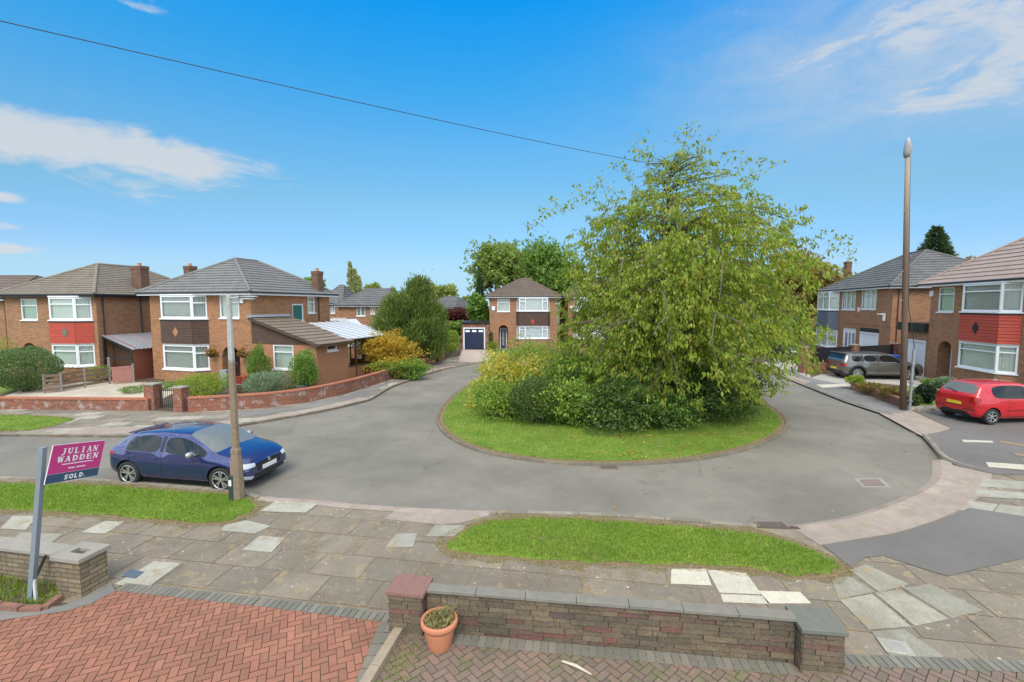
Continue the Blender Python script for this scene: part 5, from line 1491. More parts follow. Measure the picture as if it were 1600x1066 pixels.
# stone planter by garage drive
o = empty('stone_planter', G(706, 557, LZ), 0, 'low grey stone planter bed by the garage drive', 'planter')
mb = MB(); mb.bx(-.9, -.75, -.6, 1.8, 0, .55); mb.bx(.35, .5, -.6, 1.8, 0, .5); mb.bx(-.75, .35, -.6, -.42, 0, .55); mb.build('stone_sides', M['stone_brick'], o)
mb = MB(); mb.bx(-.75, .35, -.42, 1.8, 0, .42); mb.build('earth', M['soil'], o)

# ranch fence
def ground_pts(l): return [G(a, b, LZ) for a, b in l]
fp = ground_pts([(70, 615), (96, 612.5), (133, 606), (172, 600)])
o = empty('ranch_fence', fp[0], 0, 'weathered brown ranch fence of four rails in the left front garden', 'fence')
pl = [p - fp[0] for p in fp]
for i, p in enumerate(pl):
    mb = MB(); h_ = (1.0, 1.02, 1.08, 1.55)[i]; mb.box((p.x, p.y, h_ / 2), (.09, .09, h_), R(-30)); mb.build('post', M['wood_grey'] if i < 3 else M['pale_post'] if 'pale_post' in M else M['wood_grey'], o)
mb = MB()
M['wood_rail'] = plain('brown rail', (0.19, 0.125, 0.085), .9, .3, 3)
for i in range(3):
    for z in (.18, .42, .66, .90): mb.bar(pl[i] + Vector((.0, -.06, z)), pl[i + 1] + Vector((0, -.06, z)), .03, .14)
mb.build('rails', M['wood_rail'], o)
# faded red gate panel
a = G(176, 601, LZ); b_ = G(207, 598, LZ); Lg = (b_ - a).length
o = empty('timber_gate', a, math.atan2(b_.y - a.y, b_.x - a.x), 'faded red boarded timber gate between pale posts beside the lean-to', 'gate')
mb = MB()
for k in range(10): mb.bx(Lg * k / 10 + .004, Lg * (k + 1) / 10 - .004, -.012, .012, .06, 1.0)
mb.build('boards', M['wood_pink'], o)
mb = MB(); mb.bx(-.02, Lg + .02, -.03, -.013, .9, 1.0); mb.bx(0, Lg, -.03, -.013, .2, .28); mb.build('rail', M['wood_pink'], o)
mb = MB(); mb.bx(Lg + .01, Lg + .10, -.04, .05, 0, 1.12); mb.build('post', M['wood_grey'], o)
# lean-to between the two left houses
h = HL1
W1 = h.W; y0 = .25
zh = h.loc(166, 524, 'x', W1).z
q = h.loc(207, 546, 'y', y0); xw = q.x; zl = q.z
o = empty('lean_to', h.A + h.u * W1 + h.inw * y0, math.atan2(h.u.y, h.u.x), 'timber lean-to with corrugated plastic roof between the two houses on the left', 'lean-to')
w_ = xw - W1; dd = 6.0
mb = MB()
nC = 22
for k in range(nC):      # corrugations run down the slope
    ya, yb = -.1 + dd * k / nC, -.1 + dd * (k + 1) / nC; ym = (ya + yb) / 2
    mb.quad((0.02, ya, zh), (w_ + .15, ya, zl - .02), (w_ + .15, ym, zl + .015), (0.02, ym, zh + .035))
    mb.quad((0.02, ym, zh + .035), (w_ + .15, ym, zl + .015), (w_ + .15, yb, zl - .02), (0.02, yb, zh))
M['corrugated'] = plain('grey corrugated plastic', (0.30, 0.30, 0.33), .25, .25, 1.2)
rf = mb.build('corrugated_roof', M['corrugated'], o)
mb = MB()
for k in range(4):
    mb = MB(); mb.bar((0.03, .2 + k * 1.5, zh + .05), (w_ + .14, .2 + k * 1.5, zl + .03), .05, .02); mb.build('batten', M['wood_pink'], rf)
mb = MB()
for k in range(30): mb.bx(w_ - .02, w_ + .01, dd * k / 30 + .004, dd * (k + 1) / 30 - .004, 0, zl - .05)
mb.build('side_boards', M['wood_red'], o)
mb = MB()
for k in range(9):
    x = w_ * k / 9; mb.bx(x + .004, x + w_ / 9 - .004, .55, .57, 0, zh - (zh - zl) * k / 9 - .15)
mb.build('front_boards', M['wood_brown'], o)
mb = MB(); mb.bx(.02, .1, -.04, .04, 0, zh - .08); mb.bx(w_ - .08, w_, -.04, .04, 0, zl - .06); mb.bx(.1, w_ - .08, -.03, .03, zl - .6, zl - .52); mb.bar((.04, -.05, zh - .05), (w_ + .1, -.05, zl - .07), .04, .12)
mb.build('door_frame', M['iron'], o)
# slim grey bin and lamp by the arched door
p = G(353, 606, LZ)
o = empty('slim_bin', p, R(-10), 'tall slim pale blue grey bin by the arched front door', 'bin')
mb = MB(); mb.prism([(-.2, -.18), (.2, -.18), (.2, .18), (-.2, .18)], .02, .95); mb.build('body', M['slim'] if 'slim' in M else plain('pale grey blue plastic', (.30, .36, .38), .5), o, bevel=.02)
mb = MB(); mb.bx(-.22, .22, -.2, .2, .95, 1.0); mb.build('lid', plain('grey lid', (.24, .29, .31), .5), o, bevel=.015)

# ---------------- black fence with brick piers on the right
fa = G(1255, 583, LZ); fb_ = HR2c = G(1397, 574, LZ)
ang = math.atan2(fb_.y - fa.y, fb_.x - fa.x); Lf = (fb_ - fa).length
o = empty('boundary_fence', fa, ang, 'black solid fence on low red brick wall with brick piers behind the grey car', 'fence')
mb = MB(); mb.bx(.2, Lf, -.11, .11, -.1, .62); mb.build('low_wall', M['brick_red'], o)
mb = MB(); 
zt = 1.62
f1 = .52
for (s0, s1) in ((.25, Lf * f1 - .25), (Lf * f1 + .25, Lf - .2)):
    n = int((s1 - s0) / .15)
    for k in range(n): mb.bx(s0 + (s1 - s0) * k / n + .003, s0 + (s1 - s0) * (k + 1) / n - .003, -.015, .015, .66, zt)
    mb.bx(s0, s1, -.04, .04, zt, zt + .04)
mb.build('black_panels', M['black'], o)
for s_, hh in ((0, 1.72), (Lf * f1, 1.75), (Lf, 1.72)):
    mb = MB(); mb.bx(s_ - .23, s_ + .23, -.23, .23, -.1, hh); pr_ = mb.build('pier', M['brick_red'], o)
    mb = MB(); mb.bx(s_ - .27, s_ + .27, -.27, .27, hh, hh + .06); mb.build('cap', M['concrete'], pr_)
# blue bin
o = empty('wheelie_bin', G(1396, 584, LZ), R(20), 'wheelie bin with bright blue lid behind the grey car', 'bin')
mb = MB(); mb.add([(-.25, -.28, .08), (.25, -.28, .08), (.25, .28, .08), (-.25, .28, .08), (-.31, -.36, 1.15), (.31, -.36, 1.15), (.31, .38, 1.15), (-.31, .38, 1.15)], [(3, 2, 1, 0), (4, 5, 6, 7), (0, 1, 5, 4), (1, 2, 6, 5), (2, 3, 7, 6), (3, 0, 4, 7)])
blue = plain('blue plastic', (0.02, 0.10, 0.42), .45)
mb.build('body', blue, o, bevel=.02)
mb = MB(); mb.prism([(-.38, -.42), (.38, -.42), (.38, .42), (-.38, .42)], 1.16, 1.24); mb.bar((-.3, .44, 1.15), (.3, .44, 1.15), .05, .05); mb.build('lid', blue, o, bevel=.03)
# planter wall right
M['brick_planter'] = brick_mat('brown red planter brick', (0.30, 0.125, 0.08), (0.20, 0.095, 0.065), (.2, .15, .12), bw=.22, bh=.075)
wall_thing('planter_wall', PX([(1329, 609), (1368, 622), (1408, 638)]), .36, 'low brown brick wall edging the right hand front lawn behind the telegraph pole', 'brick_planter', 'brick_planter', t=.2, cov=.01, ch=.04)
M['rock'] = plain('garden rock', (0.27, 0.24, 0.19), .9, .35, 6, bump=.5)
for i, (x, y, s_, lb) in enumerate([(1437, 641, .30, 'grey rock nearest the telegraph pole at the lawn edge'), (1452, 640, .24, 'small grey rock second from the telegraph pole'), (1467, 639, .28, 'grey rock beside the rear of the red car'), (1424, 641, .2, 'smallest rock at the foot of the telegraph pole')]):
    bm = bmesh.new(); bmesh.ops.create_icosphere(bm, subdivisions=2, radius=1)
    for v in bm.verts:
        k = 1 + .3 * mnoise.noise(v.co * 1.7 + Vector((i * 7, 0, 0))); v.co = Vector((v.co.x * s_ * 1.3, v.co.y * s_, max(-.2, v.co.z) * s_ * .7)) * k
    me = bpy.data.meshes.new('rock'); bm.to_mesh(me); bm.free(); me.materials.append(M['rock']); r_ = bpy.data.objects.new('rock', me); COL.objects.link(r_); r_.location = G(x, y, LZ)
    tag(r_, lb, 'rock', 'rocks edging the right lawn')
    box_uv(me)

# ---------------- lamp post (left) with lantern arm
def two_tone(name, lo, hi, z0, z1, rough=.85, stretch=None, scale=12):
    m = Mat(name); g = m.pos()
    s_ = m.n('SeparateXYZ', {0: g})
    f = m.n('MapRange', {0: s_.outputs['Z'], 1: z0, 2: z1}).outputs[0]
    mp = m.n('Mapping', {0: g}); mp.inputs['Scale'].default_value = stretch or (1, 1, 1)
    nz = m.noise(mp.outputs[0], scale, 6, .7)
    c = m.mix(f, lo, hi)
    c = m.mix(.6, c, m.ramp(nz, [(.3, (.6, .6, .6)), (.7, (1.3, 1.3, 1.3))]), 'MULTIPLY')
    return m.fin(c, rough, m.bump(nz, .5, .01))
pb = G(372, 779, LZ + .02)
Yp = pb.y
pt = atd(357, 461, Yp)
o = empty('lamp_post', pb, 0, 'tall tapering concrete lamp post on the grass verge in front of the blue car', 'lamp post')
tz = pt.z - pb.z; dxp = pt.x - pb.x
M['post_conc'] = two_tone('weathered concrete post with sky glare', (0.235, 0.17, 0.115), (0.40, 0.40, 0.37), 3.25, 3.42)  # pale upper shaft is sky brightness painted into the colour
def tl(k): return Vector((dxp * k, 0, tz * k))
mb = MB()
zc = (atd(368, 702, Yp).z - pb.z) / tz
mb.tube([tl(0) - Vector((0, 0, .1)), tl(zc * .62), tl(zc * .86), tl(zc * .93)], [.155, .135, .115, .105], 8)
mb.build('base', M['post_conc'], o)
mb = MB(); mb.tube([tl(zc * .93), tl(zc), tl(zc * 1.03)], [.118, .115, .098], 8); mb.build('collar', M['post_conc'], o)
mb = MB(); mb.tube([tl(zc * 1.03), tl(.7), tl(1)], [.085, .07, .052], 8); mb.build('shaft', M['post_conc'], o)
mb = MB(); mb.bar(tl(.985), tl(.985) + Vector((.24, .0, .03)), .04, .035); mb.build('bracket', M['lead'], o)
mb = MB(); mb.lathe([(0, -.22), (.05, -.2), (.07, -.08), (.075, .1), (.055, .2), (0, .22)], seg=12, M=Matrix.Translation(tl(.985) + Vector((.44, 0, .03))) @ Matrix.Rotation(PI / 2, 4, 'Y') @ Matrix.Scale(.35, 4, (1, 0, 0)))
lt = mb.build('lantern', M['metal_grey'], o, smooth=True)
mb = MB(); mb.lathe([(0, -.16), (.04, -.14), (.05, 0), (.04, .14), (0, .16)], seg=12, M=Matrix.Translation(tl(.985) + Vector((.44, 0, -.015))) @ Matrix.Rotation(PI / 2, 4, 'Y') @ Matrix.Scale(.5, 4, (1, 0, 0)))
mb.build('lamp_glass', M['net_grey'], lt, smooth=True)
mb = MB(); mb.bx(-.125, -.02, -.155, -.12, .0, .6); mb.build('access_door', plain('green black paint', (.03, .05, .04), .6), o, bevel=.01)
mb = MB(); mb.bx(-.105, -.045, -.162, -.156, .36, .5); mb.build('notice', M['white'], o)

# ---------------- telegraph pole
pb = G(1411, 641, LZ); Yp = pb.y; pt = atd(1418.5, 222, Yp)
o = empty('telegraph_pole', pb, 0, 'tall wooden telegraph pole standing by the planter wall', 'telegraph pole')
dv = pt - pb
M['pole_top'] = plain('weathered grey terminal box', (.30, .29, .28), .85, .2)
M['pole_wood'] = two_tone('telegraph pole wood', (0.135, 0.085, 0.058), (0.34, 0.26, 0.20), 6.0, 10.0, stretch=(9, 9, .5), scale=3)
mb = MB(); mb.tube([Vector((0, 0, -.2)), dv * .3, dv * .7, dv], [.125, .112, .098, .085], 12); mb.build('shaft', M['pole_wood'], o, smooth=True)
mb = MB(); mb.tube([dv + Vector((.0, 0, -.62)), dv + Vector((.0, 0, -.45)), dv + Vector((0.03, 0, -.25)), dv + Vector((.02, 0, -.1)), dv + Vector((0, 0, .02))], [.10, .14, .15, .12, .08], 10)
mb.build('terminal_box', M['pole_top'], o, smooth=True)
mb = MB(); mb.tube([dv, dv + Vector((0, 0, .16))], [.09, .06], 8); mb.build('pole_cap', M['lead'], o)
h1 = (atd(1419, 545, Yp).z - pb.z)
mb = MB(); mb.tube([Vector((.17, -.12, 0)), Vector((.17 + .03, -.12, h1))], .055, 8)
for z in (.4, 1.2, 2.0): mb.bx(.10, .24, -.19, -.05, z, z + .05)
mb.build('cable_guard', M['metal_grey'], o)
mb = MB(); mb.tube([Vector((.22, -.12, h1)), dv * .40 + Vector((.11, -.05, 0)), dv * .95 + Vector((.085, -.03, 0))], .014, 6); mb.build('riser_cable', M['iron'], o)
mb = MB()
for k in range(9): 
    z = dv * (.42 + .055 * k); sx = .17 if k % 2 else -.17
    mb.bar(z + Vector((0, -.02, 0)), z + Vector((sx * 1.3, -.02, 0)), .02, .02)
mb.build('step_irons', M['metal_grey'], o)
# ---------------- overhead wire
A0 = atd(0, 17, 5.0); B0 = atd(1030, 258, 18.6)
S0 = A0 - (B0 - A0) * .35
pts = []
for k in range(33):
    t = k / 32; p = S0.lerp(B0, t); p.z -= .22 * 4 * t * (1 - t) * (1 if t > .2 else t / .2) * .6; pts.append(p)
mb = MB(); mb.tube(pts, [.0042 + .005 * k / 32 for k in range(33)], 5)
tag(mb.build('overhead_wire', plain('black cable', (.035, .035, .04), .6)), 'thin dark overhead cable crossing the blue sky to the tree', 'cable')

# ---------------- near left wall with hollow pillar
P1, P2, P3 = G(94, 931, LZ), G(128, 935, LZ), G(171, 911, LZ)
ux = (P2 - P1).normalized(); hp = atd(128, 873, P2.y).z - LZ
uy = Vector((-ux.y, ux.x, 0))
PWD = (P2 - P1).length; PDP = (P3 - P2).length
PDP = min(PDP, .95)
th = math.atan2((P3 - P2).y, (P3 - P2).x) - PI / 2
th = math.atan2(ux.y, ux.x) * .4 + th * .6
o = empty('corner_pillar', P2, th, 'buff stone pillar with hollow planting top ending the low wall by the sale sign', 'pillar')
mb = MB(); wdt = .48
mb.bx(-wdt, 0, 0, PDP, -.1, hp - .07); mb.build('stonework', M['stone_buff'], o)
mb = MB()
mb.bx(-wdt - .04, .04, -.04, .13, hp - .07, hp); mb.bx(-wdt - .04, .04, PDP - .13, PDP + .04, hp - .07, hp); mb.bx(-wdt - .04, -wdt + .11, .13, PDP - .13, hp - .07, hp); mb.bx(-.11, .04, .13, PDP - .13, hp - .07, hp)
mb.build('coping', M['concrete'], o, bevel=.008)
mb = MB(); mb.bx(-wdt + .11, -.11, .13, PDP - .13, hp - .068, hp - .06); mb.build('earth', M['soil'], o)
o2 = empty('front_wall', P2, th, 'low buff stone wall at the left edge behind the sale sign', 'wall')
mb = MB(); mb.bx(-5, -wdt - .002, PDP * .45, PDP * .45 + .22, -.1, hp - .14); mb.build('stonework', M['stone_buff'], o2)
mb = MB(); mb.bx(-5, -wdt - .045, PDP * .45 - .04, PDP * .45 + .26, hp - .14, hp - .08); mb.build('coping', M['concrete'], o2, bevel=.008)
# brick edging
ed = ground_pts([(-40, 946), (0, 952), (35, 957), (70, 956), (96, 938)])
o = empty('brick_edging', ed[0], 0, 'row of small reddish edging bricks in front of the sale sign', 'edging')
mb = MB()
for i in range(len(ed) - 1):
    a = ed[i] - ed[0]; b2 = ed[i + 1] - ed[0]; n = max(1, int((b2 - a).length / .22))
    for k in range(n):
        p0 = a.lerp(b2, k / n); p1 = a.lerp(b2, (k + .94) / n); mb.bar(p0 + Vector((0, 0, .05)), p1 + Vector((0, 0, .05 + random.uniform(-.01, .01))), .1, .08)
mb.build('bricks', M['brick_planter'], o)

# ---------------- near front wall with two pillars
A1, B1 = G(668, 988, LZ), G(1240, 1039, LZ)
th = math.atan2(B1.y - A1.y, B1.x - A1.x); Lw = (B1 - A1).length
hw = ((atd(672, 926, A1.y).z + atd(1238, 957, B1.y).z) / 2) - LZ
o = empty('front_wall', A1, th, 'low weathered stone brick wall with slate coping between two pillars beside the drive', 'wall')
# coursed stone face: individual stones with slight relief
mb = MB(); mb.bx(-.05, Lw + .05, .03, .09, -.1, hw - .05); mb.build('core', M['joint'], o)
rs = random.Random(5)
stone = Mat('split stone block'); pp_ = stone.pos()
cc = stone.ramp(stone.rand(), [(0, (.19, .14, .09)), (.3, (.12, .095, .065)), (.55, (.23, .17, .105)), (.8, (.15, .115, .08)), (.93, (.21, .085, .07)), (1, (.10, .085, .07))])
na = stone.noise(pp_, 1.6, 5, .65); nb = stone.noise(pp_, 28, 5, .7)
cc = stone.mix(stone.math('MULTIPLY', stone.ramp(na, [(.42, (0, 0, 0)), (.62, (1, 1, 1))]), .55), cc, (.075, .068, .05))
cc = stone.mix(.65, cc, stone.ramp(nb, [(.3, (.5, .5, .5)), (.7, (1.5, 1.45, 1.4))]), 'MULTIPLY')
M['split_stone'] = stone.fin(cc, .95, stone.bump(nb, .8, .02))
def stone_face(mb, fx, L, H, z0=0.0, proj=.035, rows=.066):
    nz = int((H - z0) / rows); rh = (H - z0) / nz
    for j in range(nz):
        x = -rs.random() * .15
        while x < L:
            w__ = rs.uniform(.18, .5); x2 = min(L, x + w__)
            xa = max(0, x)
            if x2 - xa > .03:
                d = rs.uniform(.0, proj)
                big_ = 1
                fx(mb, xa + .004, x2 - .004, z0 + j * rh + .004, z0 + (j + 1) * rh - .003, d)
            x = x2
mb = MB()
stone_face(mb, lambda m_, a, b2, c, d, e: m_.bx(a, b2, -.012 + .03 - e, .05, c, d), Lw, hw - .05)
stone_face(mb, lambda m_, a, b2, c, d, e: m_.bx(a, b2, .08, .095 + e * .6, c, d), Lw, hw - .05)
mb.build('stonework', M['split_stone'], o)
mb = MB(); n = 7
for k in range(n):
    mb.bx(Lw * k / n + .003, Lw * (k + 1) / n - .003, -.032, .135, hw - .05 + rs.uniform(0, .004), hw + rs.uniform(-.003, .003))
mb.build('coping', M['slate_cap2'] if 'slate_cap2' in M else plain('grey stone coping', (.205, .19, .155), .8, .3, 6, bump=.3), o, bevel=.006)
def stone_pillar(P, Q, depth, htop, label, capmat, capn, ov=.035, tw=0.0):
    th_ = math.atan2(Q.y - P.y, Q.x - P.x); w__ = (Q - P).length
    o = empty('pillar', P, th_, label, 'pillar')
    mb = MB(); mb.bx(.02, w__ - .02, .02, depth - .02, -.1, htop - .06)
    mb.build('core', M['joint'], o)
    mb = MB(); H_ = htop - .06; nz = int(H_ / .062); rh = H_ / nz
    for j in range(nz):
        for side in range(4):
            L_ = w__ if side % 2 == 0 else depth
            cut = L_ * rs.uniform(.3, .7)
            for (a, b2) in ((0, cut - .004), (cut + .004, L_)):
                e = rs.uniform(0, .02)
                z0_, z1_ = j * rh + .003, (j + 1) * rh - .004
                if side == 0: mb.bx(a, b2, -e, .04, z0_, z1_)
                elif side == 1: mb.bx(w__ - .04, w__ + e, a, b2, z0_, z1_)
                elif side == 2: mb.bx(a, b2, depth - .04, depth + e, z0_, z1_)
                else: mb.bx(-e, .04, a, b2, z0_, z1_)
    mb.build('stonework', M['split_stone'], o)
    mb = MB(); mb.bx(-ov, w__ + ov, -ov, depth + ov, htop - .055, htop); mb.build('cap', capmat, o, bevel=.006)
P, Q = G(609, 992, LZ), G(657, 1008, LZ)
P.y -= 0; 
stone_pillar(P, Vector((Q.x, P.y - (Q.x - P.x) * .16, LZ)), .36, atd(606, 922, P.y).z - LZ, 'stone brick pillar with reddish cap left of the terracotta pot', plain('reddish capstone', (.24, .125, .10), .8, .25, 10, bump=.3), 0)
P, Q = G(1252, 1054, LZ), G(1316, 1060, LZ)
stone_pillar(P, Q, .40, atd(1250, 981, P.y).z - LZ, 'stone brick pillar with grey green slate cap at the right end of the front wall', M['slate_cap'], 0, .03)
# kerb between drives
a, b2 = G(618, 990, LZ), G(556, 1090, LZ)
o = empty('edging_step', a, math.atan2(b2.y - a.y, b2.x - a.x), 'raised buff stone edging between the red drive and the brown drive', 'edging')
mb = MB(); Ls = (b2 - a).length; n = 3
for k in range(n): mb.bx(Ls * k / n + .005, Ls * (k + 1) / n - .005, 0, .13, -.05, .13)
mb.build('stones', plain('buff edging stone', (.33, .26, .18), .9, .3, 7, bump=.4), o, bevel=.01)
# pot
p = G(687, 1012, LZ)
zr_ = atd(687, 972, p.y).z - LZ
o = empty('plant_pot', p, 0, 'round terracotta plant pot standing in front of the low wall', 'plant pot')
k = .26 / .27
prof = [(0, .0), (.15, .0), (.16, .02), (.185, .12), (.215, .26), (.235, .36), (.232, .365), (.262, .37), (.272, .40), (.272, .44), (.262, .46), (.235, .46), (.228, .44), (.225, .40), (0, .40)]
sc = (zr_) / .46 if 0.3 < zr_ < .7 else 1.0
sc = max(.9, min(1.1, sc))
mb = MB(); mb.lathe([(r * sc, z * sc) for r, z in prof[:-2]] + [(.22 * sc, .38 * sc)], seg=40); mb.build('pot', M['terracotta'], o, smooth=True)
mb = MB(); mb.lathe([(0, .40 * sc), (.224 * sc, .395 * sc)], seg=30); mb.build('earth', M['soil'], o)
POT = (p, sc)
# stick
a, b2 = G(878, 1033, LZ + .05), G(924, 1054, LZ + .05)
mb = MB(); mb.tube([a, a.lerp(b2, .5) + Vector((0, .015, .01)), b2], [.012, .02, .008], 6)
tag(mb.build('stick', plain('pale bleached wood', (.55, .48, .38), .8)), 'pale bleached stick lying on the brown drive', 'stick')
# drains
def drain(pl, bars, label):
    q = [G(a, b, .0) for a, b in pl]
    c = (q[0] + q[2]) / 2; u_ = (q[1] - q[0]); L_ = u_.length; th_ = math.atan2(u_.y, u_.x); dp = max(.3, abs((q[3] - q[0]).length))
    o = empty('drain_grate', (c.x, c.y, 0), th_, label, 'drain', 'road drains')
    mb = MB(); mb.bx(-L_ / 2, L_ / 2, -dp / 2, dp / 2, .002, .005); mb.build('pit', M['iron'], o)
    mb = MB()
    for s_ in (-1, 1): mb.bx(s_ * L_ / 2 - .02, s_ * L_ / 2 + .02, -dp / 2, dp / 2, .004, .016); mb.bx(-L_ / 2 + .02, L_ / 2 - .02, s_ * dp / 2 - .02, s_ * dp / 2 + .02, .004, .016)
    f = mb.build('grate_frame', M['rust'], o)
    mb = MB()
    for k in range(bars):
        x = -L_ / 2 + L_ * (k + .5) / bars; mb.bx(x - L_ / bars * .22, x + L_ / bars * .22, -dp / 2 + .02, dp / 2 - .02, .006, .016)
    mb.build('grate_bars', M['rust'], f)
M['rust'] = plain('rusty cast iron', (0.21, 0.16, 0.135), .8, .25, 10)
drain([(1186, 826), (1232, 826), (1226, 816), (1184, 816)], 10, 'rusty drain grate in the road by the near verge')
drain([(936, 733), (966, 733), (966, 728), (936, 728)], 8, 'drain grate in the gutter of the traffic island')
q = [G(a, b, 0) for a, b in [(1334, 748), (1376, 747), (1393, 762), (1348, 762)]]
o = empty('manhole_patch', q[0], 0, 'pale concrete manhole patch set in the road at right', 'manhole')
mb = MB(); mb.poly([(p.x - q[0].x, p.y - q[0].y, .004) for p in q[::-1]]); mb.build('surround', M['concrete'], o)
c = sum(q, Vector()) / 4
rot_ = [c + (p - c) * .72 for p in q]
mb = MB(); mb.poly([(p.x - q[0].x, p.y - q[0].y, .010) for p in rot_[::-1]]); mb.build('cover', M['rust'], o)
for ob in kids(o): pass
c = G(1400, 1014, LZ)
o = empty('stopcock_cover', (c.x, c.y, LZ + .024), R(-15), 'round ribbed metal stopcock cover in a pale frame at lower right', 'cover')
mb = MB(); mb.bx(-.17, .17, -.14, .14, 0, .006); mb.build('frame', M['pave_pale'], o)
mb = MB(); mb.lathe([(0, .012), (.115, .012), (.12, .006)], seg=28); 
for k in range(7): mb.bx(-.09, .09, -.085 + k * .026, -.078 + k * .026, .012, .017)
mb.build('cover', plain('worn iron cover', (.34, .33, .29), .7, .2), o)
q = [G(a, b, LZ) for a, b in [(190, 903), (212, 906), (225, 896), (205, 892)]]
mb = MB(); mb.prism([(p.x, p.y) for p in q], LZ + .022, LZ + .03); tag(mb.build('meter_cover', plain('blue grey cover', (.10, .13, .16), .5)), 'small blue grey meter cover in the pale slab near the left pillar', 'cover')

# ---------------- sale sign
sb = G(47, 938, LZ); o = empty('sale_sign', sb, 0, 'magenta and navy SOLD estate agent board on a grey post at left', 'sign')
Ys = sb.y
tp = atd(67, 699, Ys) - sb
M['sign_post'] = plain('blue grey painted post', (0.20, 0.235, 0.26), .6, .1)
mb = MB(); mb.bar((0, 0, -.1), tp, .07, .07)
mb.build('post', M['sign_post'], o)
mb = MB(); mb.bx(.09, .125, -.03, 0.0, 0, .34); mb.build('stake', M['white_dirty'], o)
mb = MB(); mb.bar((-.05, .05, .1), (-.25, .25, .05), .05, .05); mb.bar((-.25, .25, .02), (-.02, .3, .55), .03, .03); mb.build('prop', M['iron'], o)
# board plane: left edge on the post, right edge further away
c00 = atd(69, 758, Ys - .04); c01 = atd(69.5, 698, Ys - .04)
ph = (c01 - c00).length
best = None
for k in range(400):                 # depth of the right edge at which the board keeps its own height
    Y = Ys - .04 + (k - 100) * .005
    a = atd(151, 743, Y); b2 = atd(155, 689.5, Y)
    e = abs((b2 - a).length - ph)
    if best is None or e < best[0]: best = (e, a, b2)
c10, c11 = best[1], best[2]
c01 = c00 + (c01 - c00); ub = (c10 - c00 + c11 - c01) / 2; vb = (c01 - c00 + c11 - c10) / 2
ub = (ub + Vector((0, 0, 0))); WB, HB = ub.length, vb.length; ub.normalize(); vb = (vb - ub * vb.dot(ub)).normalized(); nb_ = ub.cross(vb)
if nb_.y > 0: nb_ = -nb_
Mb = Matrix((( ub.x, vb.x, nb_.x, c00.x), (ub.y, vb.y, nb_.y, c00.y), (ub.z, vb.z, nb_.z, c00.z), (0, 0, 0, 1)))
Ml = Matrix.Translation(-sb) @ Mb
def bput(name, mb, mat, parent):
    mb.v = [tuple(Ml @ Vector(v)) for v in mb.v]
    return mb.build(name, mat, parent)
mb = MB(); mb.bx(0, WB, 0, HB, -.012, 0)
board = bput('board', mb, plain('white board', (.7, .7, .7), .5), o)
mb = MB(); mb.bx(.006, WB - .006, HB * .245, HB - .006, 0, .003); bput('magenta_panel', mb, plain('magenta print', (0.58, 0.045, 0.23), .45, .04), board)
mb = MB(); mb.bx(.006, WB - .006, .006, HB * .235, 0, .003); bput('navy_panel', mb, plain('navy print', (0.035, 0.085, 0.155), .45, .04), board)
# lettering: bold slab serif capitals drawn as strokes on a unit grid
GL = {
 'J': [((.62, 1), (.62, .2), .24), ((.62, .2), (.3, -.06), .2), ((.3, -.06), (.08, .0), .14), ((.35, .96), (.9, .96), .09)],
 'U': [((.2, 1), (.2, .25), .24), ((.2, .25), (.45, .07), .17), ((.45, .07), (.75, .25), .15), ((.77, .25), (.77, 1), .12), ((0, .96), (.42, .96), .09), ((.58, .96), (.97, .96), .09)],
 'L': [((.28, 1), (.28, 0), .24), ((.05, .96), (.52, .96), .09), ((.05, .05), (.88, .05), .1), ((.86, .0), (.86, .34), .09)],
 'I': [((.5, 1), (.5, 0), .24), ((.22, .96), (.78, .96), .09), ((.22, .04), (.78, .04), .09)],
 'A': [((.5, 1), (.82, 0), .24), ((.46, .98), (.16, 0), .11), ((.27, .34), (.68, .34), .1), ((0, .04), (.34, .04), .09), ((.6, .04), (1.0, .04), .09)],
 'N': [((.18, 1), (.18, 0), .11), ((.18, .96), (.8, .04), .25), ((.82, 1), (.82, 0), .11), ((0, .96), (.36, .96), .09), ((0, .04), (.36, .04), .09), ((.64, .96), (1, .96), .09)],
 'W': [((.1, 1), (.32, 0), .22), ((.52, 1), (.34, .02), .1), ((.5, 1), (.74, 0), .22), ((.95, 1), (.76, .02), .1), ((-.04, .96), (.3, .96), .09), ((.38, .96), (.66, .96), .09), ((.8, .96), (1.08, .96), .09)],
 'D': [((.24, 1), (.24, 0), .24), ((.05, .95), (.55, .95), .1), ((.05, .05), (.55, .05), .1), ((.55, .93), (.82, .7), .17), ((.82, .74), (.82, .26), .22), ((.82, .3), (.55, .07), .17)],
 'E': [((.25, 1), (.25, 0), .24), ((.05, .95), (.86, .95), .1), ((.05, .05), (.9, .05), .1), ((.84, 1), (.84, .7), .09), ((.88, 0), (.88, .32), .09), ((.3, .52), (.66, .52), .1), ((.64, .38), (.64, .66), .08)],
 'S': [((.85, .8), (.6, .93), .22), ((.6, .93), (.3, .86), .22), ((.3, .86), (.22, .68), .22), ((.22, .66), (.75, .36), .24), ((.77, .36), (.7, .14), .22), ((.7, .13), (.4, .07), .22), ((.4, .07), (.12, .2), .22)],
 'O': [((.5, .92), (.2, .78), .22), ((.17, .8), (.17, .22), .24), ((.2, .22), (.5, .08), .22), ((.5, .08), (.8, .22), .22), ((.83, .22), (.83, .8), .24), ((.8, .78), (.5, .92), .22)],
}
GLS = dict(GL); GLS['L'] = [((.28, 1), (.28, 0), .26), ((.2, .1), (.85, .1), .22)]
GLS['D'] = [((.25, 1), (.25, 0), .26), ((.2, .9), (.55, .9), .2), ((.2, .1), (.55, .1), .2), ((.55, .88), (.8, .68), .2), ((.82, .72), (.82, .28), .24), ((.8, .32), (.55, .12), .2)]
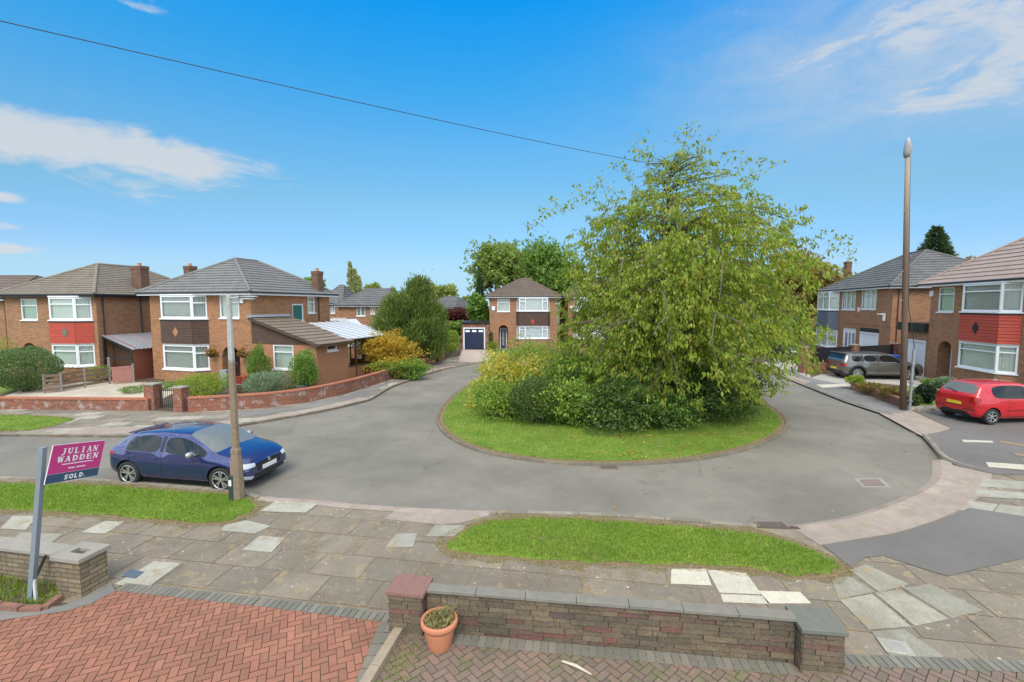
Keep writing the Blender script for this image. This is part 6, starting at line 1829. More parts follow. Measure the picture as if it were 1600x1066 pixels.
def word(mb, txt, x0, y0, w_, h_, gl, gap=.16, zz=.0045):
    n = len(txt); cw = w_ / (n + gap * (n - 1)); x = x0
    for i_, ch in enumerate(txt):
        for j_, (a, b2, t) in enumerate(gl[ch]):
            p0 = Vector((x + a[0] * cw, y0 + a[1] * h_, 0)); p1 = Vector((x + b2[0] * cw, y0 + b2[1] * h_, 0)); d = (p1 - p0).normalized(); nn = Vector((-d.y, d.x, 0)) * t * 1.22 * cw * .5
            z = Vector((0, 0, zz + .0003 * j_))
            mb.quad(p0 - nn + z, p1 - nn + z, p1 + nn + z, p0 + nn + z)
        x += cw * (1 + gap)
wh = plain('white print', (.85, .83, .85), .5, .01)
mb = MB(); word(mb, 'JULIAN', WB * .17, HB * .725, WB * .70, HB * .16, GL, .22); bput('lettering', mb, wh, board)
mb = MB(); word(mb, 'WADDEN', WB * .13, HB * .53, WB * .78, HB * .15, GL, .22); bput('lettering', mb, wh, board)
mb = MB(); mb.bx(WB * .23, WB * .82, HB * .455, HB * .478, .0035, .005); bput('rule_line', mb, wh, board)
mb = MB()
for k in range(11):
    if k in (4,): continue
    mb.bx(WB * (.37 + .03 * k), WB * (.37 + .03 * k + .02), HB * .33, HB * (.365 if k % 3 else .37), .0035, .005)
bput('phone_number', mb, wh, board)
mb = MB(); word(mb, 'SOLD', WB * .32, HB * .055, WB * .36, HB * .125, GLS, .14); mb.bx(WB * .70, WB * .715, HB * .055, HB * .075, .0035, .005); bput('lettering', mb, wh, board)
# ============================================================ CARS
def car_paint(name, col, metallic=.25, rough=.32, cior=1.75):
    m = Mat(name)
    nz = m.noise(m.uv(obj=True), 2.0, 4)
    c = m.mix(nz, mul(col, .93), mul(col, 1.07))
    return m.fin(c, rough, None, **{'Metallic': metallic, 'Coat Weight': 1.0, 'Coat Roughness': .05, 'Coat IOR': cior})
def car_glass(name, col=(.012, .015, .015), rough=.04):
    m = Mat(name)
    return m.fin(col, rough, None, **{'Specular IOR Level': .45})
M['tyre'] = plain('tyre rubber', (.022, .022, .022), .85, .15)
M['car_black'] = plain('black trim', (.018, .018, .02), .45, .1)
M['alloy'] = plain('alloy wheel', (.45, .44, .43), .3, .05, metallic=.6)
M['car_glass'] = car_glass('car window glass')
M['windscreen'] = car_glass('windscreen glass', (.16, .18, .18), .08)
M['lamp_red'] = plain('red lamp lens', (.35, .012, .012), .15, .05)
M['lamp_clear'] = plain('clear lamp lens', (.62, .65, .68), .12, .05)
M['plate_yellow'] = plain('yellow plate', (.72, .55, .04), .4, .03)
M['plate_white'] = plain('white plate', (.75, .75, .72), .4, .03)
def make_car(name, label, st, axles, wr, paint, W_, loc, heading, scale, spec, group=None):
    """st rows: x w zb zm wb zbelt ww zw wr zr zt ; glass spans in spec"""
    root = empty(name, loc, heading, label, 'car', group)
    root.scale = (scale,) * 3
    bm = bmesh.new(); rings = []
    def half(s):
        x, w, zb, zm, wb, zbelt, ww, zw, wrf, zr, zt = s
        return [(0, zb), (w * .80, zb), (w * .97, zb + .09), (w, zm), (wb, zbelt), (ww, zw), (wrf, zr), (wrf * .55, zt - (zt - zr) * .22), (0, zt)]
    for s in st:
        hp_ = half(s); ring = []
        for (y, z) in hp_: ring.append(bm.verts.new((s[0], -y, z)))          # right side (y<0)
        for (y, z) in hp_[-2:0:-1]: ring.append(bm.verts.new((s[0], y, z)))
        rings.append(ring)
    n = len(rings[0])
    for i in range(len(rings) - 1):
        for j in range(n):
            j2 = (j + 1) % n
            f = bm.faces.new((rings[i][j], rings[i + 1][j], rings[i + 1][j2], rings[i][j2]))
            # row index of face
            row = j if j < 8 else 15 - j
            side = 0 if j < 8 else 1
            xm = (st[i][0] + st[i + 1][0]) / 2
            mi = 0
            if row == 0 or (row == 1 and spec.get('low_black')): mi = 1
            if row == 4:
                for k, (a, b) in enumerate(spec['side']):
                    if a - .01 < xm < b + .01: mi = 2 + k * 2 + side
            if row in (6, 7):
                if spec['wind'][0] < xm < spec['wind'][1]: mi = 10
                if spec['rear'][0] < xm < spec['rear'][1]: mi = 11
            f.material_index = mi
    bm.faces.new(rings[0][::-1]).material_index = 0; bm.faces.new(rings[-1]).material_index = 0
    bmesh.ops.recalc_face_normals(bm, faces=bm.faces)
    cl = bm.edges.layers.float.new('crease_edge')
    for e in bm.edges:
        mis = {f.material_index for f in e.link_faces}
        if len(mis) > 1: e[cl] = .97 if max(mis) > 1 else .3
    mats = [paint, M['car_black']] + [M['car_glass']] * 8 + [M['windscreen'], M['car_glass'], M['car_black']]
    me = bpy.data.meshes.new('tmp'); bm.to_mesh(me); bm.free()
    for m_ in mats: me.materials.append(m_)
    tmp = bpy.data.objects.new('tmp', me); COL.objects.link(tmp)
    sb_ = tmp.modifiers.new('s', 'SUBSURF'); sb_.levels = 3; sb_.render_levels = 3
    cuts = []
    for ax in axles:
        cb = MB()
        for sd_ in (-1, 1):
            Mx = Matrix.Translation((ax, sd_ * (W_ - .13), wr + .005)) @ Matrix.Rotation(PI / 2, 4, 'X')
            r_ = wr + spec.get('archgap', .055); pr = [(0, -.19), (r_, -.19), (r_, .3), (0, .3)]
            k0 = len(cb.v); seg = 32
            for z_ in (-.17, .3):
                for j in range(seg): cb.v.append(tuple(Mx @ Vector((r_ * math.cos(2 * PI * j / seg), r_ * math.sin(2 * PI * j / seg), z_ * (-sd_)))))
            for j in range(seg):
                j2 = (j + 1) % seg; cb.f.append((k0 + j, k0 + j2, k0 + seg + j2, k0 + seg + j)); cb.m.append(12)
            cb.f.append(tuple(k0 + j for j in range(seg - 1, -1, -1))); cb.m.append(12); cb.f.append(tuple(k0 + seg + j for j in range(seg))); cb.m.append(12)
        cme = bpy.data.meshes.new('cut'); cme.from_pydata(cb.v, [], cb.f)
        for m_ in mats: cme.materials.append(m_)
        cme.polygons.foreach_set('material_index', cb.m)
        b2 = bmesh.new(); b2.from_mesh(cme); bmesh.ops.recalc_face_normals(b2, faces=b2.faces); b2.to_mesh(cme); b2.free()
        co_ = bpy.data.objects.new('cut', cme); COL.objects.link(co_); cuts.append(co_)
        bo = tmp.modifiers.new('b', 'BOOLEAN'); bo.operation = 'DIFFERENCE'; bo.object = co_; bo.solver = 'EXACT'; bo.material_mode = 'INDEX'
    dg = bpy.context.evaluated_depsgraph_get()
    em = bpy.data.meshes.new_from_object(tmp.evaluated_get(dg))
    bm = bmesh.new(); bm.from_mesh(em)
    bvh = BVHTree.FromBMesh(bm)
    faces_by = {}
    for f in bm.faces: faces_by.setdefault(f.material_index, []).append(f)
    def sub(idx, nm, mt, parent, off=0.0):
        vs = {}; V = []; F = []; MI = []
        for ii in idx:
            for f in faces_by.get(ii, []):
                t = []
                for v in f.verts:
                    if v.index not in vs:
                        vs[v.index] = len(V); V.append(tuple(v.co + v.normal * off))
                    t.append(vs[v.index])
                F.append(t); MI.append(0 if ii == idx[0] else 1)
        if not F: return None
        me_ = bpy.data.meshes.new(nm); me_.from_pydata(V, [], F)
        for m_ in (mt if isinstance(mt, list) else [mt]): me_.materials.append(m_)
        if isinstance(mt, list): me_.polygons.foreach_set('material_index', MI)
        me_.polygons.foreach_set('use_smooth', [True] * len(F)); me_.update()
        o_ = bpy.data.objects.new(nm, me_); COL.objects.link(o_); o_.parent = parent
        return o_
    body = sub([0, 1, 12], 'body', [paint, M['car_black']], root)
    body.data.set_sharp_from_angle(angle=R(40)) if hasattr(body.data, 'set_sharp_from_angle') else None
    for k in range(len(spec['side'])):
        for sd_ in (0, 1): sub([2 + k * 2 + sd_], 'side_window', M['car_glass'], root)
    sub([10], 'windscreen', M['windscreen'], root)
    sub([11], 'rear_window', M['windscreen'] if spec.get('pale_rear') else M['car_glass'], root)
    bm.free()
    bpy.data.objects.remove(tmp)
    for c in cuts: bpy.data.objects.remove(c)
    # surface decals
    def cast(axis, sgn, a, b):
        if axis == 'y': o_ = Vector((a, sgn * 3, b)); d = Vector((0, -sgn, 0))
        elif axis == 'x': o_ = Vector((sgn * 5, a, b)); d = Vector((-sgn, 0, 0))
        else: o_ = Vector((a, b, 3)); d = Vector((0, 0, -1))
        l, nrm, i_, dd = bvh.ray_cast(o_, d)
        return (l, nrm) if l is not None else (None, None)
    def decal(nm, mt, axis, sgn, quads, off=.006, parent=None, nu=5, nv=3, smooth=True):
        mb = MB()
        for q in quads:
            g_ = []
            ok = True
            for i in range(nu + 1):
                for j in range(nv + 1):
                    u, v = i / nu, j / nv
                    a = (q[0][0] * (1 - u) + q[1][0] * u) * (1 - v) + (q[3][0] * (1 - u) + q[2][0] * u) * v
                    b = (q[0][1] * (1 - u) + q[1][1] * u) * (1 - v) + (q[3][1] * (1 - u) + q[2][1] * u) * v
                    l, nn = cast(axis, sgn, a, b)
                    if l is None: ok = False; break
                    if nn.dot({'y': Vector((0, sgn, 0)), 'x': Vector((sgn, 0, 0)), 'z': Vector((0, 0, 1))}[axis]) < 0: nn = -nn
                    g_.append(l + nn * off)
                if not ok: break
            if not ok: continue
            fs = [(i * (nv + 1) + j, (i + 1) * (nv + 1) + j, (i + 1) * (nv + 1) + j + 1, i * (nv + 1) + j + 1) for i in range(nu) for j in range(nv)]
            mb.add(g_, fs)
        if not mb.v: return None
        return mb.build(nm, mt, parent or root, smooth=smooth)
    def line(a, b, w=.007):
        d = Vector((b[0] - a[0], b[1] - a[1])).normalized(); nx, ny = -d.y * w, d.x * w
        return [(a[0] - nx, a[1] - ny), (b[0] - nx, b[1] - ny), (b[0] + nx, b[1] + ny), (a[0] + nx, a[1] + ny)]
    for sgn in (-1, 1):
        for nm, mt, q, off in spec.get('side_decals', []): decal(nm, mt, 'y', sgn, q, off)
        decal('door_seam', M['car_black'], 'y', sgn, [line(*l) for l in spec['seams']], .003, nu=8, nv=1)
        for (a, b) in spec['handles']:
            l, nn = cast('y', sgn, a, b)
            mb = MB(); mb.bx(a - .09, a + .09, min(l.y, l.y + sgn * .035), max(l.y, l.y + sgn * .035), b - .013, b + .017); mb.build('door_handle', paint, root, bevel=.008)
        mx, mz = spec['mirror']; l, nn = cast('y', sgn, mx, mz)
        mb = MB(); y0_ = l.y; 
        mb.lathe([(0, -.11), (.05, -.10), (.078, -.03), (.08, .05), (.055, .10), (0, .11)], seg=12, M=Matrix.Translation((mx - .02, y0_ + sgn * .15, mz + .07)) @ Matrix.Rotation(PI / 2, 4, 'X') @ Matrix.Scale(.8, 4, (1, 0, 0)))
        mb.bar((mx, y0_ - sgn * .02, mz + .02), (mx, y0_ + sgn * .10, mz + .05), .06, .03)
        mr = mb.build('wing_mirror', spec.get('mirror_mat', paint), root, smooth=True)
    for nm, mt, axis, sgn, q, off in spec['ends']:
        decal(nm, mt, axis, sgn, q, off)
    for nm, mt, q in spec.get('top', []): decal(nm, mt, 'z', 1, q, .006)
    for (x_, sgn, zc_, w_, h_, mt, tilt) in spec['plates']:
        l, nn = cast('x', sgn, 0, zc_)
        mb = MB(); mb.box(None, (.012, w_, h_), mat=Matrix.Translation((l.x + sgn * .012, x_, zc_)) @ Matrix.Rotation(tilt, 4, 'Y'))
        pl_ = mb.build('number_plate', mt, root)
    if 'spoiler' in spec:
        x0_, x1_, w_, z_ = spec['spoiler']
        mb = MB(); mb.prism([(x0_, -w_), (x1_, -w_ * .92), (x1_, w_ * .92), (x0_, w_)], z_, z_ + .035); mb.build('spoiler', paint, root, bevel=.012)
    if 'roof_rails' in spec:
        for s_ in (-1, 1):
            x0_, x1_, w_, z_ = spec['roof_rails']; mb = MB(); mb.tube([(x0_, s_ * w_, z_ - .03), (x0_ + .1, s_ * w_, z_ + .03), (x1_ - .1, s_ * w_, z_ + .03), (x1_, s_ * w_, z_ - .03)], .014, 6); mb.build('roof_rail', M['car_black'], root)
    mb = MB(); ax_ = spec.get('aerial', -1.2); l, nn = cast('z', 1, ax_, 0); mb.tube([l, l + Vector((-.12, 0, .12))], [.012, .005], 6); mb.build('aerial', M['car_black'], root)
    # wheels
    for ax in axles:
        for sgn in (-1, 1):
            Mx = Matrix.Translation((ax, sgn * (W_ - .115), wr)) @ Matrix.Rotation(-sgn * PI / 2, 4, 'X')   # local z -> outward
            if sgn > 0: Mx = Matrix.Translation((ax, W_ - .115, wr)) @ Matrix.Rotation(-PI / 2, 4, 'X')
            else: Mx = Matrix.Translation((ax, -(W_ - .115), wr)) @ Matrix.Rotation(PI / 2, 4, 'X')
            rr = wr * spec.get('rim', .70)
            mb = MB(); mb.lathe([(rr * .6, -.10), (wr * .9, -.105), (wr * .985, -.085), (wr, -.05), (wr, .05), (wr * .985, .085), (wr * .93, .10), (rr * 1.02, .095), (rr, .085)], seg=40, M=Mx)
            wh_ = mb.build('wheel', M['tyre'], root, smooth=True)
            mb = MB(); mb.lathe([(rr, .088), (rr * .93, .085), (rr * .9, .03), (rr * .3, .02), (0, .02)], seg=40, M=Mx, m=1)
            mb.lathe([(rr * 1.0, .090), (rr * .93, .094), (rr * .90, .086)], seg=40, M=Mx)
            mb.lathe([(rr * .2, .03), (rr * .18, .085), (0, .088)], seg=16, M=Mx)
            ns = spec.get('spokes', 5); tw = spec.get('spoke_w', .11)
            for k in range(ns):
                for dlt in spec.get('spoke_off', (-.13, .13)):
                    a = 2 * PI * k / ns + .3
                    p0_ = Vector((math.cos(a) * rr * .15, math.sin(a) * rr * .15, .078)); p1_ = Vector((math.cos(a + dlt) * rr * .95, math.sin(a + dlt) * rr * .95, .083))
                    d = (p1_ - p0_).normalized(); nn = Vector((-d.y, d.x, 0)) * rr * tw * .5
                    vs = [p0_ - nn * .9, p1_ - nn, p1_ + nn, p0_ + nn * .9]; lo = [v - Vector((0, 0, .035)) for v in vs]
                    mb.add([Mx @ v for v in vs + lo], [(0, 1, 2, 3), (0, 4, 5, 1), (2, 6, 7, 3), (1, 5, 6, 2), (3, 7, 4, 0)])
            mb.build('rim', [M['alloy'], M['car_black']], wh_)
    return root
# ---- blue hatchback
P_blue = car_paint('blue metallic paint', (0.024, 0.034, 0.15), .5, .22)
P_red = car_paint('red paint', (0.50, 0.006, 0.012), .0, .35, 1.45)
P_grey = car_paint('warm grey metallic paint', (0.13, 0.12, 0.105), .5, .32)
P_dark = car_paint('dark paint', (0.02, 0.022, 0.028), .3, .3)
leon = [  # x     w    zb   zm   wb   zbelt  ww   zw    wr   zr    zt
    (-2.16, .70, .40, .62, .69, .86, .63, .90, .58, .925, .935),
    (-2.08, .83, .29, .62, .79, .94, .72, .985, .66, 1.01, 1.03),
    (-1.97, .87, .25, .62, .83, .97, .72, 1.03, .655, 1.075, 1.10),
    (-1.56, .895, .20, .62, .855, .975, .68, 1.16, .61, 1.285, 1.325),
    (-1.42, .90, .18, .62, .86, .97, .675, 1.20, .60, 1.335, 1.37),
    (-1.22, .90, .18, .62, .862, .96, .665, 1.28, .595, 1.375, 1.41),
    (-.80, .90, .17, .62, .865, .945, .66, 1.355, .60, 1.42, 1.45),
    (-.36, .90, .17, .61, .868, .935, .665, 1.365, .60, 1.43, 1.458),
    (-.27, .90, .17, .61, .868, .933, .665, 1.365, .60, 1.43, 1.458),
    (.28, .90, .17, .60, .87, .92, .67, 1.33, .60, 1.40, 1.44),
    (.70, .90, .17, .60, .875, .91, .715, 1.16, .655, 1.225, 1.285),
    (.98, .90, .17, .60, .88, .90, .775, 1.00, .72, 1.065, 1.12),
    (1.14, .90, .17, .60, .88, .89, .80, .935, .745, .965, 1.01),
    (1.38, .90, .18, .60, .875, .865, .80, .90, .73, .925, .965),
    (1.80, .88, .20, .58, .84, .80, .76, .835, .68, .855, .885),
    (2.08, .83, .22, .52, .76, .715, .68, .745, .60, .765, .79),
    (2.20, .74, .25, .48, .68, .63, .61, .66, .54, .68, .695),
    (2.245, .66, .30, .46, .61, .57, .55, .59, .5, .605, .615)]
def _rx(x): return -1.32 + (x + 1.32) * .80 if x < -1.32 else (1.36 + (x - 1.36) * .78 if x > 1.36 else x)
leon = [(_rx(r_[0]),) + r_[1:] for r_ in leon]
leon_spec = dict(side=[(-1.40, -1.23), (-1.21, -.38), (-.26, .95)], wind=(.29, 1.13), rear=(_rx(-1.96), _rx(-1.57)), rim=.72, spokes=5, spoke_w=.13, spoke_off=(-.2, .2), archgap=.05,
    seams=[((-.31, .93), (-.31, .30)), ((.86, .88), (.92, .30)), ((-1.28, .94), (-1.22, .62)), ((-1.22, .62), (-.98, .34)), ((-.98, .30), (.92, .30)), ((-1.42, .95), (-1.28, .94))],
    handles=[(-.50, .80), (-1.18, .82)], mirror=(.70, .93), mirror_mat=M['alloy'], spoiler=(-1.62, -1.46, .54, 1.31), aerial=-1.3,
    side_decals=[('pillar_trim', M['car_black'], [[(-.36, .96), (-.27, .96), (-.27, 1.34), (-.36, 1.34)]], .004), ('sill', M['car_black'], [[(-.95, .19), (.95, .19), (.95, .235), (-.95, .235)]], .006)],
    ends=[('headlight', M['lamp_clear'], 'x', 1, [[(-.80, .60), (-.50, .60), (-.48, .68), (-.80, .73)]], .010), ('headlight', M['lamp_clear'], 'x', 1, [[(.50, .60), (.80, .60), (.80, .73), (.48, .68)]], .010),
          ('grille', M['car_black'], 'x', 1, [[(-.40, .44), (.40, .44), (.46, .63), (-.46, .63)]], .008),
          ('lower_intake', M['car_black'], 'x', 1, [[(-.60, .30), (.60, .30), (.52, .39), (-.52, .39)]], .010),
          ('fog_trim', M['lamp_clear'], 'x', 1, [[(-.78, .34), (-.62, .30), (-.55, .36), (-.78, .43)]], .012), ('fog_trim', M['lamp_clear'], 'x', 1, [[(.62, .30), (.78, .34), (.78, .43), (.55, .36)]], .012),
          ('badge', M['alloy'], 'x', 1, [[(-.045, .60), (.045, .60), (.045, .68), (-.045, .68)]], .016),
          ('tail_light', M['lamp_red'], 'x', -1, [[(-.80, .78), (-.42, .80), (-.42, .87), (-.80, .90)]], .008), ('tail_light', M['lamp_red'], 'x', -1, [[(.42, .80), (.80, .78), (.80, .90), (.42, .87)]], .008),
          ('tail_light', M['lamp_red'], 'y', -1, [[(_rx(-2.11), .81), (_rx(-1.85), .83), (_rx(-1.85), .90), (_rx(-2.09), .91)]], .008), ('headlight', M['lamp_clear'], 'y', -1, [[(_rx(1.72), .67), (_rx(2.06), .62), (_rx(2.04), .69), (_rx(1.78), .73)]], .008), ('headlight', M['lamp_clear'], 'y', 1, [[(_rx(1.72), .67), (_rx(2.06), .62), (_rx(2.04), .69), (_rx(1.78), .73)]], .008)],
    plates=[(0, 1, .50, .52, .11, M['plate_white'], 0), (0, -1, .62, .52, .11, M['plate_yellow'], 0)])
AXF, AXR, WRAD = 1.36, -1.32, .325
pr = G(206, 757, 0); pf = G(349, 768, 0)
hd = math.atan2(pf.y - pr.y, pf.x - pr.x); sc = (pf - pr).length / (AXF - AXR)
Rm = Matrix.Rotation(hd, 3, 'Z')
o_ = pr - Rm @ Vector((AXR * sc, -.79 * sc, 0))
make_car('blue_hatchback', 'metallic blue five door hatchback parked by the verge in front of the houses', leon, (AXR, AXF), WRAD, P_blue, .90, (o_.x, o_.y, .002), hd, sc, leon_spec).scale = (sc, sc, sc * .955)
# ---- red small hatchback
yar = [
    (-1.80, .66, .42, .62, .66, .84, .62, .92, .58, .95, .96),
    (-1.76, .77, .28, .62, .745, .92, .69, .99, .64, 1.02, 1.04),
    (-1.70, .80, .24, .62, .765, .95, .69, 1.03, .63, 1.07, 1.09),
    (-1.46, .82, .20, .62, .785, .955, .63, 1.32, .57, 1.39, 1.425),
    (-1.36, .825, .19, .62, .79, .955, .625, 1.355, .565, 1.42, 1.455),
    (-1.18, .83, .18, .62, .795, .95, .625, 1.38, .565, 1.44, 1.475),
    (-.62, .83, .17, .62, .80, .94, .63, 1.40, .57, 1.465, 1.50),
    (-.50, .83, .17, .61, .80, .938, .63, 1.40, .57, 1.465, 1.50),
    (-.20, .83, .17, .61, .80, .935, .63, 1.40, .57, 1.465, 1.50),
    (.20, .83, .17, .60, .80, .925, .635, 1.375, .57, 1.44, 1.48),
    (.62, .83, .17, .60, .805, .92, .68, 1.19, .62, 1.245, 1.31),
    (.94, .83, .17, .60, .81, .915, .73, 1.02, .68, 1.075, 1.14),
    (1.08, .83, .17, .60, .81, .905, .75, .96, .70, 1.00, 1.05),
    (1.28, .83, .18, .60, .80, .87, .73, .91, .67, .95, .99),
    (1.58, .80, .20, .58, .75, .79, .67, .83, .60, .86, .885),
    (1.76, .74, .24, .52, .66, .68, .58, .71, .52, .735, .75),
    (1.83, .64, .32, .48, .57, .58, .52, .61, .47, .62, .63)]
yar_spec = dict(side=[(-1.16, -.52), (-.48, .90)], wind=(.22, 1.07), rear=(-1.69, -1.47), rim=.66, spokes=6, spoke_w=.2, spoke_off=(0,), archgap=.05, pale_rear=True,
    seams=[((-.54, .93), (-.54, .28)), ((.82, .88), (.86, .28)), ((-.54, .28), (.86, .28)), ((-1.74, .62), (-1.45, .62)), ((-1.74, .95), (-1.70, .62))],
    handles=[(-.36, .80)], mirror=(.62, .95), mirror_mat=P_red, aerial=.0,
    side_decals=[('side_moulding', M['car_black'], [[(-1.45 + .42, .50), (.72, .50), (.72, .525), (-1.03, .525)]], .008)],
    ends=[('tail_light', M['lamp_red'], 'x', -1, [[(-.76, .78), (-.52, .78), (-.56, .98), (-.74, 1.0)]], .008), ('tail_light', M['lamp_red'], 'x', -1, [[(.52, .78), (.76, .78), (.74, 1.0), (.56, .98)]], .008),
          ('tail_light', M['lamp_red'], 'y', -1, [[(-1.77, .80), (-1.60, .82), (-1.62, .95), (-1.74, .98)]], .008),
          ('bumper_strip', M['car_black'], 'x', -1, [[(-.74, .50), (-.34, .50), (-.34, .53), (-.74, .53)], [(.34, .50), (.74, .50), (.74, .53), (.34, .53)]], .008),
          ('boot_seam', M['car_black'], 'x', -1, [[(-.62, .60), (.62, .60), (.62, .61), (-.62, .61)]], .004),
          ('rear_wiper', M['car_black'], 'x', -1, [[(-.02, 1.05), (.42, 1.16), (.42, 1.175), (-.02, 1.08)]], .02),
          ('headlight', M['lamp_clear'], 'x', 1, [[(-.72, .60), (-.46, .58), (-.46, .70), (-.70, .76)]], .01), ('headlight', M['lamp_clear'], 'x', 1, [[(.46, .58), (.72, .60), (.70, .76), (.46, .70)]], .01), ('grille', M['car_black'], 'x', 1, [[(-.35, .36), (.35, .36), (.35, .5), (-.35, .5)]], .008)],
    plates=[(0, -1, .70, .52, .11, M['plate_yellow'], 0), (0, 1, .42, .52, .11, M['plate_white'], 0)])
c1 = G(1546, 663.5, LZ + .02); sc = 1.05; hd = R(4)
Rm = Matrix.Rotation(hd, 3, 'Z'); o_ = c1 - Rm @ Vector((-1.17 * sc, -.73 * sc, 0))
make_car('red_hatchback', 'small bright red hatchback on the tarmac drive at the right edge', yar, (-1.17, 1.20), .29, P_red, .83, (o_.x, o_.y, LZ + .024), hd, sc, yar_spec)
# ---- grey estate
club = [
    (-2.08, .68, .40, .62, .70, .88, .66, .93, .62, .96, .97),
    (-2.04, .82, .28, .62, .80, .95, .74, .99, .68, 1.02, 1.04),
    (-1.99, .86, .24, .62, .83, .965, .74, 1.03, .68, 1.07, 1.09),
    (-1.86, .88, .20, .62, .845, .968, .69, 1.30, .63, 1.36, 1.385),
    (-1.76, .89, .19, .62, .85, .968, .685, 1.315, .62, 1.375, 1.40),
    (-1.66, .90, .18, .62, .855, .968, .685, 1.32, .62, 1.38, 1.41),
    (-1.15, .90, .17, .62, .86, .965, .69, 1.33, .62, 1.395, 1.425),
    (-1.05, .90, .17, .62, .86, .965, .69, 1.33, .62, 1.395, 1.425),
    (-.34, .90, .17, .61, .865, .955, .69, 1.34, .62, 1.405, 1.435),
    (-.24, .90, .17, .61, .865, .955, .69, 1.34, .62, 1.405, 1.435),
    (.38, .90, .17, .60, .87, .945, .695, 1.325, .62, 1.39, 1.425),
    (.68, .90, .17, .60, .875, .94, .72, 1.18, .66, 1.24, 1.285),
    (.92, .90, .17, .60, .88, .935, .765, 1.03, .71, 1.085, 1.13),
    (1.04, .90, .17, .60, .88, .93, .80, .975, .74, 1.00, 1.04),
    (1.35, .90, .18, .60, .87, .91, .79, .95, .73, .975, 1.01),
    (1.85, .88, .20, .58, .83, .84, .76, .88, .70, .90, .93),
    (2.08, .80, .24, .52, .74, .72, .68, .76, .62, .78, .80),
    (2.16, .68, .32, .48, .62, .60, .58, .63, .52, .65, .66)]
club_spec = dict(low_black=True, side=[(-1.64, -1.16), (-1.04, -.36), (-.22, .90)], wind=(.40, 1.03), rear=(-1.98, -1.87), rim=.70, spokes=8, spoke_w=.13, spoke_off=(-.08, .08), archgap=.075,
    seams=[((-.29, .95), (-.29, .30)), ((.84, .92), (.90, .30)), ((-1.12, .95), (-1.10, .62)), ((-1.10, .62), (-.92, .34)), ((-.92, .30), (.90, .30))],
    handles=[(-.46, .84), (-1.20, .84)], mirror=(.68, .97), mirror_mat=M['car_black'], spoiler=(-1.98, -1.78, .64, 1.385), roof_rails=(-1.5, .35, .60, 1.40), aerial=-1.6,
    side_decals=[('sill', M['car_black'], [[(-.90, .18), (.92, .18), (.92, .30), (-.90, .30)]], .008), ('pillar_trim', M['car_black'], [[(-1.18, .98), (-1.02, .98), (-1.02, 1.31), (-1.18, 1.31)], [(-.38, .97), (-.20, .97), (-.20, 1.32), (-.38, 1.32)]], .004), ('belt_trim', M['alloy'], [[(-1.75, .968), (.95, .938), (.95, .955), (-1.75, .985)]], .008)],
    ends=[('tail_light', M['lamp_red'], 'x', -1, [[(-.76, .72), (-.48, .72), (-.48, .86), (-.76, .86)]], .010), ('tail_light', M['lamp_red'], 'x', -1, [[(.48, .72), (.76, .72), (.76, .86), (.48, .86)]], .010),
          ('tail_light', M['lamp_red'], 'y', -1, [[(-2.05, .76), (-1.90, .76), (-1.90, .86), (-2.05, .86)]], .010), ('lower_bumper', M['car_black'], 'x', -1, [[(-.78, .30), (.78, .30), (.78, .44), (-.78, .44)]], .010),
          ('headlight', M['lamp_clear'], 'x', 1, [[(-.70, .60), (-.48, .58), (-.48, .72), (-.70, .74)]], .01), ('headlight', M['lamp_clear'], 'x', 1, [[(.48, .58), (.70, .60), (.70, .74), (.48, .72)]], .01), ('grille', M['car_black'], 'x', 1, [[(-.4, .36), (.4, .36), (.4, .56), (-.4, .56)]], .008)],
    plates=[(0, -1, .56, .52, .11, M['plate_yellow'], 0), (0, 1, .36, .52, .11, M['plate_white'], 0)])
c1 = G(1333, 593.5, LZ); c2 = G(1420, 594.5, LZ); hd = math.atan2(c2.y - c1.y, c2.x - c1.x); sc = 1.12
mid = (c1 + c2) / 2 + Vector((.1, 0, 0))
Rm = Matrix.Rotation(hd, 3, 'Z'); o_ = mid - Rm @ Vector((0, -.80 * sc, 0))
def arch_trim_all(root): pass
gc = make_car('grey_estate_car', 'warm grey estate car with dark windows parked in front of the black fence', club, (-1.34, 1.33), .325, P_grey, .90, (o_.x, o_.y, LZ + .018), hd, sc, club_spec)
# black wheel arch trims
for ax in (-1.34, 1.33):
    for sg in (-1, 1):
        mb = MB(); rr = .325 + .095
        for k in range(14):
            a0_, a1_ = PI * k / 14, PI * (k + 1) / 14
            P_ = lambda a, r_, y: (ax + r_ * math.cos(a), sg * y, .325 + r_ * math.sin(a))
            mb.add([P_(a0_, rr - .03, .905), P_(a1_, rr - .03, .905), P_(a1_, rr + .05, .90), P_(a0_, rr + .05, .90), P_(a0_, rr - .03, .85), P_(a1_, rr - .03, .85), P_(a1_, rr + .05, .84), P_(a0_, rr + .05, .84)],
                   [(0, 1, 2, 3), (7, 6, 5, 4), (0, 4, 5, 1), (3, 2, 6, 7)])
        mb.build('wheel_arch_trim', M['car_black'], gc)
# dark car glimpsed beneath the tree
c1 = G(1226, 562, LZ)
sp = dict(leon_spec); sp['mirror_mat'] = P_dark
make_car('dark_hatchback', 'dark hatchback glimpsed under the right skirt of the weeping tree', leon, (AXR, AXF), WRAD, P_dark, .90, (c1.x + .5, c1.y + 1.5, LZ + .018), R(-75), 1.1, sp)
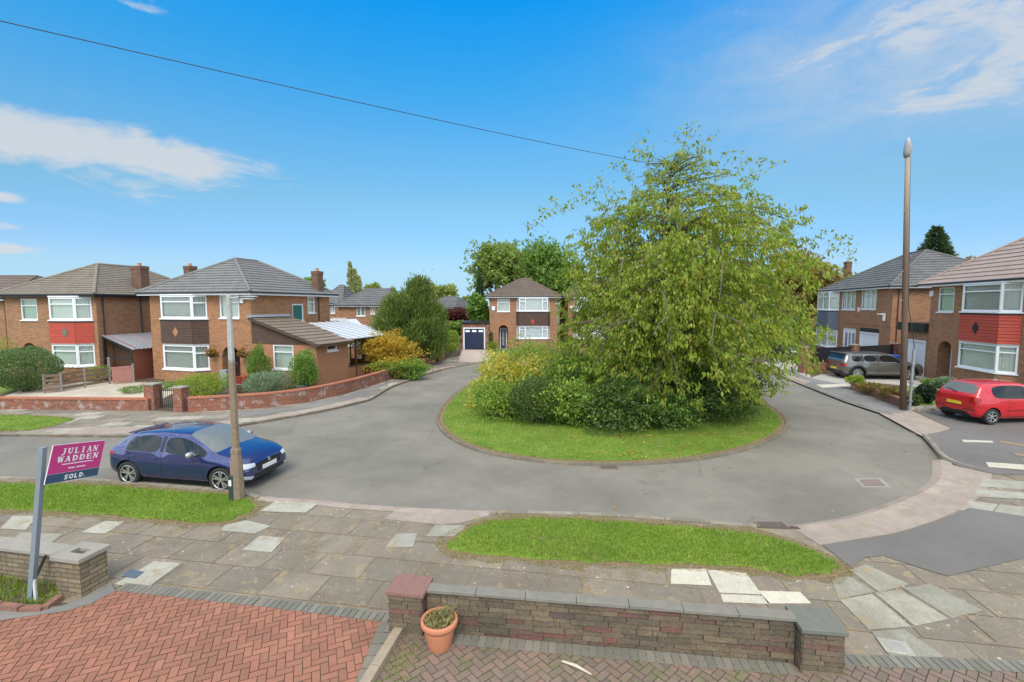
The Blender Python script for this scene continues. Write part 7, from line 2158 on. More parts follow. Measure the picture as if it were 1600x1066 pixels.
# ============================================================ VEGETATION
def leaf_quads(P, D, size, ratio, r, fold=.25):
    """kites: long axis D (unit), width ratio"""
    n = len(P)
    rnd = r.normal(0, 1, (n, 3)); S = np.cross(D, rnd); S /= (np.linalg.norm(S, axis=1)[:, None] + 1e-9)
    Nn = np.cross(D, S)
    s = size[:, None]
    v = np.zeros((n, 4, 3))
    v[:, 0] = P
    v[:, 1] = P + D * s * .45 + S * s * ratio * .5 + Nn * s * fold * .3
    v[:, 2] = P + D * s
    v[:, 3] = P + D * s * .45 - S * s * ratio * .5 + Nn * s * fold * .3
    return v.reshape(-1, 3), np.arange(n * 4).reshape(-1, 4)
def unit(a): return a / (np.linalg.norm(a, axis=1)[:, None] + 1e-9)
def lumpy(dirs, r, k=7, amp=.22, freq=3.0):
    f = np.zeros(len(dirs))
    for _ in range(k):
        a = r.normal(0, freq, 3); f += np.cos(dirs @ a + r.uniform(0, 6.28))
    return 1 + amp * f / math.sqrt(k) * 1.4
def blob_points(r, c, rad, n, shell=.35, amp=.2, freq=3.0, zmin=None, clump=0):
    d = unit(r.normal(0, 1, (n, 3)))
    k = lumpy(d, r, amp=amp, freq=freq)
    u = 1 - shell * r.random(n) ** 1.6
    P = np.array(c) + d * (k * u)[:, None] * np.array(rad)
    if clump:
        cn = max(4, n // clump); idx = r.integers(0, cn, n); P = P[idx] + r.normal(0, 1, (n, 3)) * np.array(rad) * .07
        d = d[idx]
    return P, d
def leaves_mesh(name, P, D, size, ratio, mat, parent, r, fold=.25):
    v, f = leaf_quads(P, D, size, ratio, r, fold)
    return raw_mesh(name, v, f, mat, parent=parent)
LM = {}
def lm(key, cols, trans=.35): LM[key] = leaf_mat('leaf ' + key, cols, trans)
lm('cherry', [(0.147, 0.242, 0.025), (0.242, 0.347, 0.038), (0.315, 0.420, 0.046), (0.179, 0.273, 0.028), (0.420, 0.504, 0.068), (0.284, 0.378, 0.040), (0.357, 0.420, 0.061), (0.158, 0.247, 0.027), (0.483, 0.546, 0.089), (0.420, 0.284, 0.053), (0.210, 0.315, 0.034)], .5)
lm('dark', [(0.054, 0.102, 0.026), (0.090, 0.150, 0.036), (0.120, 0.186, 0.048), (0.072, 0.120, 0.030), (0.156, 0.216, 0.048)], .3)
lm('mid', [(0.104, 0.209, 0.038), (0.174, 0.295, 0.052), (0.227, 0.365, 0.061), (0.139, 0.244, 0.052)])
lm('olive', [(0.212, 0.308, 0.048), (0.308, 0.423, 0.065), (0.390, 0.504, 0.090), (0.244, 0.342, 0.057)], .4)
lm('lime', [(.20, .30, .03), (.28, .37, .045), (.36, .45, .07), (.23, .31, .035)], .4)
lm('yellow', [(0.605, 0.517, 0.088), (0.682, 0.572, 0.121), (0.506, 0.462, 0.066), (0.440, 0.440, 0.066)], .4)
lm('gold', [(0.572, 0.396, 0.044), (0.638, 0.462, 0.055), (0.495, 0.297, 0.039), (0.550, 0.330, 0.033), (0.330, 0.308, 0.044)], .4)
lm('conifer', [(.12, .185, .038), (.165, .24, .05), (.21, .29, .06), (.14, .20, .044), (.24, .25, .085)], .3)
lm('conifer_dark', [(0.048, 0.088, 0.035), (0.072, 0.120, 0.045), (0.088, 0.144, 0.048)], .15)
lm('birch', [(0.170, 0.255, 0.051), (0.255, 0.340, 0.076), (0.340, 0.425, 0.102), (0.204, 0.272, 0.060)], .4)
lm('far', [(0.230, 0.297, 0.081), (0.324, 0.378, 0.108), (0.405, 0.432, 0.121), (0.270, 0.338, 0.095)], .4)
lm('poplar', [(0.308, 0.364, 0.140), (0.420, 0.448, 0.196), (0.504, 0.518, 0.252)], .4)
lm('maple', [(0.100, 0.022, 0.022), (0.140, 0.030, 0.028), (0.080, 0.020, 0.020)], .3)
lm('rust', [(0.280, 0.182, 0.063), (0.224, 0.210, 0.056), (0.336, 0.168, 0.056), (0.168, 0.196, 0.042)], .35)
lm('variegated', [(0.090, 0.165, 0.045), (0.135, 0.225, 0.068), (0.240, 0.330, 0.135), (0.075, 0.135, 0.038)], .25)
lm('lavender', [(0.208, 0.286, 0.169), (0.273, 0.351, 0.221), (0.169, 0.234, 0.130)], .25)
lm('ivy', [(0.020, 0.045, 0.020), (0.035, 0.065, 0.030), (0.060, 0.090, 0.050)], .2)
lm('redflower', [(0.550, 0.060, 0.050), (0.500, 0.120, 0.100), (0.600, 0.100, 0.030), (0.120, 0.180, 0.040)], .3)
lm('orangeflower', [(0.600, 0.200, 0.020), (0.650, 0.300, 0.020), (0.080, 0.120, 0.020), (0.050, 0.080, 0.020)], .3)
lm('pinkflower', [(0.500, 0.220, 0.300), (0.120, 0.160, 0.060), (0.100, 0.140, 0.050)], .3)
lm('dry', [(0.400, 0.320, 0.160), (0.320, 0.280, 0.120), (0.220, 0.240, 0.070), (0.450, 0.360, 0.200)], .3)
M['bark'] = plain('bark', (.085, .065, .05), .9, .35, 6, bump=.6)
M['bark_twig'] = plain('twig bark', (.13, .105, .085), .9, .3, 6)
M['bark_pale'] = plain('pale bark', (.25, .22, .19), .85, .3, 6, bump=.3)
def stems(parent, c, h, w, n, r, mat='bark', rad=.03, name='stem'):
    mb = MB()
    for k in range(n):
        a = r.uniform(0, 6.28); e = w * r.uniform(.2, .8)
        p0 = Vector((c[0] + math.cos(a) * .08, c[1] + math.sin(a) * .08, c[2] - .05)); p2 = Vector((c[0] + math.cos(a) * e, c[1] + math.sin(a) * e, c[2] + h * r.uniform(.6, .85)))
        p1 = (p0 + p2) / 2 + Vector((0, 0, h * .1)); mb.tube([p0, p1, p2], [rad, rad * .7, rad * .25], 5)
    return mb.build(name, M[mat], parent)
def shrub(name, label, x0, x1, yt, yb, mat, n=2500, leaf=.07, ratio=.5, cat='shrub', group=None, z=LZ, Y=None, deep=1.0, seed=0, up=.3, shell=.45, amp=.18, extra=None, freq=3.0, stem=True, clump=0, bottom=.55, lean=0):
    r = np.random.default_rng(seed + int(x0) * 7 + int(yt))
    base = G((x0 + x1) / 2, yb, z) if Y is None else Vector((atd((x0 + x1) / 2, yb, Y).x, Y, z))
    Yc = base.y
    Wd = (x1 - x0) / FPX * Yc * .5
    k = Yc + (Wd * deep * .6 if Y is None else 0)
    Wd = (x1 - x0) / FPX * k * .5
    base = Vector((atd((x0 + x1) / 2, yb, k).x, k, z))
    H_ = atd((x0 + x1) / 2, yt, k).z - z
    o = empty(name, base, 0, label, cat, group)
    c = (0, 0, H_ * bottom); rad = (Wd * 1.0, Wd * deep * .95, H_ * (1 - bottom) * .95)
    P, d = blob_points(r, c, rad, n, shell, amp, freq, clump=clump)
    low = P[:, 2] < c[2]
    P[low, 2] = c[2] - (c[2] - P[low, 2]) * (bottom / max(.05, (1 - bottom))) * .95
    P[:, 2] = np.maximum(P[:, 2], .02)
    D = unit(d * .6 + r.normal(0, .7, (n, 3)) + np.array([0, 0, up]))
    leaves_mesh('foliage', P, D, leaf * r.uniform(.6, 1.35, n), ratio, LM[mat], o, r)
    if extra:
        for (m2, n2, fx, fz, s2) in extra:
            P, d = blob_points(r, (c[0] + fx * Wd, 0, c[2] + fz * H_), (rad[0] * s2, rad[1] * s2, rad[2] * s2), n2, shell, amp, freq)
            P[:, 2] = np.maximum(P[:, 2], .02)
            D = unit(d * .6 + r.normal(0, .7, (n2, 3)) + np.array([0, 0, up]))
            leaves_mesh('foliage', P, D, leaf * r.uniform(.6, 1.35, n2), ratio, LM[m2], o, r)
    if stem: stems(o, (0, 0, 0), H_ * .8, Wd, 6, r)
    return o
def tree(name, label, x0, x1, yt, yb, Y, mat, n=6000, leaf=.25, ratio=.55, kind='round', group='background trees', nb=16, seed=0, cat='tree', trunk='bark', ybase_z=0.0, clump=0):
    r = np.random.default_rng(seed + int(x0 * 3) + int(yt))
    xm = (x0 + x1) / 2
    bx_ = atd(xm, yb, Y); zt = atd(xm, yt, Y).z; zb = max(.6, bx_.z)
    Wd = (x1 - x0) / FPX * Y / 2
    o = empty(name, (bx_.x, Y, LZ), 0, label, cat, group)
    Pl, Dl, Sl = [], [], []
    H_ = zt - zb
    limbs = []
    if kind == 'cone':
        lv = 26
        for k in range(lv):
            t = k / lv; rr = Wd * (1 - t) ** .8 * r.uniform(.8, 1.1)
            m = int(n / lv * (1.5 * (1 - t) + .25))
            a = r.uniform(0, 6.28, m); q = rr * np.sqrt(r.random(m)) 
            lump = 1 + .18 * np.cos(a * 3 + k * 1.3) + .12 * np.cos(a * 7 + k)
            P = np.stack([np.cos(a) * q * lump, np.sin(a) * q * lump, zb + H_ * (t + r.random(m) / lv * 1.3) - q * .12], 1)
            D = unit(np.stack([np.cos(a), np.sin(a), r.normal(.25, .35, m)], 1))
            Pl.append(P); Dl.append(D)
    elif kind == 'soft':      # upswept feathery conifer
        for k in range(nb * 3):
            t = r.random() ** .8; rr = Wd * math.sin(math.pi * min(1, .12 + .88 * (1 - t))) ** .75 * (1 if t < .4 else (1 - (t - .4) / .6) ** .6 * 1.0)
            rr = Wd * min(1, (1 - t) ** .8 * 1.55 + .08) * (.75 + .25 * min(1, t * 5 + .3))
            a = r.uniform(0, 6.28); q = rr * r.uniform(.35, .92)
            c = np.array([math.cos(a) * q, math.sin(a) * q, zb + H_ * t * .93])
            m = n // (nb * 3)
            P = c + r.normal(0, 1, (m, 3)) * np.array([Wd * .13, Wd * .13, H_ * .065])
            D = unit(np.stack([np.full(m, math.cos(a) * .6), np.full(m, math.sin(a) * .6), np.full(m, 1.0)], 1) + r.normal(0, .35, (m, 3)))
            Pl.append(P); Dl.append(D)
    elif kind == 'poplar':
        for sx in (-.45, .15, .7):
            m = n // 3; hh = (1.0, .8, .62)[[-.45, .15, .7].index(sx)]
            t = r.random(m); rr = Wd * .38 * np.sin(np.pi * np.clip(t * .9 + .08, 0, 1)) ** .6
            a = r.uniform(0, 6.28, m)
            P = np.stack([sx * Wd + np.cos(a) * rr * r.uniform(.3, 1.1, m), np.sin(a) * rr, zb + H_ * t * hh], 1)
            Pl.append(P); Dl.append(unit(r.normal(0, .5, (m, 3)) + np.array([0, 0, 1])))
    else:
        for k in range(nb):
            if kind == 'round':
                d = unit(r.normal(0, 1, (1, 3)))[0]
                q = r.uniform(.25, .72)
                c = np.array([d[0] * Wd * q, d[1] * Wd * q * .9, zb + H_ * (.5 + d[2] * .5 * q)])
            rad = np.array([Wd, Wd, H_ * .5]) * r.uniform(.24, .42)
            m = n // nb
            P, d = blob_points(r, c, rad, m, .6, .3, 4.0, clump=clump)
            Pl.append(P); Dl.append(unit(d * .5 + r.normal(0, .7, (m, 3)) + np.array([0, 0, -.1])))
            limbs.append(c)
    P = np.concatenate(Pl); D = np.concatenate(Dl)
    leaves_mesh('crown', P, D, leaf * r.uniform(.6, 1.4, len(P)), ratio, LM[mat], o, r)
    mb = MB(); tr = max(.08, Wd * .06)
    mb.tube([Vector((0, 0, -.1)), Vector((tr * .3, 0, zb * .6)), Vector((0, 0, zb + H_ * .5)), Vector((0, 0, zb + H_ * .85))], [tr * 1.3, tr, tr * .6, tr * .12], 7)
    for c in limbs[:10]:
        mb.tube([Vector((0, 0, zb * .7 + .1 * H_)), Vector(c) * .5 + Vector((0, 0, zb * .3)), Vector(c)], [tr * .5, tr * .3, tr * .08], 5)
    mb.build('trunk', M[trunk], o)
    return o

# ---------------- the weeping tree on the island
r = np.random.default_rng(42)
tb = Vector((atd(1040, 600, 19.3).x, 19.3, .08))
TX, TY = tb.x, tb.y
root = empty('weeping_tree', tb, 0, 'large weeping cherry like tree with drooping green leaves in the middle of the traffic island', 'tree')
TOP = atd(1040, 238, TY).z - tb.z
Pl, Dl, Sl = [], [], []
tw = MB(); lb = MB()
# leader and main limbs
leader = [Vector((0, 0, -.1)), Vector((.1, 0, 1.6)), Vector((-.05, .1, 3.4)), Vector((.05, 0, 5.4)), Vector((-.15, 0, 7.4)), Vector((-.1, 0, TOP * .86)), Vector((.05, 0, TOP * .97))]
trk = MB(); trk.tube(leader, [.26, .21, .17, .12, .075, .035, .012], 10)
def lead_at(z):
    for i in range(len(leader) - 1):
        if leader[i].z <= z <= leader[i + 1].z:
            t = (z - leader[i].z) / (leader[i + 1].z - leader[i].z); return leader[i].lerp(leader[i + 1], t)
    return leader[-1]
NB = 620
ZP = [(.9, 3.4, 0), (1.3, 4.1, .1), (2.4, 5.0, .3), (4.0, 5.1, .5), (5.3, 5.2, .4), (6.7, 4.9, .4), (8.0, 3.6, .4), (9.3, 2.2, .3), (10.1, 1.5, .2), (10.8, .9, 0), (TOP + .1, .3, 0)]
def prof(z, ca):
    for i in range(len(ZP) - 1):
        if z <= ZP[i + 1][0]:
            t = max(0, (z - ZP[i][0]) / (ZP[i + 1][0] - ZP[i][0]))
            return ZP[i][1] * (1 - t) + ZP[i + 1][1] * t + (ZP[i][2] * (1 - t) + ZP[i + 1][2] * t) * ca
    return .3
for b in range(NB):
    u = r.random()
    ez = .95 + (TOP - 1.0) * (u ** 1.12)
    az_ = r.uniform(0, 2 * PI)
    Rr = prof(ez, math.cos(az_)) * (1 - .5 * r.random() ** 2.4)
    f = ez / TOP
    hs = min(TOP * .93, max(1.5, 1.0 + ez * .80 + r.normal(0, .35)))
    if f > .8: hs = min(TOP * .95, ez - .2)
    S_ = lead_at(hs); E_ = Vector((math.cos(az_) * Rr, math.sin(az_) * Rr, ez))
    a2 = az_ + r.normal(0, .22)
    top_ = max(hs, ez) + (1.5 + .9 * r.random()) * (1 - .5 * f) * min(1, Rr / 4)
    C_ = Vector((math.cos(a2) * Rr * .62, math.sin(a2) * Rr * .62, top_))
    if f > .78: C_.z = (hs + ez) / 2 + .2
    pts = []; ns = 8
    for k in range(ns + 1):
        t = k / ns; pts.append(S_ * (1 - t) ** 2 + C_ * 2 * t * (1 - t) + E_ * t * t)
    if b % 8 == 0: lb.tube(pts, [.05 * (1 - .85 * k / ns) * (1 - .5 * f) + .006 for k in range(ns + 1)], 5, cap=False)
    elif b % 2 == 0: tw.tube(pts, [.018 * (1 - .8 * k / ns) + .003 for k in range(ns + 1)], 3, cap=False)
    L = (E_ - S_).length
    dens = .9 if ez < 7.4 else (.6 if ez < 9.0 else .36)
    ncl = int(L * 3.1 * dens) + 1
    for c in range(ncl):
        t = .30 + .72 * ((c + r.random()) / ncl) ** .8
        t = min(t, 1.0)
        i = min(ns - 1, int(t * ns)); q = pts[i].lerp(pts[i + 1], t * ns - i)
        sp = .30
        cpos = np.array(q) + r.normal(0, sp, 3) * np.array([1, 1, .7])
        m = int(r.integers(11, 19))
        hang = r.uniform(.15, .42) * (1 if f < .75 else .5)
        s_ = r.random(m)
        P = cpos + np.stack([r.normal(0, .08, m), r.normal(0, .08, m), -s_ * hang], 1)
        out = np.array([math.cos(az_), math.sin(az_), 0]) * .4
        D = unit(r.normal(0, .38, (m, 3)) + out + np.array([0, 0, -1.0 if f < .8 else -.5]))
        Pl.append(P); Dl.append(D); Sl.append(r.uniform(.10, .205, m) * (1 if f < .75 else .85))
# hanging bare pale twigs visible in the front of the crown
for (x0_, y0_, x1_, y1_, x2_, y2_) in [(1118, 490, 1112, 530, 1122, 575), (1118, 488, 1160, 505, 1180, 545), (1035, 455, 1040, 470, 1046, 492), (1000, 470, 1012, 452, 1030, 456), (940, 520, 965, 505, 990, 498), (1130, 410, 1127, 440, 1124, 470), (975, 400, 968, 430, 968, 455), (1180, 545, 1200, 560, 1210, 585), (1045, 492, 1030, 505, 1020, 525), (905, 505, 930, 500, 950, 490)]:
    yy = TY - 5.2 - r.random() * .8
    tw.tube([atd(x0_, y0_, yy + .8) - tb, atd(x1_, y1_, yy) - tb, atd(x2_, y2_, yy - .1) - tb], [.022, .016, .006], 5, cap=False)
P = np.concatenate(Pl); D = np.concatenate(Dl); S = np.concatenate(Sl)
keep = P[:, 2] > .9
P, D, S = P[keep], D[keep], S[keep]
print('tree leaves', len(P))
leaves_mesh('crown', P, D, S, .42, LM['cherry'], root, r, .3)
trk.build('trunk', M['bark'], root, smooth=True)
lb.build('limbs', M['bark'], root, smooth=True)
# sparse sprays above and right of the dome, as in the photo
Pl, Dl = [], []
sp_ = tw
for (x_, y_) in [(1080, 200), (1074, 208), (1092, 222), (1103, 228), (1115, 215), (1060, 214), (1004, 212), (1130, 240), (1143, 244), (1165, 245), (1172, 252), (1193, 250), (1212, 254), (1120, 265), (1150, 268), (1172, 276), (1183, 274), (1160, 288),
                 (1140, 300), (1185, 300), (1200, 310), (1090, 245), (1056, 243), (1020, 228), (990, 225), (1250, 330), (1235, 345), (1262, 345), (1290, 362), (1305, 372), (1325, 378), (1335, 392), (1275, 370), (1245, 378), (1300, 390),
                 (905, 298), (882, 322), (870, 326), (862, 312), (850, 330), (836, 345), (823, 352), (895, 318), (915, 310), (935, 280), (925, 300), (945, 290), (960, 262), (975, 255), (1215, 365), (1228, 385), (1110, 252), (1100, 285), (1075, 265), (1040, 255), (1000, 240), (960, 300), (985, 275),
                 (1312, 425), (1330, 405), (1295, 420), (1210, 335), (1190, 325)]:
    yy = TY - r.uniform(-1.0, 2.0); c = np.array(atd(x_, y_, yy) - tb)
    m = int(r.integers(9, 22))
    Pl.append(c + r.normal(0, .13, (m, 3))); Dl.append(unit(r.normal(0, .6, (m, 3)) + np.array([0, 0, -.5])))
    e = Vector(c); inn = Vector((e.x * .93, e.y * .93, e.z - .25)); inn2 = Vector((e.x * .55, e.y * .6, e.z - 1.2))
    sp_.tube([e, inn], [.004, .007], 3, cap=False)
P = np.concatenate(Pl); D = np.concatenate(Dl)
leaves_mesh('leaf_sprays', P, D, r.uniform(.11, .2, len(P)), .5, LM['cherry'], root, r)
sp_.build('twigs', M['bark_twig'], root)

# ---------------- island shrubs
GI = 'shrubs on the traffic island'
Zi = .08
def isl(label, x0, x1, yt, yb, mat, n, **k):
    k.setdefault('amp', .30); k['freq'] = 5; n = int(n * 1.2)
    x0 -= 9; x1 += 7
    return shrub('island_shrub', label, x0, x1, yt, yb, mat, n, group=GI, z=Zi, **k)
isl('tall olive green feathery shrub at the back left of the island', 778, 905, 532, 632, 'olive', 9000, leaf=.13, ratio=.35, seed=1)
isl('pale yellow leaved shrub on the left side of the island', 750, 842, 556, 640, 'yellow', 5200, leaf=.14, seed=2, extra=[('olive', 1800, .1, -.12, .95)])
isl('light green small leaved bush at the front left corner of the island planting', 749, 824, 598, 657, 'olive', 4600, leaf=.10, seed=3, extra=[('mid', 3000, -.1, .1, .9)])
isl('dense dark green glossy bush at front left of the island', 802, 880, 592, 666, 'dark', 7500, leaf=.085, seed=4, amp=.1)
isl('yellow green bush between dark bushes at the front of the island', 862, 935, 598, 668, 'olive', 3000, leaf=.12, seed=5, extra=[('mid', 4200, .0, -.1, 1.0)], freq=5)
isl('dark bramble bush at the front centre of the island', 922, 1012, 596, 676, 'dark', 6500, leaf=.12, seed=6, extra=[('mid', 1600, 0, .05, 1.0)], freq=5)
isl('low leafy bramble right of the front centre of the island', 985, 1072, 612, 672, 'mid', 3600, leaf=.12, seed=7, extra=[('dark', 3800, 0, -.03, 1.0)])
isl('deep shaded laurel under the right half of the weeping tree', 1052, 1158, 575, 662, 'dark', 9000, leaf=.12, seed=8)
isl('small lime green bush at the right end of the island planting', 1128, 1172, 610, 648, 'lime', 1500, leaf=.09, seed=9, extra=[('mid', 1500, .0, 0, 1.0)])
isl('broad green shrub filling the middle of the island behind the dark bushes', 850, 1010, 545, 640, 'mid', 11000, leaf=.12, seed=10, deep=.7)
isl('leafy shrub behind the tree trunk on the far right of the island', 1010, 1150, 540, 620, 'mid', 6500, leaf=.13, seed=12, deep=.6)

# ---------------- left gardens
shrub('garden_bush', 'large rounded dark green variegated bush behind the low wall at far left', -2, 84, 545, 617, 'variegated', 18000, leaf=.085, seed=20, amp=.08, shell=.3)
shrub('garden_bush', 'lime green bush at the left edge by the first house', -30, 18, 533, 572, 'lime', 1800, leaf=.12, Y=27)
shrub('garden_bush', 'lime yellow low bush just right of the gate pier', 284, 353, 587, 627, 'lime', 8000, leaf=.07, seed=21)
shrub('lavender_bush', 'grey green spiky bush behind the curved wall', 384, 448, 584, 622, 'lavender', 4200, leaf=.26, ratio=.08, up=1.2, seed=22)
shrub('cone_shrub', 'conical green conifer shrub by the tan extension', 390, 419, 540, 592, 'mid', 9000, leaf=.08, seed=23, up=1.0, bottom=.4, Y=24.6, deep=1)
shrub('potted_shrub', 'round green shrub in a grey pot in front of the tan extension', 457, 496, 552, 598, 'mid', 9000, leaf=.085, seed=24, Y=23.6, amp=.25)
p = Vector((atd(473, 603, 23.6).x, 23.5, LZ)); mb = MB(); mb.lathe([(0, 0), (.26, 0), (.32, .42), (.36, .45), (.3, .45), (.28, .4), (0, .4)], tuple(p), 20)
tag(mb.build('grey_pot', M['metal_grey'], smooth=True), 'round grey plant pot under the shrub by the tan extension', 'plant pot')
p = Vector((atd(378, 606, 24.6).x, 24.6, LZ)); mb = MB(); mb.lathe([(0, 0), (.25, 0), (.42, .3), (.46, .33), (.4, .33), (0, .3)], tuple(p), 20)
tag(mb.build('flower_bowl', M['concrete'], smooth=True), 'shallow stone bowl holding red flowers by the front door', 'plant pot')
shrub('red_flowers', 'mound of red flowers in the stone bowl near the arched door', 367, 390, 588, 601, 'redflower', 900, leaf=.09, seed=25, Y=24.6, stem=False, z=LZ + .28)
shrub('pink_heather', 'low pink flowering plant behind the curved wall near the lamp post', 366, 386, 604, 616, 'pinkflower', 900, leaf=.06, seed=26, stem=False)
shrub('grass_mound', 'small round mound of green grass on the pale gravel', 190, 218, 605, 617, 'mid', 1500, leaf=.09, ratio=.15, up=1.0, stem=False, seed=27)
shrub('garden_plant', 'low olive plant at the foot of the bay left of the ranch fence post', 142, 172, 571, 586, 'olive', 900, leaf=.09, seed=28, Y=27.5)
shrub('garden_plant', 'low yellowish plant between the round bush and the ranch fence', 80, 128, 574, 592, 'rust', 900, leaf=.09, seed=29, Y=27.4)
shrub('garden_plant', 'low green plants beside the gate in front of the brown house', 222, 282, 598, 612, 'mid', 1500, leaf=.08, seed=30, Y=24.6)
shrub('garden_plant', 'mixed low plants behind the curved wall before the tan extension', 440, 500, 604, 618, 'rust', 1300, leaf=.07, seed=31)
for k, (x_, lb_) in enumerate([(330, 'hanging basket of orange flowers left of the arched door'), (380, 'hanging basket of orange flowers right of the arched door')]):
    q = HL2.loc(x_, 553, 'y', -.3); wp_ = HL2.A + HL2.u * q.x + HL2.inw * (-.3) + Vector((0, 0, q.z))
    o = empty('hanging_basket', wp_, HL2.o.rotation_euler.z, lb_, 'hanging basket', 'hanging baskets by the arched door')
    rr_ = np.random.default_rng(50 + k)
    mb = MB(); mb.lathe([(0, -.22), (.12, -.19), (.19, -.08), (.2, 0), (0, 0)], seg=14); mb.build('basket', M['iron'], o, smooth=True)
    mb = MB(); mb.bar((0, .3, .45), (0, 0, .45), .02, .02); mb.bar((0, 0, .45), (0, 0, .0), .012, .012); mb.build('bracket', M['iron'], o)
    P, d = blob_points(rr_, (0, 0, .06), (.27, .25, .2), 500, .5); leaves_mesh('flowers', P, unit(d + rr_.normal(0, .4, d.shape)), rr_.uniform(.05, .1, 500), .7, LM['orangeflower'], o, rr_)
# yellow hedge and conifers
shrub('golden_shrub', 'large golden yellow shrub spilling over the curved wall', 560, 645, 524, 588, 'gold', 8500, leaf=.15, seed=33, freq=5, amp=.22, bottom=.62, deep=.7)
shrub('green_hedge', 'dark green leafy hedge below the golden shrub', 588, 668, 563, 594, 'mid', 6000, leaf=.13, seed=34, extra=[('gold', 900, -.2, .1, 1.0), ('lime', 900, .2, .1, .95)], deep=.45, amp=.28, freq=5)
tree('conifer', 'soft green conifer with a pointed top left of its taller twin', 582, 662, 466, 556, 33.5, 'conifer', 30000, .32, .16, 'soft', 'twin conifers by the golden shrub', nb=22, seed=2)
tree('conifer', 'taller soft green conifer right of its twin beside the trellis', 612, 704, 443, 556, 35.5, 'conifer', 34000, .34, .16, 'soft', 'twin conifers by the golden shrub', nb=24, seed=3)
# by the garage
shrub('clipped_hedge', 'narrow bright lime clipped hedge beside the garage', 698, 718, 515, 547, 'lime', 2600, leaf=.13, seed=36, Y=44, amp=.05, freq=2)
shrub('ball_shrub', 'small round yellow green ball shrub in the stone planter', 698, 714, 536, 552, 'lime', 1400, leaf=.1, seed=37, Y=40.5, amp=.04, z=LZ + .2)
shrub('garden_plant', 'small yellow green plant between garage and arched door', 762, 778, 534, 547, 'lime', 900, leaf=.12, seed=38, Y=46)
shrub('climbing_shrub', 'dark green climber on the house corner beside the garage', 764, 770, 518, 540, 'dark', 700, leaf=.13, seed=39, Y=46.2)
# ---------------- right garden
shrub('ivy_bush', 'upright dark ivy covered stump on the right front lawn', 1432, 1458, 601, 633, 'ivy', 3200, leaf=.10, ratio=.8, seed=41, amp=.08, bottom=.5)
shrub('tufted_plant', 'bright green tufted plant at the left end of the planter wall', 1327, 1347, 588, 603, 'lime', 1300, leaf=.12, seed=42, Y=24.6, z=LZ + .3)
shrub('heather', 'brown green heather row along the planter wall', 1344, 1382, 600, 614, 'rust', 2000, leaf=.09, seed=43, z=LZ + .2)
shrub('heather', 'second heather clump along the planter wall nearer the pole', 1378, 1414, 605, 624, 'rust', 2000, leaf=.09, seed=44, z=LZ + .2)
shrub('low_shrub', 'small dark shrub at the foot of the telegraph pole', 1416, 1436, 617, 636, 'dark', 1200, leaf=.08, seed=45)
shrub('low_shrub', 'grey green rounded shrub behind the lawn left of the red car', 1458, 1486, 590, 609, 'lavender', 2200, leaf=.09, seed=46)
shrub('low_shrub', 'mixed green shrub behind the ivy stump', 1444, 1466, 592, 605, 'mid', 1300, leaf=.09, seed=47)
# ---------------- pot and bed weeds
p, sc_ = POT
r2 = np.random.default_rng(9)
o = empty('pot_plant', (p.x, p.y, LZ + .40 * sc_), 0, 'dry straggly plant growing in the terracotta pot', 'plant')
n = 900; a = r2.uniform(0, 6.28, n); q = .2 * np.sqrt(r2.random(n))
P = np.stack([np.cos(a) * q, np.sin(a) * q, r2.uniform(-.01, .05, n)], 1)
leaves_mesh('leaves', P, unit(r2.normal(0, .6, (n, 3)) + np.array([0, 0, .7])), r2.uniform(.03, .07, n), .35, LM['dry'], o, r2)
P, d = blob_points(r2, (.10, .05, .12), (.12, .1, .14), 260, .9); leaves_mesh('dead_sprigs', P, unit(r2.normal(0, .6, (260, 3))), r2.uniform(.02, .05, 260), .4, LM['dry'], o, r2)
mb = MB()
for k in range(12):
    a = r2.uniform(0, 6.28); mb.tube([Vector((.05, .03, 0)), Vector((.1 + .08 * math.cos(a), .05 + .08 * math.sin(a), .13)), Vector((.1 + .14 * math.cos(a), .05 + .14 * math.sin(a), .24))], [.004, .003, .002], 3)
mb.build('stem', M['bark_pale'], o)
bedp = PX([(-60, 900), (100, 905), (95, 936), (60, 950), (0, 948), (-60, 944)])
grass_blades('bed_weeds', bedp, 900, .09, .008, M['blade'], LZ + .014, 'green weeds growing round the foot of the sale sign', 55)
joint_tufts('bed_litter', None, [(G2(0, 925, LZ), G2(90, 930, LZ)), (G2(60, 948, LZ), G2(96, 930, LZ))], 900, .03, M['blade_dry'], 'dry bits and straw round the foot of the sale sign', 56, .12, LZ + .014)
# ---------------- background trees
tree('broadleaf_tree', 'tall airy pale green tree behind the left side of the garage house', 724, 826, 368, 480, 60, 'birch', 12000, .36, .6, nb=34, seed=1, clump=7)
tree('broadleaf_tree', 'dark green tree behind the roof of the garage house', 776, 912, 372, 490, 66, 'mid', 22000, .42, .6, nb=36, seed=2)
tree('slim_conifer', 'slim dark green conifer left of the garage house', 740, 760, 430, 530, 56, 'conifer_dark', 3500, .4, .3, 'cone', seed=3)
tree('broadleaf_tree', 'leafy garden tree between the garage and the far roofs', 728, 770, 456, 520, 54, 'mid', 6000, .34, .6, nb=12, seed=4)
tree('red_maple', 'dark red maple beyond the garage', 688, 738, 481, 512, 58, 'maple', 5000, .32, .6, nb=10, seed=5)
tree('broadleaf_tree', 'low green hedge tree under the red maple', 684, 730, 500, 532, 56, 'mid', 5000, .32, .6, nb=10, seed=6)
tree('poplar', 'thin pale poplars rising behind the dark roofs', 543, 564, 412, 470, 92, 'poplar', 3200, .55, .5, 'poplar', seed=7)
tree('broadleaf_tree', 'yellow green tree top right of the poplars', 568, 602, 443, 476, 98, 'far', 4200, .6, .6, nb=12, seed=8)
tree('broadleaf_tree', 'small yellowish tree top left of the twin conifers', 602, 622, 449, 474, 104, 'far', 1800, .6, .6, nb=6, seed=9)
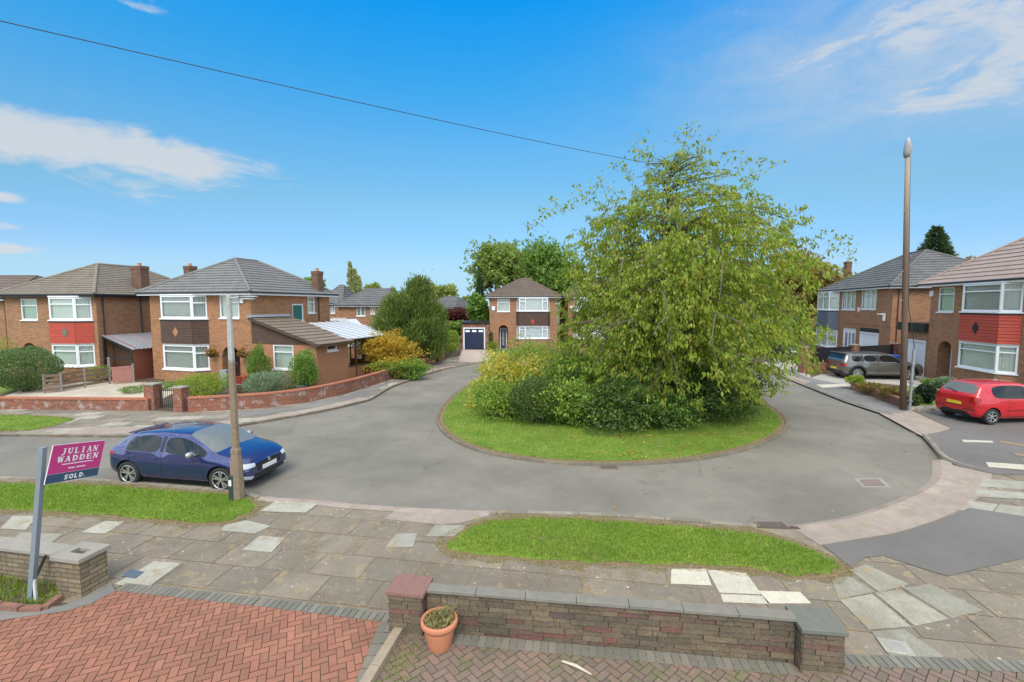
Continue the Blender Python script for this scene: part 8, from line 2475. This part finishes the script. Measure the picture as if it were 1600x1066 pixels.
tree('broadleaf_tree', 'broad yellow green tree right of the twin conifers', 656, 722, 442, 486, 100, 'far', 9000, .62, .6, nb=20, seed=10)
tree('broadleaf_tree', 'distant green tree between the yellow tree and the slim conifer', 712, 745, 464, 488, 108, 'far', 3000, .6, .6, nb=8, seed=11)
tree('broadleaf_tree', 'dark green tree behind the chimney of the grey roofed house', 455, 520, 426, 480, 62, 'mid', 6500, .42, .6, nb=14, seed=12)
tree('broadleaf_tree', 'pale yellow tree top between the two left houses', 232, 262, 430, 470, 75, 'far', 2500, .5, .6, nb=8, seed=13)
tree('broadleaf_tree', 'rust tinged tree right behind the weeping tree crown', 1190, 1330, 384, 500, 58, 'rust', 12000, .42, .6, nb=24, seed=14)
tree('broadleaf_tree', 'green tree behind the weeping tree on its right', 1080, 1230, 400, 520, 62, 'mid', 13000, .45, .6, nb=24, seed=15)
tree('broadleaf_tree', 'green tree behind the weeping tree on its left', 900, 1090, 420, 530, 64, 'mid', 14000, .5, .6, nb=26, seed=16)
tree('conifer', 'large dark green conifer above the dark grey roof on the right', 1416, 1496, 357, 470, 62, 'conifer_dark', 14000, .5, .3, 'cone', seed=17)
tree('broadleaf_tree', 'olive tree top between the right hand roofs', 1478, 1545, 402, 470, 70, 'rust', 4500, .5, .6, nb=12, seed=18)
tree('broadleaf_tree', 'dark tree tip above the pinkish roof', 1540, 1562, 386, 450, 64, 'conifer_dark', 2200, .4, .6, nb=8, seed=19)
tree('broadleaf_tree', 'small green tree at the far left horizon behind the first house', -60, 30, 436, 500, 80, 'mid', 4500, .5, .6, nb=12, seed=20)
for k, (x0, x1, yt, Y, mt, lb_) in enumerate([(1150, 1215, 505, 44, 'dark', 'dark garden shrub behind the right skirt of the weeping tree'), (1040, 1130, 508, 46, 'mid', 'mid green garden shrub right behind the weeping tree trunk'),
                                   (1205, 1262, 480, 50, 'mid', 'leafy garden shrub beside the slate blue bay house'), (990, 1050, 510, 47, 'dark', 'dark garden shrub beyond the island directly behind the tree')]):
    tree('garden_shrub', lb_, x0, x1, yt, 545, Y, mt, 6000, .3, .6, nb=10, group='garden shrubs beyond the close', seed=60 + k, cat='shrub')
